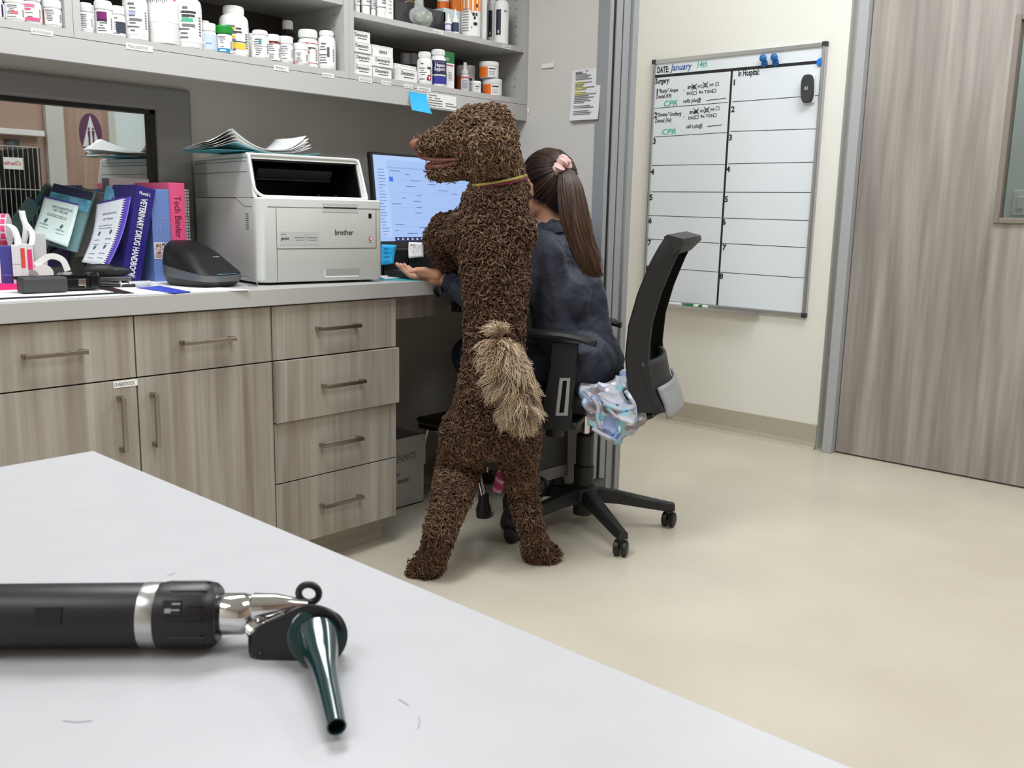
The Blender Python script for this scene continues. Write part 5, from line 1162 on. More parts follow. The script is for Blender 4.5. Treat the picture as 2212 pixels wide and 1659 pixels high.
t, f_ = note(883, 915, 523, 558, DY, M_paper, 'white square sticky note with pencil sketch under the monitor')
text('LETS GO', .006, on_quad(f_, .1, .2), INK, t, bold=.02)
mb = MB(); rr_ = random.Random(9)
for k in range(16):
    M_ = on_quad(f_, rr_.uniform(.3,.9), rr_.uniform(.3,.9)); stroke(mb, [(0,0),(rr_.uniform(-.004,.004),rr_.uniform(-.005,.005))], M_, .0008)
mb.build('sketch_lines', mat('pencil', (90,90,90), .7), t, world=True)
# keyboard
kc = P(905, 578, 3.13); kb = thing('keyboard', 'black computer keyboard under the monitor behind the hand', 'keyboard', (kc.x+.14, kc.y+.00, CT)); kb.rotation_euler = (0,0,math.radians(-4))
MB().box((0,0,.010), (.43,.135,.018), .004).build('body', M_black, kb)
key = MB().box((0,0,.0215), (.0165,.0165,.007), .002).build('key', mat('key_black', (34,34,36), .4), kb)
first = True
for r_ in range(5):
    for c_ in range(22):
        x, y = -.2+.019*c_, -.045+.0225*r_
        if first: key.location = (x, y, 0); first = False; continue
        k_ = key.copy(); C.objects.link(k_); k_.location = (x, y, 0)
# dark infill box added for the dark reflection under the monitor (behind the notes)
bx = thing('desk_infill', 'dark desk organizer added for the dark reflection under the monitor, behind the sticky notes', 'infill', P(900, 572, 3.30)); bx.location.z = CT
MB().boxr(-.16, .16, -.01, .05, 0, .004).boxr(-.16, .16, .046, .05, 0, .085).boxr(-.16, -.156, -.01, .05, 0, .075).boxr(.156, .16, -.01, .05, 0, .075).boxr(-.16, .16, -.01, -.006, 0, .07).boxr(-.05, -.046, -.01, .05, 0, .06).build('body', M_black, bx)
# cup with instruments at the end wall
cp = thing('instrument_cup', 'clear cup with metal instruments on the worktop by the end wall, behind the ponytail', 'cup', (2.765, 2.28, CT))
MB().lathe([(.026,0),(.032,.115),(.0300,.115),(.0245,.004)], 24, caps=False).build('cup', mat('clear_cup', (225,225,225), .1, alpha=.4), cp, smooth=True)
mb = MB(); mb.cyl((.0,.0,.004), (.012,-.02,.29), .002, n=8)
mb.build('swab_stick', M_white, cp)
mb = MB()
for s in (-1, 1):
    mb.cyl((0,0,.005), (s*.012-.008,0,.17), .0028, n=8); mb.tube([(s*.016-.008+.013*math.cos(a_), 0, .19+.020*math.sin(a_)) for a_ in ring], .0028, 6, closed=True)
mb.build('scissors', M_chrome, cp, smooth=True)
MB().cyl((.01,.01,.004), (.02,.012,.20), .005).box((.02,.012,.205), (.03,.008,.012), .003).build('clamp', M_chrome, cp)

# ================================================================== under the worktop
cbx = thing('cardboard_box', 'open white cardboard box with handwriting standing in the knee space beside the drawers', 'box', (2.10, 2.62, 0))
cw = mat('box_white_card', (190,188,184), .7); ci = mat('box_brown_inside', (96,66,56), .8)
a = on(915, 1083, 2, 0); xr_ = a.x; yf_ = a.y; zt_ = on(912, 938, 1, yf_).z
mb = MB().boxr(XD+.006, xr_, yf_, yf_+.004, 0, zt_).boxr(xr_-.004, xr_, yf_+.004, yf_+.30, 0, zt_).boxr(XD+.006, XD+.010, yf_+.004, yf_+.30, 0, zt_).boxr(XD+.006, xr_, yf_+.296, yf_+.30, 0, zt_).boxr(XD+.006, xr_, yf_, yf_+.30, 0, .004)
mb.build('carton', [cw], cbx, world=True)
MB().boxr(XD+.0101, xr_-.0041, yf_+.0041, yf_+.2959, .0045, .06).boxr(XD+.0101, xr_-.0041, yf_+.290, yf_+.2958, .06, zt_-.005).build('inside_lining', ci, cbx, world=True)
MB().boxr(xr_-.002, xr_+.012, yf_+.002, yf_+.29, zt_*.55, zt_-.002, .002).build('side_flap', cw, cbx, world=True)
Fb = frame((0, yf_-.0008, 0), (1,0,0), (0,0,1)); pen = mat('grey_marker', (96,94,92), .7)
q1 = on(860, 1001, 1, yf_); text('heets', .055, frame((q1.x-.01, yf_-.0008, q1.z), (1,0,.08), (0,0,1)), pen, cbx, squeeze=.8, shear=.3, bold=-.005)
q1 = on(861, 1028, 1, yf_); text('LE', .016, frame((q1.x-.012, yf_-.0008, q1.z), (1,0,0), (0,0,1)), INK, cbx, bold=.02)
q1 = on(861, 1045, 1, yf_); text('EDIATELY', .0195, frame((q1.x-.004, yf_-.0008, q1.z), (1,0,0), (0,0,1)), INK, cbx, squeeze=.72, bold=.02)
# step stool
ss = thing('step_stool', 'low step stool with black top and chrome legs in the knee space behind the dog', 'stool', (2.38, 2.40, 0))
zs = P(932, 917, 3.32).z
x0 = xr_+.012; y0 = 2.28
MB().boxr(x0, x0+.235, y0+.02, y0+.30, zs-.022, zs, .012).build('top', mat('rubber_black', (24,26,26), .55), ss, world=True)
MB().boxr(x0+.006, x0+.229, y0+.026, y0+.294, zs-.045, zs-.020, .004).build('rim', M_chrome, ss, world=True)
f0 = on(1101, 1098, 2, 0)
for (x, y, xt, yt) in [(f0.x, f0.y, f0.x-.01, y0+.05), (x0+.02, f0.y, x0+.04, y0+.05), (f0.x, y0+.33, f0.x-.01, y0+.27), (x0+.02, y0+.33, x0+.04, y0+.27)]:
    lg = MB().cyl((x,y,.06), (xt,yt,zs-.03), .0125).build('leg', M_chrome, ss, world=True, smooth=True)
    MB().lathe([(.026,0),(.028,.03),(.020,.055),(.019,.085)], 20, (x,y,0)).build('rubber_foot', M_black, lg, world=True, smooth=True)
# rolling steel cart, its end towards the camera
rc = thing('rolling_cart', 'dark steel cart on casters with a bent tube handle, beneath the worktop behind the chair', 'cart', (2.60, 2.52, 0))
q0 = P(1236, 995, 3.75); q1 = P(1160, 885, 3.6); xx0, xx1 = 2.50, 2.80
zc0 = P(1236, 1000, 3.60).z; zc1 = .42
gm = mat('cart_grey', (70,69,68), .45)
cx1 = P(1228, 950, 3.60).x; cyf = P(1228, 950, 3.60).y
MB().boxr(cx1-.20, cx1, cyf, cyf+.30, zc0, zc1, .004).build('body', gm, rc, world=True)
MB().boxr(cx1, cx1+.018, cyf-.004, cyf+.012, zc0-.004, zc1+.004, .002).build('corner_post', mat('cart_light', (150,150,148), .4), rc, world=True)
MB().boxr(cx1-.20, cx1-.012, cyf-.004, cyf+.010, .06, zc0-.003, .002).boxr(cx1-.012, cx1+.002, cyf-.006, cyf+.010, .058, zc0-.001, .001).build('lower_panel', mat('cart_panel', (134,133,126), .5), rc, world=True)
MB().tube(smooth_path([(cx1+.03,cyf,zc1+.02),(cx1+.045,cyf,zc1-.02),(cx1+.045,cyf,zc0+.05),(cx1+.03,cyf,zc0+.012),(cx1+.01,cyf,zc0+.004)]), .010, 10).build('handle', mat('cart_tube', (120,120,118), .35, .5), rc, world=True, smooth=True)
def caster(parent, c, r, m_w, m_f, name='caster'):
    w_ = MB().lathe([(r*.4,-r*.42),(r,-r*.38),(r,r*.38),(r*.4,r*.42)], 20, c, (.6,.8,0)).build(name, m_w, parent, world=True, smooth=True)
    MB().cyl(Vector(c)+Vector((0,0,r*.5)), Vector(c)+Vector((0,0,r*1.9)), r*.32).box(Vector(c)+Vector((0,0,r*1.1)), (r*1.1,r*1.1,r*.3), .002).build('fork', m_f, w_, world=True)
for (x, y) in [(cx1-.02,cyf+.03),(cx1-.18,cyf+.03),(cx1-.02,cyf+.27),(cx1-.18,cyf+.27)]: caster(rc, (x, y, .025), .025, M_black, M_chrome)
# second bent handle piece with casters seen right of the chair column
hc = thing('wire_stand', 'bent chrome stand foot with casters right of the chair column', 'stand', P(1305, 1000, 3.75)); hc.location.z = 0
c0 = P(1302, 985, 3.75)
MB().tube(smooth_path([c0+Vector((-.06,.0,.02)), c0+Vector((-.01,0,.03)), c0+Vector((.012,0,.012)), c0+Vector((0,0,-.012)), c0+Vector((-.03,0,-.01))]), .009, 10).cyl(c0+Vector((-.06,0,.02)), c0+Vector((-.06,0,.30)), .009).build('tube', mat('cart_tube', (120,120,118), .35, .5), hc, world=True, smooth=True)
caster(hc, (c0.x, c0.y, .028), .028, M_black, M_chrome)
MB().cyl((c0.x,c0.y,.05), (c0.x-.02,c0.y,c0.z), .007).build('stem', M_chrome, hc, world=True)
# pink rope leash end
le = thing('rope_toy', 'pink and white knotted rope hanging between the dog legs', 'rope', P(1088, 985, 3.0))
pts = smooth_path([P(1096,960,3.02), P(1090,1000,3.0), P(1082,1030,3.0), P(1074,1060,3.0)], 12)
mb = MB(); mb2 = MB()
for s in range(3):
    q = [p + E1*(.011*math.cos(i*.8+2.1*s)) + E2*(.011*math.sin(i*.8+2.1*s)) for i, p in enumerate(pts)]
    (mb if s != 1 else mb2).tube(q, .0075, 7)
mb.build('pink_strand', mat('rope_pink', (206,70,120), .8), le, world=True, smooth=True); mb2.build('white_strand', mat('rope_pale', (226,180,196), .8), le, world=True, smooth=True)
# ================================================================== office chair
CC = Vector((2.521, 1.926, 0)); Fw = Vector((-.454, .891, 0)).normalized(); Wd = Vector((Fw.y, -Fw.x, 0))   # Wd: towards the far side
ch = thing('office_chair', 'black mesh-back office chair on a five-star caster base, the woman sits on it', 'chair', CC, math.atan2(Fw.y, Fw.x))
# local frame: x forward, y towards the camera side (-Wd)
plast = mat('chair_plastic', (30,30,32), .5, bump=(700,.15,.0005)); fabric = mat('chair_fabric', (22,22,24), .9, bump=(900,.5,.001))
def cl(px, py, d): return xf(ch).inverted() @ P(px, py, d)
MB().lathe([(.034,.045),(.034,.09),(.040,.095),(.052,.10),(.052,.135),(.042,.15),(.036,.152)], 28).build('hub', plast, ch, smooth=True)
MB().lathe([(.034,.15),(.036,.22),(.030,.225),(.030,.33),(.026,.335)], 28).build('column_sleeve', plast, ch, smooth=True)
MB().cyl((0,0,.33), (0,0,.415), .0145).build('gas_lift', M_chrome, ch, smooth=True)
a0 = math.atan2(1.654-1.926, 2.375-2.521)-ch.rotation_euler.z
for k in range(5):
    a_ = a0+2*PI*k/5; dx, dy = math.cos(a_), math.sin(a_); d_ = Vector((dx,dy,0)); s_ = Vector((-dy,dx,0))
    mb = MB(); secs = [(.03,.027,.095,.142),(.12,.023,.088,.130),(.22,.020,.072,.108),(.285,.018,.062,.094),(.325,.017,.060,.086)]
    for (r, w_, z0, z1) in secs:
        for (u, z) in ((-w_,z0),(w_,z0),(w_*.9,z1-.006),(w_*.6,z1),(-w_*.6,z1),(-w_*.9,z1-.006)): mb.v.append(tuple(d_*r+s_*u+Vector((0,0,z))))
    mb.f = [(j*6+q, j*6+(q+1)%6, (j+1)*6+(q+1)%6, (j+1)*6+q) for j in range(4) for q in range(6)]+[tuple(range(6)), tuple(range(24,30))]; mb.mi = [0]*len(mb.f)
    lg = mb.build('leg', plast, ch, smooth=True)
    b_ = a_+[.9,-.5,2.0,1.2,.3][k]; ax_ = Vector((math.cos(b_), math.sin(b_), 0)); c_ = d_*.309+Vector((0,0,.027))
    cs = MB()
    for s in (-1, 1): cs.lathe([(.006,.003),(.024,.004),(.0265,.008),(.0265,.019),(.021,.0225),(.004,.023)], 24, c_, ax_*s)
    co = cs.build('caster', mat('caster_black', (18,18,20), .45), lg, smooth=True)
    MB().cyl(c_+Vector((0,0,.0)), c_+Vector((0,0,.040)), .008, n=10).box(c_+Vector((0,0,.026)), (.026,.022,.014), .005).build('caster_stem', M_blackg, lg)
# mechanism and seat
MB().box((.0,0,.425), (.20,.13,.035), .012).box((-.10,0,.425), (.16,.07,.025), .008).build('mechanism', plast, ch)
sd_ = MB(); sd_.add(*hull([(0,.0,.20,.21,.455,0),(0,0,.235,.245,.468,0),(0,0,.24,.25,.492,0),(0,0,.225,.235,.510,0),(0,0,.17,.18,.517,0)], 40))
sd_.build('seat', fabric, ch, smooth=True)
MB().cyl((.03,.16,.44), (.03,.245,.44), .006).build('height_lever', plast, ch)
MB().cyl((.06,.225,.375), (.06,.225,.45), .030, .028).build('adjust_knob', plast, ch, smooth=True)
# arms
for s, nm in ((1, 'near'), (-1, 'far')):
    y = .262*s; x0 = .030
    mb = MB()
    pr_ = [(x0+.055,.405),(x0+.065,.45),(x0+.04,.60),(x0+.035,.685),(x0-.045,.685),(x0-.040,.60),(x0-.030,.45),(x0-.035,.405)]
    mb.prism([(x, y-.014*s, z) for x, z in pr_], (0,.028*s,0))
    mb.boxr(x0-.05, x0+.05, min(y, y-.14*s), max(y, y-.14*s), .405, .430, .006)
    mb.build('arm_upright', plast, ch)
    MB().prism([(x0-.022,y+.0142*s,.455),(x0+.018,y+.0142*s,.452),(x0+.008,y+.0142*s,.575),(x0-.026,y+.0142*s,.577)], (0,.0015*s,0)).build('adjuster_plate', mat('chair_grey_plate', (160,160,160), .4), ch)
    MB().prism([(x0-.010,y+.0152*s,.465),(x0+.006,y+.0152*s,.463),(x0-.003,y+.0152*s,.567),(x0-.016,y+.0152*s,.568)], (0,.0012*s,0)).build('adjuster_slot', M_blackg, ch)
    MB().tube(smooth_path([(.20,y,.705),(.13,y,.716),(0,y,.715),(-.08,y,.703),(-.115,y,.694)], 4), [.030]*16+[.030], 12, ry=.012, up=(0,1,0)).build('arm_pad', mat('arm_pad_black', (26,27,30), .55), ch, smooth=True) if False else None
    pad = MB(); sp_ = smooth_path([(.25,y,.700),(.17,y,.712),(.04,y,.712),(-.03,y,.702),(-.072,y,.690)], 4); hw = .040
    for i, p in enumerate(sp_):
        e_ = math.sin(PI*min(1, max(0, (i+.6)/(len(sp_)+.2))))**.35; w2_ = hw*e_
        for (u, z) in ((-1,-.2),(-.8,-.012/.012*-.0),(0,0),(0,0)): pass
        for (u, z) in ((-1,0),(-.85,-.010),(.85,-.010),(1,0),(.85,.009),(-.85,.009)): pad.v.append((p.x, p.y+u*w2_, p.z+z))
    m_ = len(sp_); pad.f = [(j*6+q, j*6+(q+1)%6, (j+1)*6+(q+1)%6, (j+1)*6+q) for j in range(m_-1) for q in range(6)]+[tuple(range(6)), tuple((m_-1)*6+q for q in range(6))]; pad.mi = [0]*len(pad.f)
    pad.build('arm_pad', mat('arm_pad_black', (26,27,30), .55), ch, smooth=True)
# back: hoop frame with wide flanges, mesh, lower shell, grey lumbar cover
def xb(z):      # front edge of the back as a function of height (local x)
    t_ = (z-.50)/.58
    return -.205-.02*t_-.115*t_**2+.045*math.sin(PI*min(1,max(0,t_)))*(-1)*-.6
prof = [(.47,-.205),(.55,-.172),(.65,-.160),(.75,-.166),(.85,-.190),(.95,-.226),(1.00,-.250),(1.03,-.268)]
def fx(z):
    for (z0, x0), (z1, x1) in zip(prof[:-1], prof[1:]):
        if z <= z1: break
    t_ = (z-z0)/(z1-z0); return x0+(x1-x0)*t_
hwid = .235
zs_ = [.475+.545*k/22 for k in range(23)]
fr_m = mat('chair_frame_grey', (30,30,31), .55, bump=(900,.2,.0005))
for s in (-1, 1):
    mb = MB()
    for z in zs_:
        y = hwid*s*(1 if z < .92 else 1-.10*((z-.92)/.1)**2); dpt = .070 if z > .62 else .070+.02*(.62-z)/.15
        x = fx(z); th = .020; cur = .030
        for (dx, dy) in ((0,0),(-.006,.008),(-dpt*.6,-.002),(-dpt,-cur*.8),(-dpt,-cur*.8-th),(-dpt*.5,-th-.008),(-.004,-th)): mb.v.append((x+dx, y+dy*s, z))
    nn = 7; mb.f = [(j*nn+q, j*nn+(q+1)%nn, (j+1)*nn+(q+1)%nn, (j+1)*nn+q) for j in range(len(zs_)-1) for q in range(nn)]+[tuple(range(nn)), tuple((len(zs_)-1)*nn+q for q in range(nn))]; mb.mi = [0]*len(mb.f)
    mb.build('back_upright', fr_m, ch, smooth=True)
mb = MB(); xt = fx(1.02)
for k in range(17):
    y = -hwid+2*hwid*k/16; bow = -.035*(1-(y/hwid)**2); lift = .008*(1-(y/hwid)**2)
    for (dx, dz) in ((.004,-.045),(.0,.010),(-.010,.016),(-.058,.004),(-.062,-.010),(-.030,-.045)): mb.v.append((xt+dx+bow, y*.93, 1.015+dz+lift))
mb.f = [(j*6+q, j*6+(q+1)%6, (j+1)*6+(q+1)%6, (j+1)*6+q) for j in range(16) for q in range(6)]+[tuple(range(6)), tuple(range(96,102))]; mb.mi = [0]*len(mb.f)
mb.build('back_top_bar', fr_m, ch, smooth=True)
mesh_m = mat('chair_mesh', (12,12,14), .7, alpha=.93)
MB().grid(lambda u, v: Vector((fx(.60+.39*v)-.012-.035*math.sin(PI*u), (u-.5)*2*(hwid-.016), .60+.39*v)), 14, 16).build('back_mesh', mesh_m, ch, smooth=True)
MB().grid(lambda u, v: Vector((fx(.47+.16*v)-.045-.045*math.sin(PI*u)-.02*(1-v), (u-.5)*2*(hwid-.010), .47+.16*v)), 14, 8).build('lower_shell', plast, ch, smooth=True, solid=.02)
MB().grid(lambda u, v: Vector((fx(.47+.10*v)-.098-.024*math.sin(PI*u)-.006*math.sin(PI*v), (u-.5)*2*(hwid-.035), .452+.10*v)), 12, 8).build('lumbar_cover', mat('lumbar_grey', (150,152,154), .45), ch, smooth=True, solid=.012)
MB().tube(smooth_path([(-.10,0,.425),(-.20,0,.425),(-.225,0,.432),(-.235,0,.455)], 5), .022, 12, ry=.05, up=(0,1,0)).build('back_bracket', plast, ch, smooth=True)
MB().grid(lambda u, v: Vector((-.19-.055*v, (u-.5)*.38*(1-.1*v), .440+.005*v+.012*v*v)), 8, 6).build('back_wing', plast, ch, smooth=True, solid=.024)

# ================================================================== woman
pe = thing('person', 'woman with long brown ponytail, navy jacket and trousers, seated with her back to the camera', 'person', (CC.x, CC.y, 0))
D = 3.16
hip = P(1255, 880, D); hip.z = .585
chest = P(1225, 640, 3.18); neck = P(1190, 470, 3.20); head = P(1180, 405, 3.20)
shN = P(1145, 535, 3.07); shF = P(1240, 556, 3.28)
elN = P(1090, 690, 2.99); wrN = P(958, 604, 3.03)
elF = P(1150, 590, 3.46); wrF = P(1075, 572, 3.40)
kn = hip + Fw*.43 - Wd*.12; kn.z = .57; knF = hip + Fw*.43 + Wd*.10; knF.z = .57
an = kn+Fw*.06; an.z = .09; anF = knF+Fw*.04; anF.z = .09
knl = P(1042, 765, 3.08)
kn = Vector((knl.x, knl.y, .60)); an = P(1128, 1040, 3.06); anF = P(1142, 1040, 3.24)
skin = mat('skin', (214,160,132), .5, noise=(14,.25,(200,142,116),(1,1,1)))
body = [('c',[hip, hip.lerp(chest,.5), chest, chest.lerp(neck,.55)],[.125,.105,.115,.085]),
    ('c',[hip+Wd*.07, hip-Wd*.07],[.11,.11]), ('c',[shN, shF],[.055,.055]),
    ('c',[chest.lerp(neck,.6), neck, head-Vector((0,0,.02))],[.06,.052,.05]),
    ('c',[shN, shN.lerp(elN,.5), elN],[.052,.046,.040]), ('c',[elN, elN.lerp(wrN,.4), wrN],[.040,.038,.024]),
    ('c',[shF, elF],[.052,.040]), ('c',[elF, wrF],[.040,.024]),
    ('c',[hip-Wd*.08, kn],[.09,.062]), ('c',[kn, kn.lerp(an,.35), an],[.060,.052,.036]),
    ('c',[hip+Wd*.08, knF],[.09,.062]), ('c',[knF, knF.lerp(anF,.35), anF],[.060,.052,.036])]
fd = (-E1*.72+E2*.62-Vector((0,0,.30))).normalized()      # where the face looks
hr = frame(head, fd, Vector((0,0,1)).cross(fd)); H3 = hr
def hl(x, y, z): return hr @ Vector((x, y, z))        # x forward, y left/right, z up
rot = Matrix.Translation((0,0,0)) @ hr.to_3x3().to_4x4()
body += [('e', hl(-.01,0,.012), (.098,.078,.100), rot), ('e', hl(.035,0,-.045), (.060,.058,.062), rot), ('e', hl(.062,0,-.085), (.024,.026,.020), rot),
    ('c',[hl(.085,0,.010), hl(.108,0,-.028)],[.010,.013]), ('c',[hl(.088,-.018,-.062), hl(.088,.018,-.062)],[.010,.010]),
    ('c',[hl(.078,-.045,.018), hl(.082,-.012,.020)],[.010,.010]), ('c',[hl(.078,.045,.018), hl(.082,.012,.020)],[.010,.010])]
for s in (-1, 1): body += [('c',[hl(.002,s*.078,-.028), hl(-.012,s*.088,.0), hl(-.004,s*.088,.022), hl(.012,s*.082,.018)],[.0065,.006,.006,.005]), ('c',[hl(.004,s*.080,-.026), hl(.012,s*.080,.004)],[.006,.006])]
# near hand, palm up, fingers curling up to the left
W0 = wrN; pc1 = P(925, 596, 3.03); 
body += [('c',[W0, P(940,600,3.03)],[.024,.024]), ('c',[P(943,592,3.01), P(905,588,3.01)],[.019,.014]), ('c',[P(943,603,3.05), P(908,598,3.04)],[.019,.015]), ('c',[P(940,597,3.08), P(910,592,3.085)],[.017,.013])]
def finger(pts, r0): body.append(('c', [P(*p) for p in pts], [r0, r0*.95, r0*.88, r0*.72][:len(pts)]))
finger([(908,601,3.035),(887,596,3.03),(872,584,3.025),(866,572,3.02)], .0100)
finger([(908,598,3.055),(884,592,3.055),(867,579,3.05),(857,570,3.045)], .0100)
finger([(912,595,3.078),(892,589,3.083),(880,581,3.085),(873,571,3.085)], .0092)
finger([(916,592,3.098),(900,587,3.105),(888,582,3.11),(882,575,3.11)], .0080)
finger([(938,590,3.005),(917,583,2.998),(900,583,2.995),(888,586,2.99)], .0115)
# far hand on the keyboard
body += [('c',[wrF, wrF+Fw*.05],[.026,.022])]+[('c',[wrF+Fw*.05+Wd*(-.03+.02*k), wrF+Fw*.09+Wd*(-.034+.022*k)+Vector((0,0,.004)), wrF+Fw*.12+Wd*(-.035+.023*k)-Vector((0,0,.010))],[.010,.009,.008]) for k in range(4)]+[('c',[wrF+Fw*.02-Wd*.025, wrF+Fw*.06-Wd*.06],[.012,.009])]
bm_ = organic(body, .0042, 3)
bo = link('body', bm_, skin, pe, True, True)
for s in (-1, 1):
    MB().sphere(hl(.080,s*.030,.002), .011, 14).build('eye', mat('eye_white', (235,232,228), .2), pe, world=True, smooth=True)
MB().tube([hl(.097,-.020,-.060), hl(.101,0,-.058), hl(.097,.020,-.060)], .004, 8).build('lips', mat('lips', (176,96,92), .4), pe, world=True, smooth=True)
# jacket
jk = mat('navy_jacket', (47,51,68), .65, bump=(15,.55,.03), noise=(9,.4,(40,44,60),(1,1,1)), sheen=.1)
lowb = P(1262, 835, D)
jack = [('c',[hip+Vector((0,0,-.02)), hip.lerp(chest,.45), chest, chest.lerp(neck,.5)],[.145,.132,.132,.098]), ('c',[hip+Wd*.10, hip-Wd*.08],[.130,.130]),
    ('c',[chest+Wd*.08, chest-Wd*.08],[.105,.105]), ('c',[shN, shF],[.070,.070]), ('c',[chest.lerp(neck,.5), chest.lerp(neck,.86)],[.080,.060]),
    ('c',[shN, shN.lerp(elN,.5), elN],[.070,.063,.058]), ('c',[elN, elN.lerp(wrN,.5), wrN.lerp(elN,.10)],[.058,.050,.034]),
    ('c',[shF, elF],[.070,.056]), ('c',[elF, wrF.lerp(elF,.10)],[.056,.034]), ('c', [P(1258,580,3.2), P(1266,650,3.16), P(1276,740,3.14), P(1288,810,3.12)], [.055,.072,.078,.078]), ('c',[P(1180,560,3.06),P(1195,700,3.06),P(1225,800,3.04)],[.065,.075,.07])]
me = organic(jack, .007, 5, disp=[('c',.16,.012),('c',.05,.007)])
bmj = bmesh.new(); bmj.from_mesh(me)      # hem: cut the jacket above the seat
bmesh.ops.bisect_plane(bmj, geom=bmj.verts[:]+bmj.edges[:]+bmj.faces[:], plane_co=(0,0,.515), plane_no=(0,0,-1), clear_outer=True)
bmj.to_mesh(me); bmj.free()
jo = link('jacket', me, jk, pe, True, True); md = jo.modifiers.new('solid', 'SOLIDIFY'); md.thickness = .004; md.offset = -1
seam = mat('jacket_seam', (30,33,46), .7)
wat = frame(wrN.lerp(elN,.06), (wrN-elN).normalized(), (0,0,1))
MB().lathe([(.032,-.012),(.036,-.010),(.036,.010),(.032,.012)], 28, wrN.lerp(elN,.10), (elN-wrN)).build('cuff', mat('cuff_navy', (36,40,62), .8, bump=(90,.5,.004)), pe, world=True, smooth=True)
wc = P(948, 628, 3.0)
wt2 = MB().lathe([(.017,0),(.018,.002),(.018,.008),(.015,.010),(.001,.010)], 28, wc, (E2*-.8-E1*.5-Vector((0,0,.3)))).build('wristwatch', M_blackg, pe, world=True, smooth=True)
# collar of the jacket
nd = (head-chest).normalized(); 
MB().lathe([(.070,-.012),(.066,.012),(.060,.022),(.057,.020),(.062,-.012)], 32, chest.lerp(neck,.84), nd, caps=False).build('collar', jk, pe, world=True, smooth=True)
# trousers
tr_m = mat('navy_trousers', (30,34,50), .8, bump=(60,.4,.004))
me = organic([('c',[hip+Wd*.08, hip-Wd*.08],[.125,.125]), ('c',[hip-Wd*.08, kn],[.105,.080]), ('c',[kn, an],[.078,.055]), ('c',[hip+Wd*.08, knF],[.105,.080]), ('c',[knF, anF],[.078,.055])], .009, 4, disp=[('c',.08,.014)])
bmj = bmesh.new(); bmj.from_mesh(me)
bmesh.ops.bisect_plane(bmj, geom=bmj.verts[:]+bmj.edges[:]+bmj.faces[:], plane_co=(0,0,an.z-.005), plane_no=(0,0,-1), clear_outer=True)
bmj.to_mesh(me); bmj.free(); link('trousers', me, tr_m, pe, True, True)
for a_ in (an, anF):
    c_ = Vector((a_.x, a_.y, a_.z))
    me = organic([('c',[c_-Fw*.045-Vector((0,0,.015)), c_+Fw*.01-Vector((0,0,.06)), Vector((c_.x+Fw.x*.045, c_.y+Fw.y*.045, .034))],[.036,.040,.032]), ('c',[c_, c_+Vector((0,0,.03))],[.038,.038])], .006, 3)
    link('shoe', me, mat('shoe_black', (22,22,24), .5), pe, True, True)
# hair: scalp cap, strands drawn back to the scrunchie, long ponytail
hair_m = hairmat('hair_strands', .42, .45)
rng = np.random.default_rng(4)
tie = P(1214, 362, 3.105)
cap_m = mat('hair_base', (40,26,20), .55)
me = organic([('e', hl(-.020,0,.022), (.104,.088,.104), rot), ('e', hl(-.050,0,-.030), (.062,.070,.070), rot), ('c',[hl(-.050,0,-.07), hl(-.055,0,-.02)],[.038,.06]), ('c',[hl(-.03,0,.03), tie],[.07,.026])], .006, 4)
bmj = bmesh.new(); bmj.from_mesh(me)
fp_ = hl(.028,0,0); bmesh.ops.bisect_plane(bmj, geom=bmj.verts[:]+bmj.edges[:]+bmj.faces[:], plane_co=fp_, plane_no=(fd*.9+Vector((0,0,-.45))).normalized(), clear_outer=True)
ears = [hl(.004, s*.085, -.006) for s in (-1, 1)]
bmj.to_mesh(me); bmj.free()
V_, T_ = mesh_np(me); cap_o = link('hair', me, cap_m, pe, True, True)
def sample(V, T, N, wfn=None):
    a, b, c = V[T[:,0]], V[T[:,1]], V[T[:,2]]; nr = np.cross(b-a, c-a); ar = np.linalg.norm(nr, axis=1)/2; nr /= (2*ar[:,None]+1e-12)
    w_ = ar.copy()
    if wfn is not None: w_ *= wfn((a+b+c)/3, nr)
    idx = rng.choice(len(T), N, p=w_/w_.sum()); r1 = np.sqrt(rng.random(N)); r2 = rng.random(N)
    p = a[idx]*(1-r1)[:,None]+b[idx]*(r1*(1-r2))[:,None]+c[idx]*(r1*r2)[:,None]
    return p, nr[idx]
def unit(v): return v/(np.linalg.norm(v, axis=-1, keepdims=True)+1e-9)
hc3 = np.array(hl(-.02,0,.02)[:]); tn = np.array(tie[:])
p, n_ = sample(V_, T_, 2600); S = 9; t_ = np.linspace(0,1,S)[None,:,None]
d0 = (tn-p)[:,None,:]; pt = p[:,None,:]+d0*t_
rad0 = np.linalg.norm(p-hc3, axis=1)[:,None,None]; rt = np.linalg.norm(pt-hc3, axis=2, keepdims=True)
target = rad0*(1-t_)+np.linalg.norm(tn-hc3)*t_
pt = hc3+(pt-hc3)/rt*np.maximum(rt, target*1.0)+ n_[:,None,:]*.002
L_ = .05+.95*rng.random((len(p),1,1)); 
base_c = np.array([s2l((52,35,27)), s2l((70,48,36)), s2l((36,24,19)), s2l((88,62,46))])
strands_mesh('hair_drawn_back', pt, np.full((len(p),S), .0011)*np.linspace(1,.7,S)[None,:], 3, hair_m, pe, base_c[rng.choice(4, len(p), p=[.4,.3,.2,.1])])
N = 2600; ps_ = [P(*q) for q in [(1217,362,3.095),(1228,385,3.06),(1235,430,3.035),(1243,480,3.02),(1260,540,3.015),(1286,600,3.01)]]
cur = np.array([v[:] for v in smooth_path(ps_, 5)]); S = len(cur); tt = np.linspace(0,1,S)
wid = np.interp(tt, [0,.08,.3,.6,.85,1], [.012,.022,.034,.036,.028,.008])
off = rng.normal(size=(N,2))*.55; ln_ = np.linalg.norm(off,axis=1,keepdims=True); off = off/np.maximum(ln_,1e-6)*np.minimum(ln_,1.15)
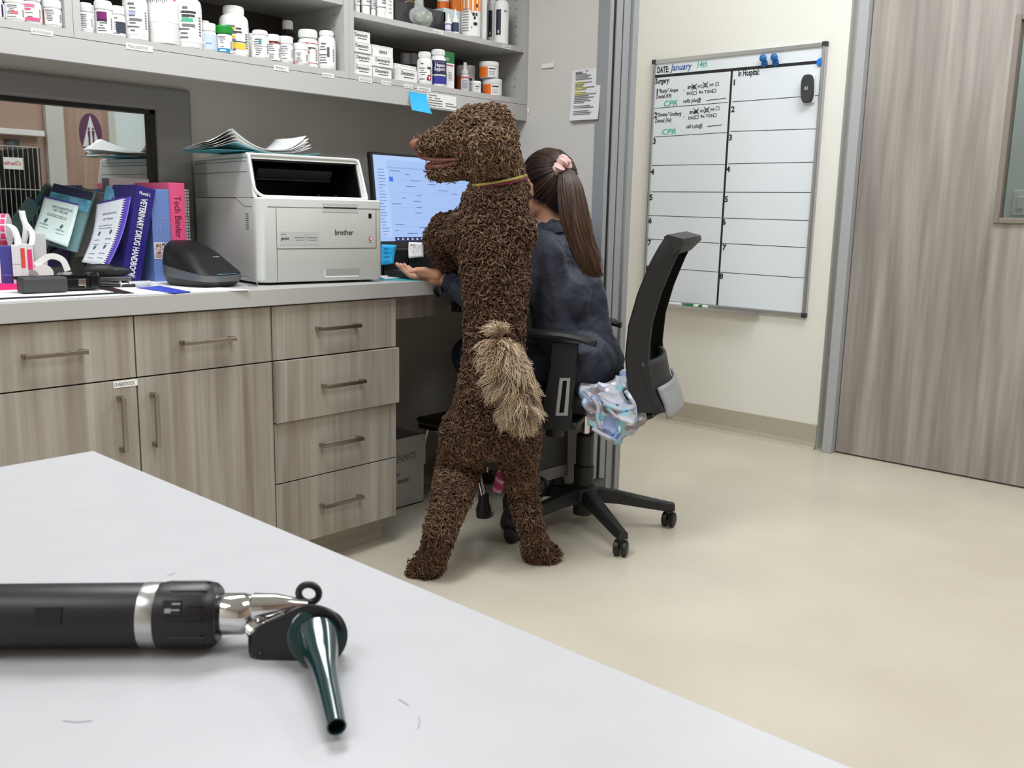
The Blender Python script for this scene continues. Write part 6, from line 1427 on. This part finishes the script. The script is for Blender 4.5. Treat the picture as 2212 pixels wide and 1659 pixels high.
e1 = np.array(E1[:]); e2 = np.array(E2[:]); ph = rng.random(N)*6.28; grp = np.floor(np.arctan2(off[:,1],off[:,0])*2.2)*1.7
wv = .006*np.sin(tt[None,:]*7+grp[:,None]*.9)*tt[None,:]
pt = cur[None]+ (off[:,0:1]*wid[None])[:,:,None]*e1+ (off[:,1:2]*wid[None]*.55)[:,:,None]*e2+wv[:,:,None]*e1 + (rng.normal(size=(N,1))*.012*tt[None,:]**2)[:,:,None]*e1
ends = .66+.34*rng.random(N)**.6; pt2 = np.empty_like(pt)
for k in range(3): 
    for i in range(N): pt2[i,:,k] = np.interp(tt*ends[i], tt, pt[i,:,k])
lighter = np.array([s2l((78,54,40)), s2l((98,70,52)), s2l((52,36,27)), s2l((124,92,68))])
ci_ = rng.choice(4, N, p=[.4,.3,.2,.1]); mixc = base_c[ci_][:,None,:]*(1-tt[None,:,None])+lighter[ci_][:,None,:]*tt[None,:,None]
strands_mesh('ponytail', pt2, np.full((N,S), .0011)*np.interp(tt,[0,.9,1],[1,.9,.3])[None,:], 3, hair_m, pe, mixc)
# scrunchie
scr_t = mat('scrunchie_pink', (232,196,192), .8, bump=(60,.5,.004))
mb = MB(); td = (ps_[1]-ps_[0]).normalized(); sz_ax = (E1*.80-Vector((0,0,.45))-E2*.45).normalized(); Fs = frame(P(1215,359,3.085), sz_ax.cross(Vector((0,0,1))), sz_ax.cross(sz_ax.cross(Vector((0,0,1)))))
N_u, N_v = 40, 10
for i in range(N_u):
    a_ = 2*PI*i/N_u; R_ = .020+.004*math.sin(7*a_)+.002*math.sin(13*a_); rr3 = .013+.0035*math.sin(9*a_+1)
    for j in range(N_v):
        b_ = 2*PI*j/N_v; mb.v.append(tuple(Fs @ Vector(((R_+rr3*math.cos(b_))*math.cos(a_), (R_+rr3*math.cos(b_))*math.sin(a_), rr3*1.3*math.sin(b_)+.004*math.sin(6*a_)))))
mb.f = [(i*N_v+j, i*N_v+(j+1)%N_v, ((i+1)%N_u)*N_v+(j+1)%N_v, ((i+1)%N_u)*N_v+j) for i in range(N_u) for j in range(N_v)]; mb.mi = [0]*len(mb.f)
mb.build('scrunchie', scr_t, pe, world=True, smooth=True)

# ================================================================== patterned cloth bunched between seat and back
clo = bpy.data.materials.new('patterned_cloth'); clo.use_nodes = True; nt = clo.node_tree; b = nt.nodes['Principled BSDF']; L = nt.links.new
g = nt.nodes.new('ShaderNodeTexCoord'); b.inputs['Roughness'].default_value = .8
def blobs(scale, th, seed):
    mp = nt.nodes.new('ShaderNodeMapping'); mp.inputs['Location'].default_value = (seed, seed*.7, -seed); L(g.outputs['Object'], mp.inputs[0])
    n = nt.nodes.new('ShaderNodeTexVoronoi'); n.inputs['Scale'].default_value = scale; n.feature = 'SMOOTH_F1'; L(mp.outputs[0], n.inputs[0])
    r = nt.nodes.new('ShaderNodeMapRange'); r.inputs[1].default_value = th; r.inputs[2].default_value = th+.03; r.inputs[3].default_value = 1; r.inputs[4].default_value = 0; L(n.outputs['Distance'], r.inputs[0]); return r.outputs[0]
col = None; prev = (*s2l((192,194,204)),1)
for (sc2, th, sd2, c2) in [(17,.34,0,(150,168,206)),(20,.27,3.3,(150,200,214)),(19,.27,7.1,(150,142,146)),(24,.17,11.7,(236,238,240)),(26,.12,5.2,(60,130,180))]:
    mx = nt.nodes.new('ShaderNodeMix'); mx.data_type = 'RGBA'; mx.inputs[7].default_value = (*s2l(c2),1); L(blobs(sc2, th, sd2), mx.inputs[0])
    if col is None: mx.inputs[6].default_value = prev
    else: L(col, mx.inputs[6])
    col = mx.outputs[2]
L(col, b.inputs['Base Color'])
ct = thing('patterned_cloth', 'blue and grey patterned cloth hanging bunched between the chair seat and its back', 'cloth', P(1325, 900, 3.0))
me = organic([('c',[P(1262,845,2.98),P(1300,850,2.93),P(1345,830,2.95)],[.030,.036,.034]), ('c',[P(1275,850,2.93),P(1292,900,2.90),P(1318,930,2.90)],[.028,.040,.036]), ('c',[P(1320,850,2.92),P(1345,900,2.89),P(1330,940,2.90)],[.040,.050,.022]), ('c',[P(1365,870,2.94),P(1375,905,2.92),P(1345,935,2.91)],[.034,.034,.020]), ('c',[P(1350,810,3.0),P(1355,850,2.96)],[.020,.03]), ('c',[P(1290,870,3.05),P(1350,880,3.05)],[.05,.05]), ('c',[P(1375,880,2.94),P(1392,893,2.95)],[.026,.014]), ('c',[P(1310,930,2.90),P(1335,950,2.90)],[.03,.018])], .0042, 3, disp=[('c',.07,.02)])
co_ = np.empty(len(me.vertices)*3); me.vertices.foreach_get('co', co_); co_ = co_.reshape(-1,3); no_ = np.empty_like(co_).ravel(); me.vertices.foreach_get('normal', no_); no_ = no_.reshape(-1,3)
a_ = co_@np.array((E1*.8+Vector((0,0,.6)))[:]); b_ = co_@np.array((E1*-.5+Vector((0,0,.85)))[:])
f_ = 1-np.abs(np.sin(a_*48+2.2*np.sin(b_*26))); g_ = 1-np.abs(np.sin(b_*60+1.8*np.sin(a_*34)))
co_ += no_*(.011*(f_**2-.4)+.004*g_**2)[:,None]; me.vertices.foreach_set('co', co_.ravel()); me.update()
link('cloth', me, clo, ct, True, True)
mb = MB()      # folded ridges of the cloth
for pts, r_ in [([(1262,842),(1280,860),(1292,880),(1290,905),(1300,925)],.010), ([(1296,850),(1305,870),(1325,880),(1350,885),(1368,878)],.012), ([(1312,880),(1330,900),(1340,920),(1330,945)],.010), ([(1352,845),(1368,870),(1372,890)],.010), ([(1280,925),(1305,940),(1330,950)],.010)]:
    mb.tube(smooth_path([P(px, py, 2.862) for px, py in pts], 5), r_, 10, ry=r_*.7)
mb.build('fold', clo, ct, world=True, smooth=True)

# ================================================================== dog
dg_ = thing('dog', 'curly chocolate-brown poodle standing upright on its hind legs with forepaws on the worktop', 'dog', (2.01, 1.90, 0))
B = 2.78
lp1 = on(928, 1222, 2, .03); rp1 = on(1165, 1192, 2, .03)
def dd(p): return Vector(p).dot(E2)
dL, dR = dd(lp1), dd(rp1)
skel = [
 # torso
 ('c',[P(1060,915,B), P(1066,850,B-.01), P(1066,770,B), P(1070,680,B+.01), P(1070,600,B+.02), P(1064,520,B+.03), P(1068,455,B+.04)], [.108,.104,.084,.086,.096,.102,.096]),
 ('c',[P(1020,505,B+.06), P(1095,500,B+.03)], [.078,.080]), ('c',[P(1078,560,B+.08), P(1060,470,B+.10)], [.075,.085]),
 ('c',[P(1072,450,B+.05), P(1078,395,B+.05), P(1062,340,B+.04)], [.088,.078,.080]), ('c',[P(1095,420,B+.05), P(1090,360,B+.05)], [.060,.050]),
 # hips
 ('c',[P(1016,925,B+.01), P(1105,920,B-.01)], [.080,.074]), ('c',[P(1046,860,B), P(1020,950,B+.01)], [.078,.078]),
 # left hind leg: hip, knee forward, hock back, paw
 ('c',[P(1012,935,B+.01), P(992,1010,B+.07), P(972,1085,dL+.02), P(950,1150,dL-.05), P(938,1195,dL-.03), P(925,1222,dL)], [.078,.063,.048,.038,.036,.038]),
 ('c',[P(930,1212,dL-.01), P(908,1232,dL+.0)], [.038,.030]),
 # right hind leg
 ('c',[P(1112,930,B-.01), P(1122,1000,B+.04), P(1130,1070,dR+.02), P(1144,1130,dR-.05), P(1155,1170,dR-.03), P(1163,1194,dR)], [.072,.052,.038,.031,.033,.035]),
 ('c',[P(1158,1186,dR-.01), P(1186,1200,dR)], [.036,.029]),
 # left foreleg bent, paw on the worktop
 ('c',[P(1010,500,B+.10), P(962,497,B+.16), P(948,520,B+.20), P(962,560,B+.26), P(972,583,B+.33)], [.060,.044,.040,.034,.030]),
 ('c',[P(972,583,B+.33), P(985,585,B+.38)], [.029,.026]),
 ('c',[P(1085,520,B+.10), P(1060,560,B+.24), P(1050,580,B+.40)], [.058,.038,.028]),
]
DH = B+.04
hd_ = [('e', P(1056,303,DH), (.082,.078,.078)), ('e', P(1030,300,DH), (.068,.066,.066)), ('c',[P(1010,300,DH), P(960,306,DH+.01), P(915,316,DH+.02)], [.056,.040,.026]),
 ('c',[P(980,284,DH), P(1012,268,DH), P(1064,270,DH)], [.034,.046,.056]),
 ('c',[P(1015,358,DH), P(970,368,DH+.01), P(938,369,DH+.015)], [.034,.023,.018]), ('c',[P(1015,320,DH), P(1020,350,DH)], [.055,.045]),
 ('c',[P(905,318,DH+.02), P(912,330,DH+.02)], [.014,.012])]
dbm = organic(skel+hd_, .0075, 3)
Vd, Td = mesh_np(dbm)
under = mat('dog_undercoat', (64,45,35), .9, bump=(120,.8,.006))
link('body', dbm, under, dg_, True, True)
# ear flaps
earm = []
for s, dp in ((-1, -.075), (1, .075)):
    me = organic([('c',[P(1040,280,DH+dp*.95), P(1058,312,DH+dp*1.30), P(1068,346,DH+dp*1.22)], [.036,.050,.036])], .006, 2)
    earm.append(mesh_np(me)); link('ear', me, under, dg_, True, True)
# bare parts of the face
nosem = mat('dog_nose_brown', (150,92,80), .35, bump=(200,.3,.002))
me = organic([('e', P(897,311,DH+.02), (.017,.019,.015)), ('e', P(901,306,DH+.02), (.014,.016,.011))], .002, 3); link('nose', me, nosem, dg_, True, True)
for s in (-1, 1): MB().sphere(P(890,314,DH+.02+s*.007), .0040, 10).build('nostril', mat('nostril', (52,24,22), .5), dg_, world=True, smooth=True)
lip = mat('dog_lip', (104,58,46), .4); tong = mat('dog_tongue', (160,84,74), .35)
MB().tube(smooth_path([P(898,326,DH+.02), P(908,339,DH+.0), P(933,345,DH-.014), P(962,346,DH-.024), P(990,344,DH-.034)], 5), .0050, 8).build('upper_lip', lip, dg_, world=True, smooth=True)
MB().tube(smooth_path([P(921,362,DH+.01), P(935,361,DH-.004), P(960,358,DH-.014), P(986,351,DH-.028)], 5), .0075, 8).build('lower_lip', lip, dg_, world=True, smooth=True)
me = organic([('c',[P(980,350,DH+.01), P(948,354,DH+.01), P(925,358,DH+.01)], [.014,.016,.010])], .003, 3); link('tongue', me, tong, dg_, True, True)
for (px, d_) in ((921, -.002), (921, .022)): MB().lathe([(.0030,0),(.0024,.006),(.0005,.012)], 10, P(px,353,DH+d_), (E1*-.15+Vector((0,0,1)))).build('tooth', mat('tooth', (232,226,206), .3), dg_, world=True, smooth=True)
for s in (-1, 1): MB().sphere(P(974,283,DH+s*.036), .010, 12).build('eye', mat('dog_eye', (24,16,12), .1), dg_, world=True, smooth=True)
# collar
cc1 = P(1076,392,DH+.005); cn_ = (Vector((0,0,1))-E1*.20-E2*.10).normalized()
MB().lathe([(.083,-.008),(.0865,-.007),(.0865,-.0005),(.083,0)], 48, cc1, cn_).build('collar', mat('collar_wine', (110,28,52), .6), dg_, world=True, smooth=True)
MB().lathe([(.0835,0),(.0870,.001),(.0870,.007),(.083,.008)], 48, cc1, cn_).build('collar_stripe', mat('collar_olive', (176,160,84), .6), dg_, world=True, smooth=True)
# ---- curls: thick lock geometry grown from the body
e3 = np.array([0,0,1.]); v2 = np.array(E2[:]); v1 = np.array(E1[:])
fur_m = hairmat('fur_curls', .62, .22)
def locks(V, T, N, length, amp, turns, rad, wfn, flow, pal, name, lift=.55, S=8, sides=3, jit=.5, lenvar=.35):
    p, n = sample(V, T, N, wfn)
    fl = flow(p, n)+rng.normal(size=p.shape)*jit; fl -= n*np.sum(fl*n, axis=1, keepdims=True); fl = unit(fl)
    bi = np.cross(n, fl)
    Lh = length*(1-lenvar+2*lenvar*rng.random(N)); t = np.linspace(0,1,S)[None,:]
    if callable(amp): am = amp(p)
    else: am = np.full(N, amp)
    am = am*(.7+.6*rng.random(N)); ph = rng.random(N)*6.28; sg = np.where(rng.random(N) < .5, -1, 1); tu = turns*(.7+.6*rng.random(N))
    ang = ph[:,None]+sg[:,None]*tu[:,None]*6.283*t
    grow = np.minimum(1, t*2.2)
    axis = p[:,None,:]-n[:,None,:]*.006+ (Lh[:,None]*t)[:,:,None]*fl[:,None,:] + (Lh[:,None]*lift*np.sin(t*2.2))[:,:,None]*n[:,None,:]
    pts = axis + (am[:,None]*grow*np.cos(ang))[:,:,None]*bi[:,None,:] + (am[:,None]*grow*np.sin(ang))[:,:,None]*(n*.75+fl*.5)[:,None,:]
    rr = rad*(.75+.5*rng.random(N))[:,None]*np.interp(t, [0,.15,.7,1], [.9,1,.8,.18])
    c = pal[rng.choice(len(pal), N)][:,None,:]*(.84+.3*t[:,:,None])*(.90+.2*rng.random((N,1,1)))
    o = strands_mesh(name, pts, rr, sides, fur_m, dg_, c); o['kind'] = 'stuff'; return o
pal = np.array([s2l(c) for c in [(92,68,54),(80,59,47),(106,80,64),(70,51,41),(97,73,59),(122,95,77)]])
pal_h = np.array([s2l(c) for c in [(112,88,68),(99,75,58),(126,100,77),(85,63,49),(142,116,91)]])
tocam_ = np.array([0,0,CAMH])
def wcam(p, n):                                   # denser on the flanks and back that can be seen
    v = unit(tocam_-p); f = np.sum(n*v, axis=1); return np.where(f > -.25, 1.0, .30)
def px_of(p):
    q = p-np.array(CO[:]); z = q@np.array(_f[:]); return 1106+FPX*(q@np.array(_r[:]))/z, 829.5-FPX*(q@np.array(_u[:]))/z
clr = lambda x, y: (x > 1030) & (x < 1116) & (np.abs(y-(388-.17*(x-1072))) < 10)
def wbody(p, n):
    x, y = px_of(p); w_ = wcam(p, n)
    bare = ((x < 925) & (y > 322) & (y < 350)) | ((x < 903) & (y < 322)) | ((x < 985) & (y > 344) & (y < 362))
    return np.where(bare | (y < 400) | clr(x, y), 0, w_)
def whead(p, n):
    x, y = px_of(p); w_ = wcam(p, n)
    bare = ((x < 903)) | ((x < 990) & (y > 342) & (y < 360)) | ((x < 915) & (y > 328)) | ((x < 945) & (y > 350) & (y < 366) & (x < 930))
    return np.where(bare | (y > 415) | clr(x, y), 0, w_)
down = lambda p, n: np.tile(-e3, (len(p),1))*.9
def legflow(p, n): return np.tile(-e3, (len(p),1))*1.2
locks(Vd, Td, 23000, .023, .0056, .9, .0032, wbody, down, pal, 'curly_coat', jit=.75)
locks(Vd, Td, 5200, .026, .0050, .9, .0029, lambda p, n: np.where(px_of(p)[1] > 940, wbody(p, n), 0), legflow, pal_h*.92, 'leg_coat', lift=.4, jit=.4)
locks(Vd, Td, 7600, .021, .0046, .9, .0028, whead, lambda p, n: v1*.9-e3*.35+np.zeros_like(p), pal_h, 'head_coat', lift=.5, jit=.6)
for (Ve, Te) in earm: locks(Ve, Te, 1500, .027, .0056, 1.0, .0031, wcam, down, pal_h, 'ear_coat', lift=.35, jit=.4)
locks(Vd, Td, 600, .020, .003, .7, .0016, lambda p, n: np.where((px_of(p)[1] > 360) & (px_of(p)[1] < 385) & (px_of(p)[0] < 1010), 1, 0), down, pal_h, 'chin_coat', lift=.3, jit=.3)
# tail: carried up against the back, long pale wavy hair
tb = [P(1118,900,B-.10), P(1122,850,B-.145), P(1112,800,B-.16), P(1092,758,B-.155), P(1076,728,B-.15)]
tl = dg_
me = organic([('c', tb, [.030,.026,.022,.018,.012])], .005, 2); link('tail', me, mat('tail_base', (122,90,66), .9), dg_, True, True)
cur = np.array([v[:] for v in smooth_path(tb, 8)]); N = 3000; S = 12; t = np.linspace(0,1,S)[None,:]
u = rng.random(N)**.9; ix = u*(len(cur)-1); i0 = np.clip(ix.astype(int), 0, len(cur)-2); fr_ = (ix-i0)[:,None]; bp_ = cur[i0]*(1-fr_)+cur[i0+1]*fr_
tg = unit(cur[i0+1]-cur[i0])
CL = 190; cu_ = rng.random(CL)**.9; cphi = rng.random(CL)*6.283; ck_ = rng.integers(0, CL, N); u = np.clip(cu_[ck_]+rng.normal(size=N)*.022, 0, 1); ix = u*(len(cur)-1); i0 = np.clip(ix.astype(int), 0, len(cur)-2); fr_ = (ix-i0)[:,None]; bp_ = cur[i0]*(1-fr_)+cur[i0+1]*fr_
phi = cphi[ck_]+rng.normal(size=N)*.20; sidev = v1; frontv = -v2
out_ = np.cos(phi)[:,None]*sidev*1.0+np.sin(phi)[:,None]*frontv*.55
toptuft = (u > .93)[:,None]
d_ = unit(out_*1.15 - e3*np.interp(u, [0,.5,.8,.93], [.85,.75,.45,-.1])[:,None]); d_ = np.where(toptuft, unit(out_*.45+e3*(.9-.6*rng.random((N,1)))-v1*.1), d_)
Ln = np.interp(u, [0,.25,.6,.85,1], [.055,.085,.090,.075,.062])*(.6+.6*rng.random(CL))[ck_]*(.9+.2*rng.random(N))
cph = (rng.random(CL)*6.28)[ck_]+rng.normal(size=N)*.25
side2 = unit(np.cross(d_, frontv))
wob = (.0060*np.sin(cph[:,None]+t*12)*np.minimum(1,t*2))
pts = bp_[:,None,:]+(Ln[:,None]*t)[:,:,None]*d_[:,None,:]+wob[:,:,None]*side2[:,None,:] - (.020*(Ln[:,None]/.08)*t**2)[:,:,None]*e3 + (.010*np.sin(t*2.5))[:,:,None]*frontv
rr = .0014*(.7+.6*rng.random(N))[:,None]*np.interp(t,[0,.2,.7,1],[.9,1,.8,.25])
c0 = np.array([s2l((140,110,82)), s2l((164,134,104)), s2l((120,90,66)), s2l((184,156,126))])[rng.choice(4,N)]; c1c = np.array([s2l((196,172,142)), s2l((216,196,168)), s2l((172,146,116)), s2l((232,218,196))])[rng.choice(4,N)]
o = strands_mesh('tail_hair', pts, rr, 3, fur_m, dg_, c0[:,None,:]*(1-t[:,:,None]**1.2)+c1c[:,None,:]*t[:,:,None]**1.2); o['kind'] = 'stuff'
# ================================================================== foreground exam table and otoscope
TZ = .87; tc = on(202, 973, 2, TZ)
ex = thing('exam_table', 'white laminate exam table in the foreground with an otoscope on it', 'table', (tc.x-.5, tc.y-.6, 0))
MB().boxr(tc.x-1.25, tc.x, tc.y-1.55, tc.y, TZ-.035, TZ, .0015).build('tabletop', mat('table_white', (193,192,195), .38, noise=(30,.3,(188,187,190),(1,1,1))), ex, world=True)
MB().boxr(tc.x-1.10, tc.x-.22, tc.y-1.40, tc.y-.22, .08, TZ-.036, .004).build('cabinet', M_laml, ex, world=True)
MB().boxr(tc.x-1.06, tc.x-.26, tc.y-1.36, tc.y-.26, 0, .079).build('plinth', M_steel, ex, world=True)
scr_ = mat('scratch', (170,170,174), .6); mb = MB()
def tp_(px, py): p = on(px, py, 2, TZ+.0003); return p
for pts in ([(136,1556),(165,1559),(200,1556)],[(905,1545),(907,1560),(903,1572)],[(360,1243),(372,1240),(378,1236)],[(862,1510),(880,1521),(883,1524)]):
    q = [tp_(*p) for p in pts]
    for a, b_ in zip(q[:-1], q[1:]):
        n_ = (b_-a).cross(Vector((0,0,1))).normalized()*.00025; mb.add([a-n_, a+n_, b_+n_, b_-n_], [(0,1,2,3)])
o = mb.build('scratches', scr_, ex, world=True); o['kind'] = 'stuff'
# otoscope: handle axis lies on the table
R0 = .0158
pa = on(-120, 1332, 2, TZ+R0*1.06); pb = on(478, 1326, 2, TZ+R0*1.06)
ax = (pb-pa).normalized(); ot = thing('otoscope', 'black otoscope with dark green ear speculum lying on the white table', 'otoscope', pb)
hb = mat('otoscope_black', (23,21,25), .40, bump=(1500,.15,.0002)); chrome = mat('polished_chrome', (222,222,222), .07, 1)
def A(t_): return (pb-pa).length+t_          # distance from pa
Lm = (pb-pa).length
def at(px): return (on(px, 1328, 2, TZ+R0*1.06)-pa).dot(ax)
a1 = at(312); a2 = at(347); a3 = at(474)
MB().lathe([(R0*.9,-.09),(R0,-.087),(R0,a1)], 48, pa, ax).build('handle', hb, ot, world=True, smooth=True)
MB().lathe([(R0*1.01,a1),(R0*1.02,a1+.0006),(R0*1.02,a2-.0006),(R0*1.01,a2)], 48, pa, ax).build('metal_band', mat('satin_silver', (196,196,196), .28, 1), ot, world=True, smooth=True)
MB().lathe([(R0*1.0,a2),(R0*1.05,a2+.004),(R0*1.05,a3-.007),(R0*.98,a3-.002),(R0*.86,a3),(.002,a3)], 48, pa, ax).build('collar', hb, ot, world=True, smooth=True)
up = Vector((0,0,1)); sd = ax.cross(up).normalized()            # towards the camera side
tocam = (-(pb-CO)); tocam = (tocam-ax*tocam.dot(ax)).normalized()
def radial(phi): return (tocam*math.cos(phi)+ax.cross(tocam)*math.sin(phi))
mb = MB()
for k, phi in enumerate([-.75,-.25,.25,.75,1.25,-1.25]):
    rdir = radial(phi); c_ = pa+ax*(a2+(a3-a2)*(.55 if k != 1 else .72))+rdir*(R0*1.05)
    mb.box((0,0,0), ((a3-a2)*(.62 if k != 1 else .28),.0012,.0008), .0003, frame(c_, ax, rdir.cross(ax)))
mb.build('ribs', mat('otoscope_rib', (22,22,25), .3), ot, world=True)
c_ = pa+ax*(a2+(a3-a2)*.33)+radial(-.18)*(R0*1.055)
MB().box((0,0,0), (.009,.0075,.0006), .0002, frame(c_, ax, radial(-.18).cross(ax))).build('badge', mat('badge_black', (12,12,14), .45), ot, world=True)
Fm = frame(c_+radial(-.18)*.0006, ax, -radial(-.18).cross(ax)*-1)
MB().box((-.0016,-.0015,.0), (.003,.0022,.0003), 0, Fm).box((.002,.0018,.0), (.004,.001,.0003), 0, Fm).box((.002,-.0012,.0), (.004,.0008,.0003), 0, Fm).build('badge_mark', mat('badge_grey', (150,160,160), .3), ot, world=True)
c_ = pa+ax*at(133)+radial(0)*(R0*1.0+.0001)
MB().box((0,0,0), (.013,.0085,.0006), .0003, frame(c_, ax, radial(0).cross(ax))).build('logo_plate', mat('badge_black', (12,12,14), .45), ot, world=True)
# chrome neck
MB().lathe([(R0*.60,a3-.001),(R0*.66,a3+.001),(R0*.66,a3+.012),(R0*.60,a3+.015),(R0*.50,a3+.017)], 40, pa, ax).build('neck_ring', chrome, ot, world=True, smooth=True)
hd = P(660, 1375, 0.48)
hc_ = pa+ax*(a3+.017)
dz = .002
MB().tube([hc_+Vector((0,0,.003)), hc_+ax*.012+Vector((0,0,.0035)), hc_+ax*.022+Vector((0,0,.004)), hc_+ax*.027+Vector((0,0,.0045))], [R0*.48, R0*.42, R0*.24, R0*.12], 20).build('lamp_tube', chrome, ot, world=True, smooth=True)
dj = depth(hc_); 
def Pd(px, py, dd):                       # point along a pixel ray at camera depth dd
    r_ = ray(px, py); return CO + r_*(dd/FPX)
# head plate: teardrop facing the viewer and slightly up
d0 = dj*.985
F0 = Pd(545, 1395, d0)
lobe = [Pd(x, y, d0-.004) for x, y in [(536,1372),(560,1350),(600,1333),(640,1312),(672,1305),(705,1312),(733,1332),(745,1362),(742,1396),(725,1420),(690,1436),(655,1442),(600,1436),(556,1429),(538,1412)]]
cen = Pd(640, 1375, d0)
nrm = (CO-cen).normalized(); nrm = (nrm+Vector((0,0,.15))).normalized()
lp_ = smooth_path([Vector(p) for p in lobe]+[Vector(lobe[0])], 4)[:-1]
mb = MB(); n = len(lp_); c0_ = sum(lp_, Vector())/n
for (sc_, off) in [(.90,-.009),(1.0,-.0075),(1.0,.0),(.93,.0025)]: mb.v += [tuple(c0_+(p-c0_)*sc_+nrm*off) for p in lp_]
mb.f = [(j*n+k, j*n+(k+1)%n, (j+1)*n+(k+1)%n, (j+1)*n+k) for j in range(3) for k in range(n)]+[tuple(range(n)), tuple(range(3*n,4*n))]; mb.mi = [0]*len(mb.f)
mb.build('head', hb, ot, world=True, smooth=True)
MB().sphere(Pd(563,1412,d0-.0065), .0012, 10).build('rivet', mat('rivet', (60,60,62), .3, .6), ot, world=True, smooth=True)
# speculum
s0 = Pd(686, 1375, d0-.008); s1 = on(727, 1570, 2, TZ+.0068)
sa = (s1-s0).normalized(); SL = (s1-s0).length
gr = mat('speculum_green', (14,52,54), .14, coat=.5)
r0_ = 64*m_per_px(s0); r1 = 21*m_per_px(s1)
MB().lathe([(r0_*.98,-.001),(r0_,.001),(r0_*.92,.0015)], 44, s0, nrm).build('speculum_flange', gr, ot, world=True, smooth=True)
prof = [(r0_*.72,.000),(r0_*.66,SL*.10),(r0_*.52,SL*.26),(r0_*.40,SL*.42),(r0_*.345,SL*.62),(r1*1.02,SL),(r1*.86,SL),(r1*.84,SL*.9),(r1*.8,SL*.85)]
MB().lathe(prof, 40, s0, sa, caps=False).build('speculum', gr, ot, world=True, smooth=True)
MB().lathe([(r1*.86,SL*.93),(.0005,SL*.93)], 30, s0, sa).build('bore', mat('bore_black', (3,3,3), .6), ot, world=True)
# insufflation port ring above
rc_ = Pd(667, 1282, d0*1.03); ra = (nrm+Vector((0,0,0))).normalized(); ux = frame(rc_, E1, Vector((0,0,1)))
rr2 = 22*m_per_px(rc_)
MB().tube([ux @ Vector((rr2*math.cos(a_), rr2*math.sin(a_)*.92, 0)) for a_ in ring], .0018, 10, closed=True).build('port_ring', hb, ot, world=True, smooth=True)
MB().tube([Pd(656,1301,d0*1.03), Pd(640,1312,d0*1.025), Pd(625,1322,d0*1.02), Pd(640,1335,d0*1.01)], [.0022,.0032,.0045,.005], 12).build('port_arm', hb, ot, world=True, smooth=True)
# chrome linkage under the lamp tube
MB().tube([Pd(552,1312,d0*1.02), Pd(556,1330,d0*1.01), Pd(562,1348,d0*1.0)], [.0022,.0026,.0022], 12).build('link_post', chrome, ot, world=True, smooth=True)
MB().lathe([(.0055,0),(.006,.001),(.006,.004),(.0045,.005)], 24, Pd(555,1360,d0*1.0)-nrm*.002, (nrm+Vector((0,0,.8))).normalized()).build('pivot_screw', chrome, ot, world=True, smooth=True)
MB().tube([Pd(600,1322,d0*1.01), Pd(615,1328,d0*1.0), Pd(575,1345,d0)], [.0012,.0016,.0012], 8).build('link_arm', chrome, ot, world=True, smooth=True)
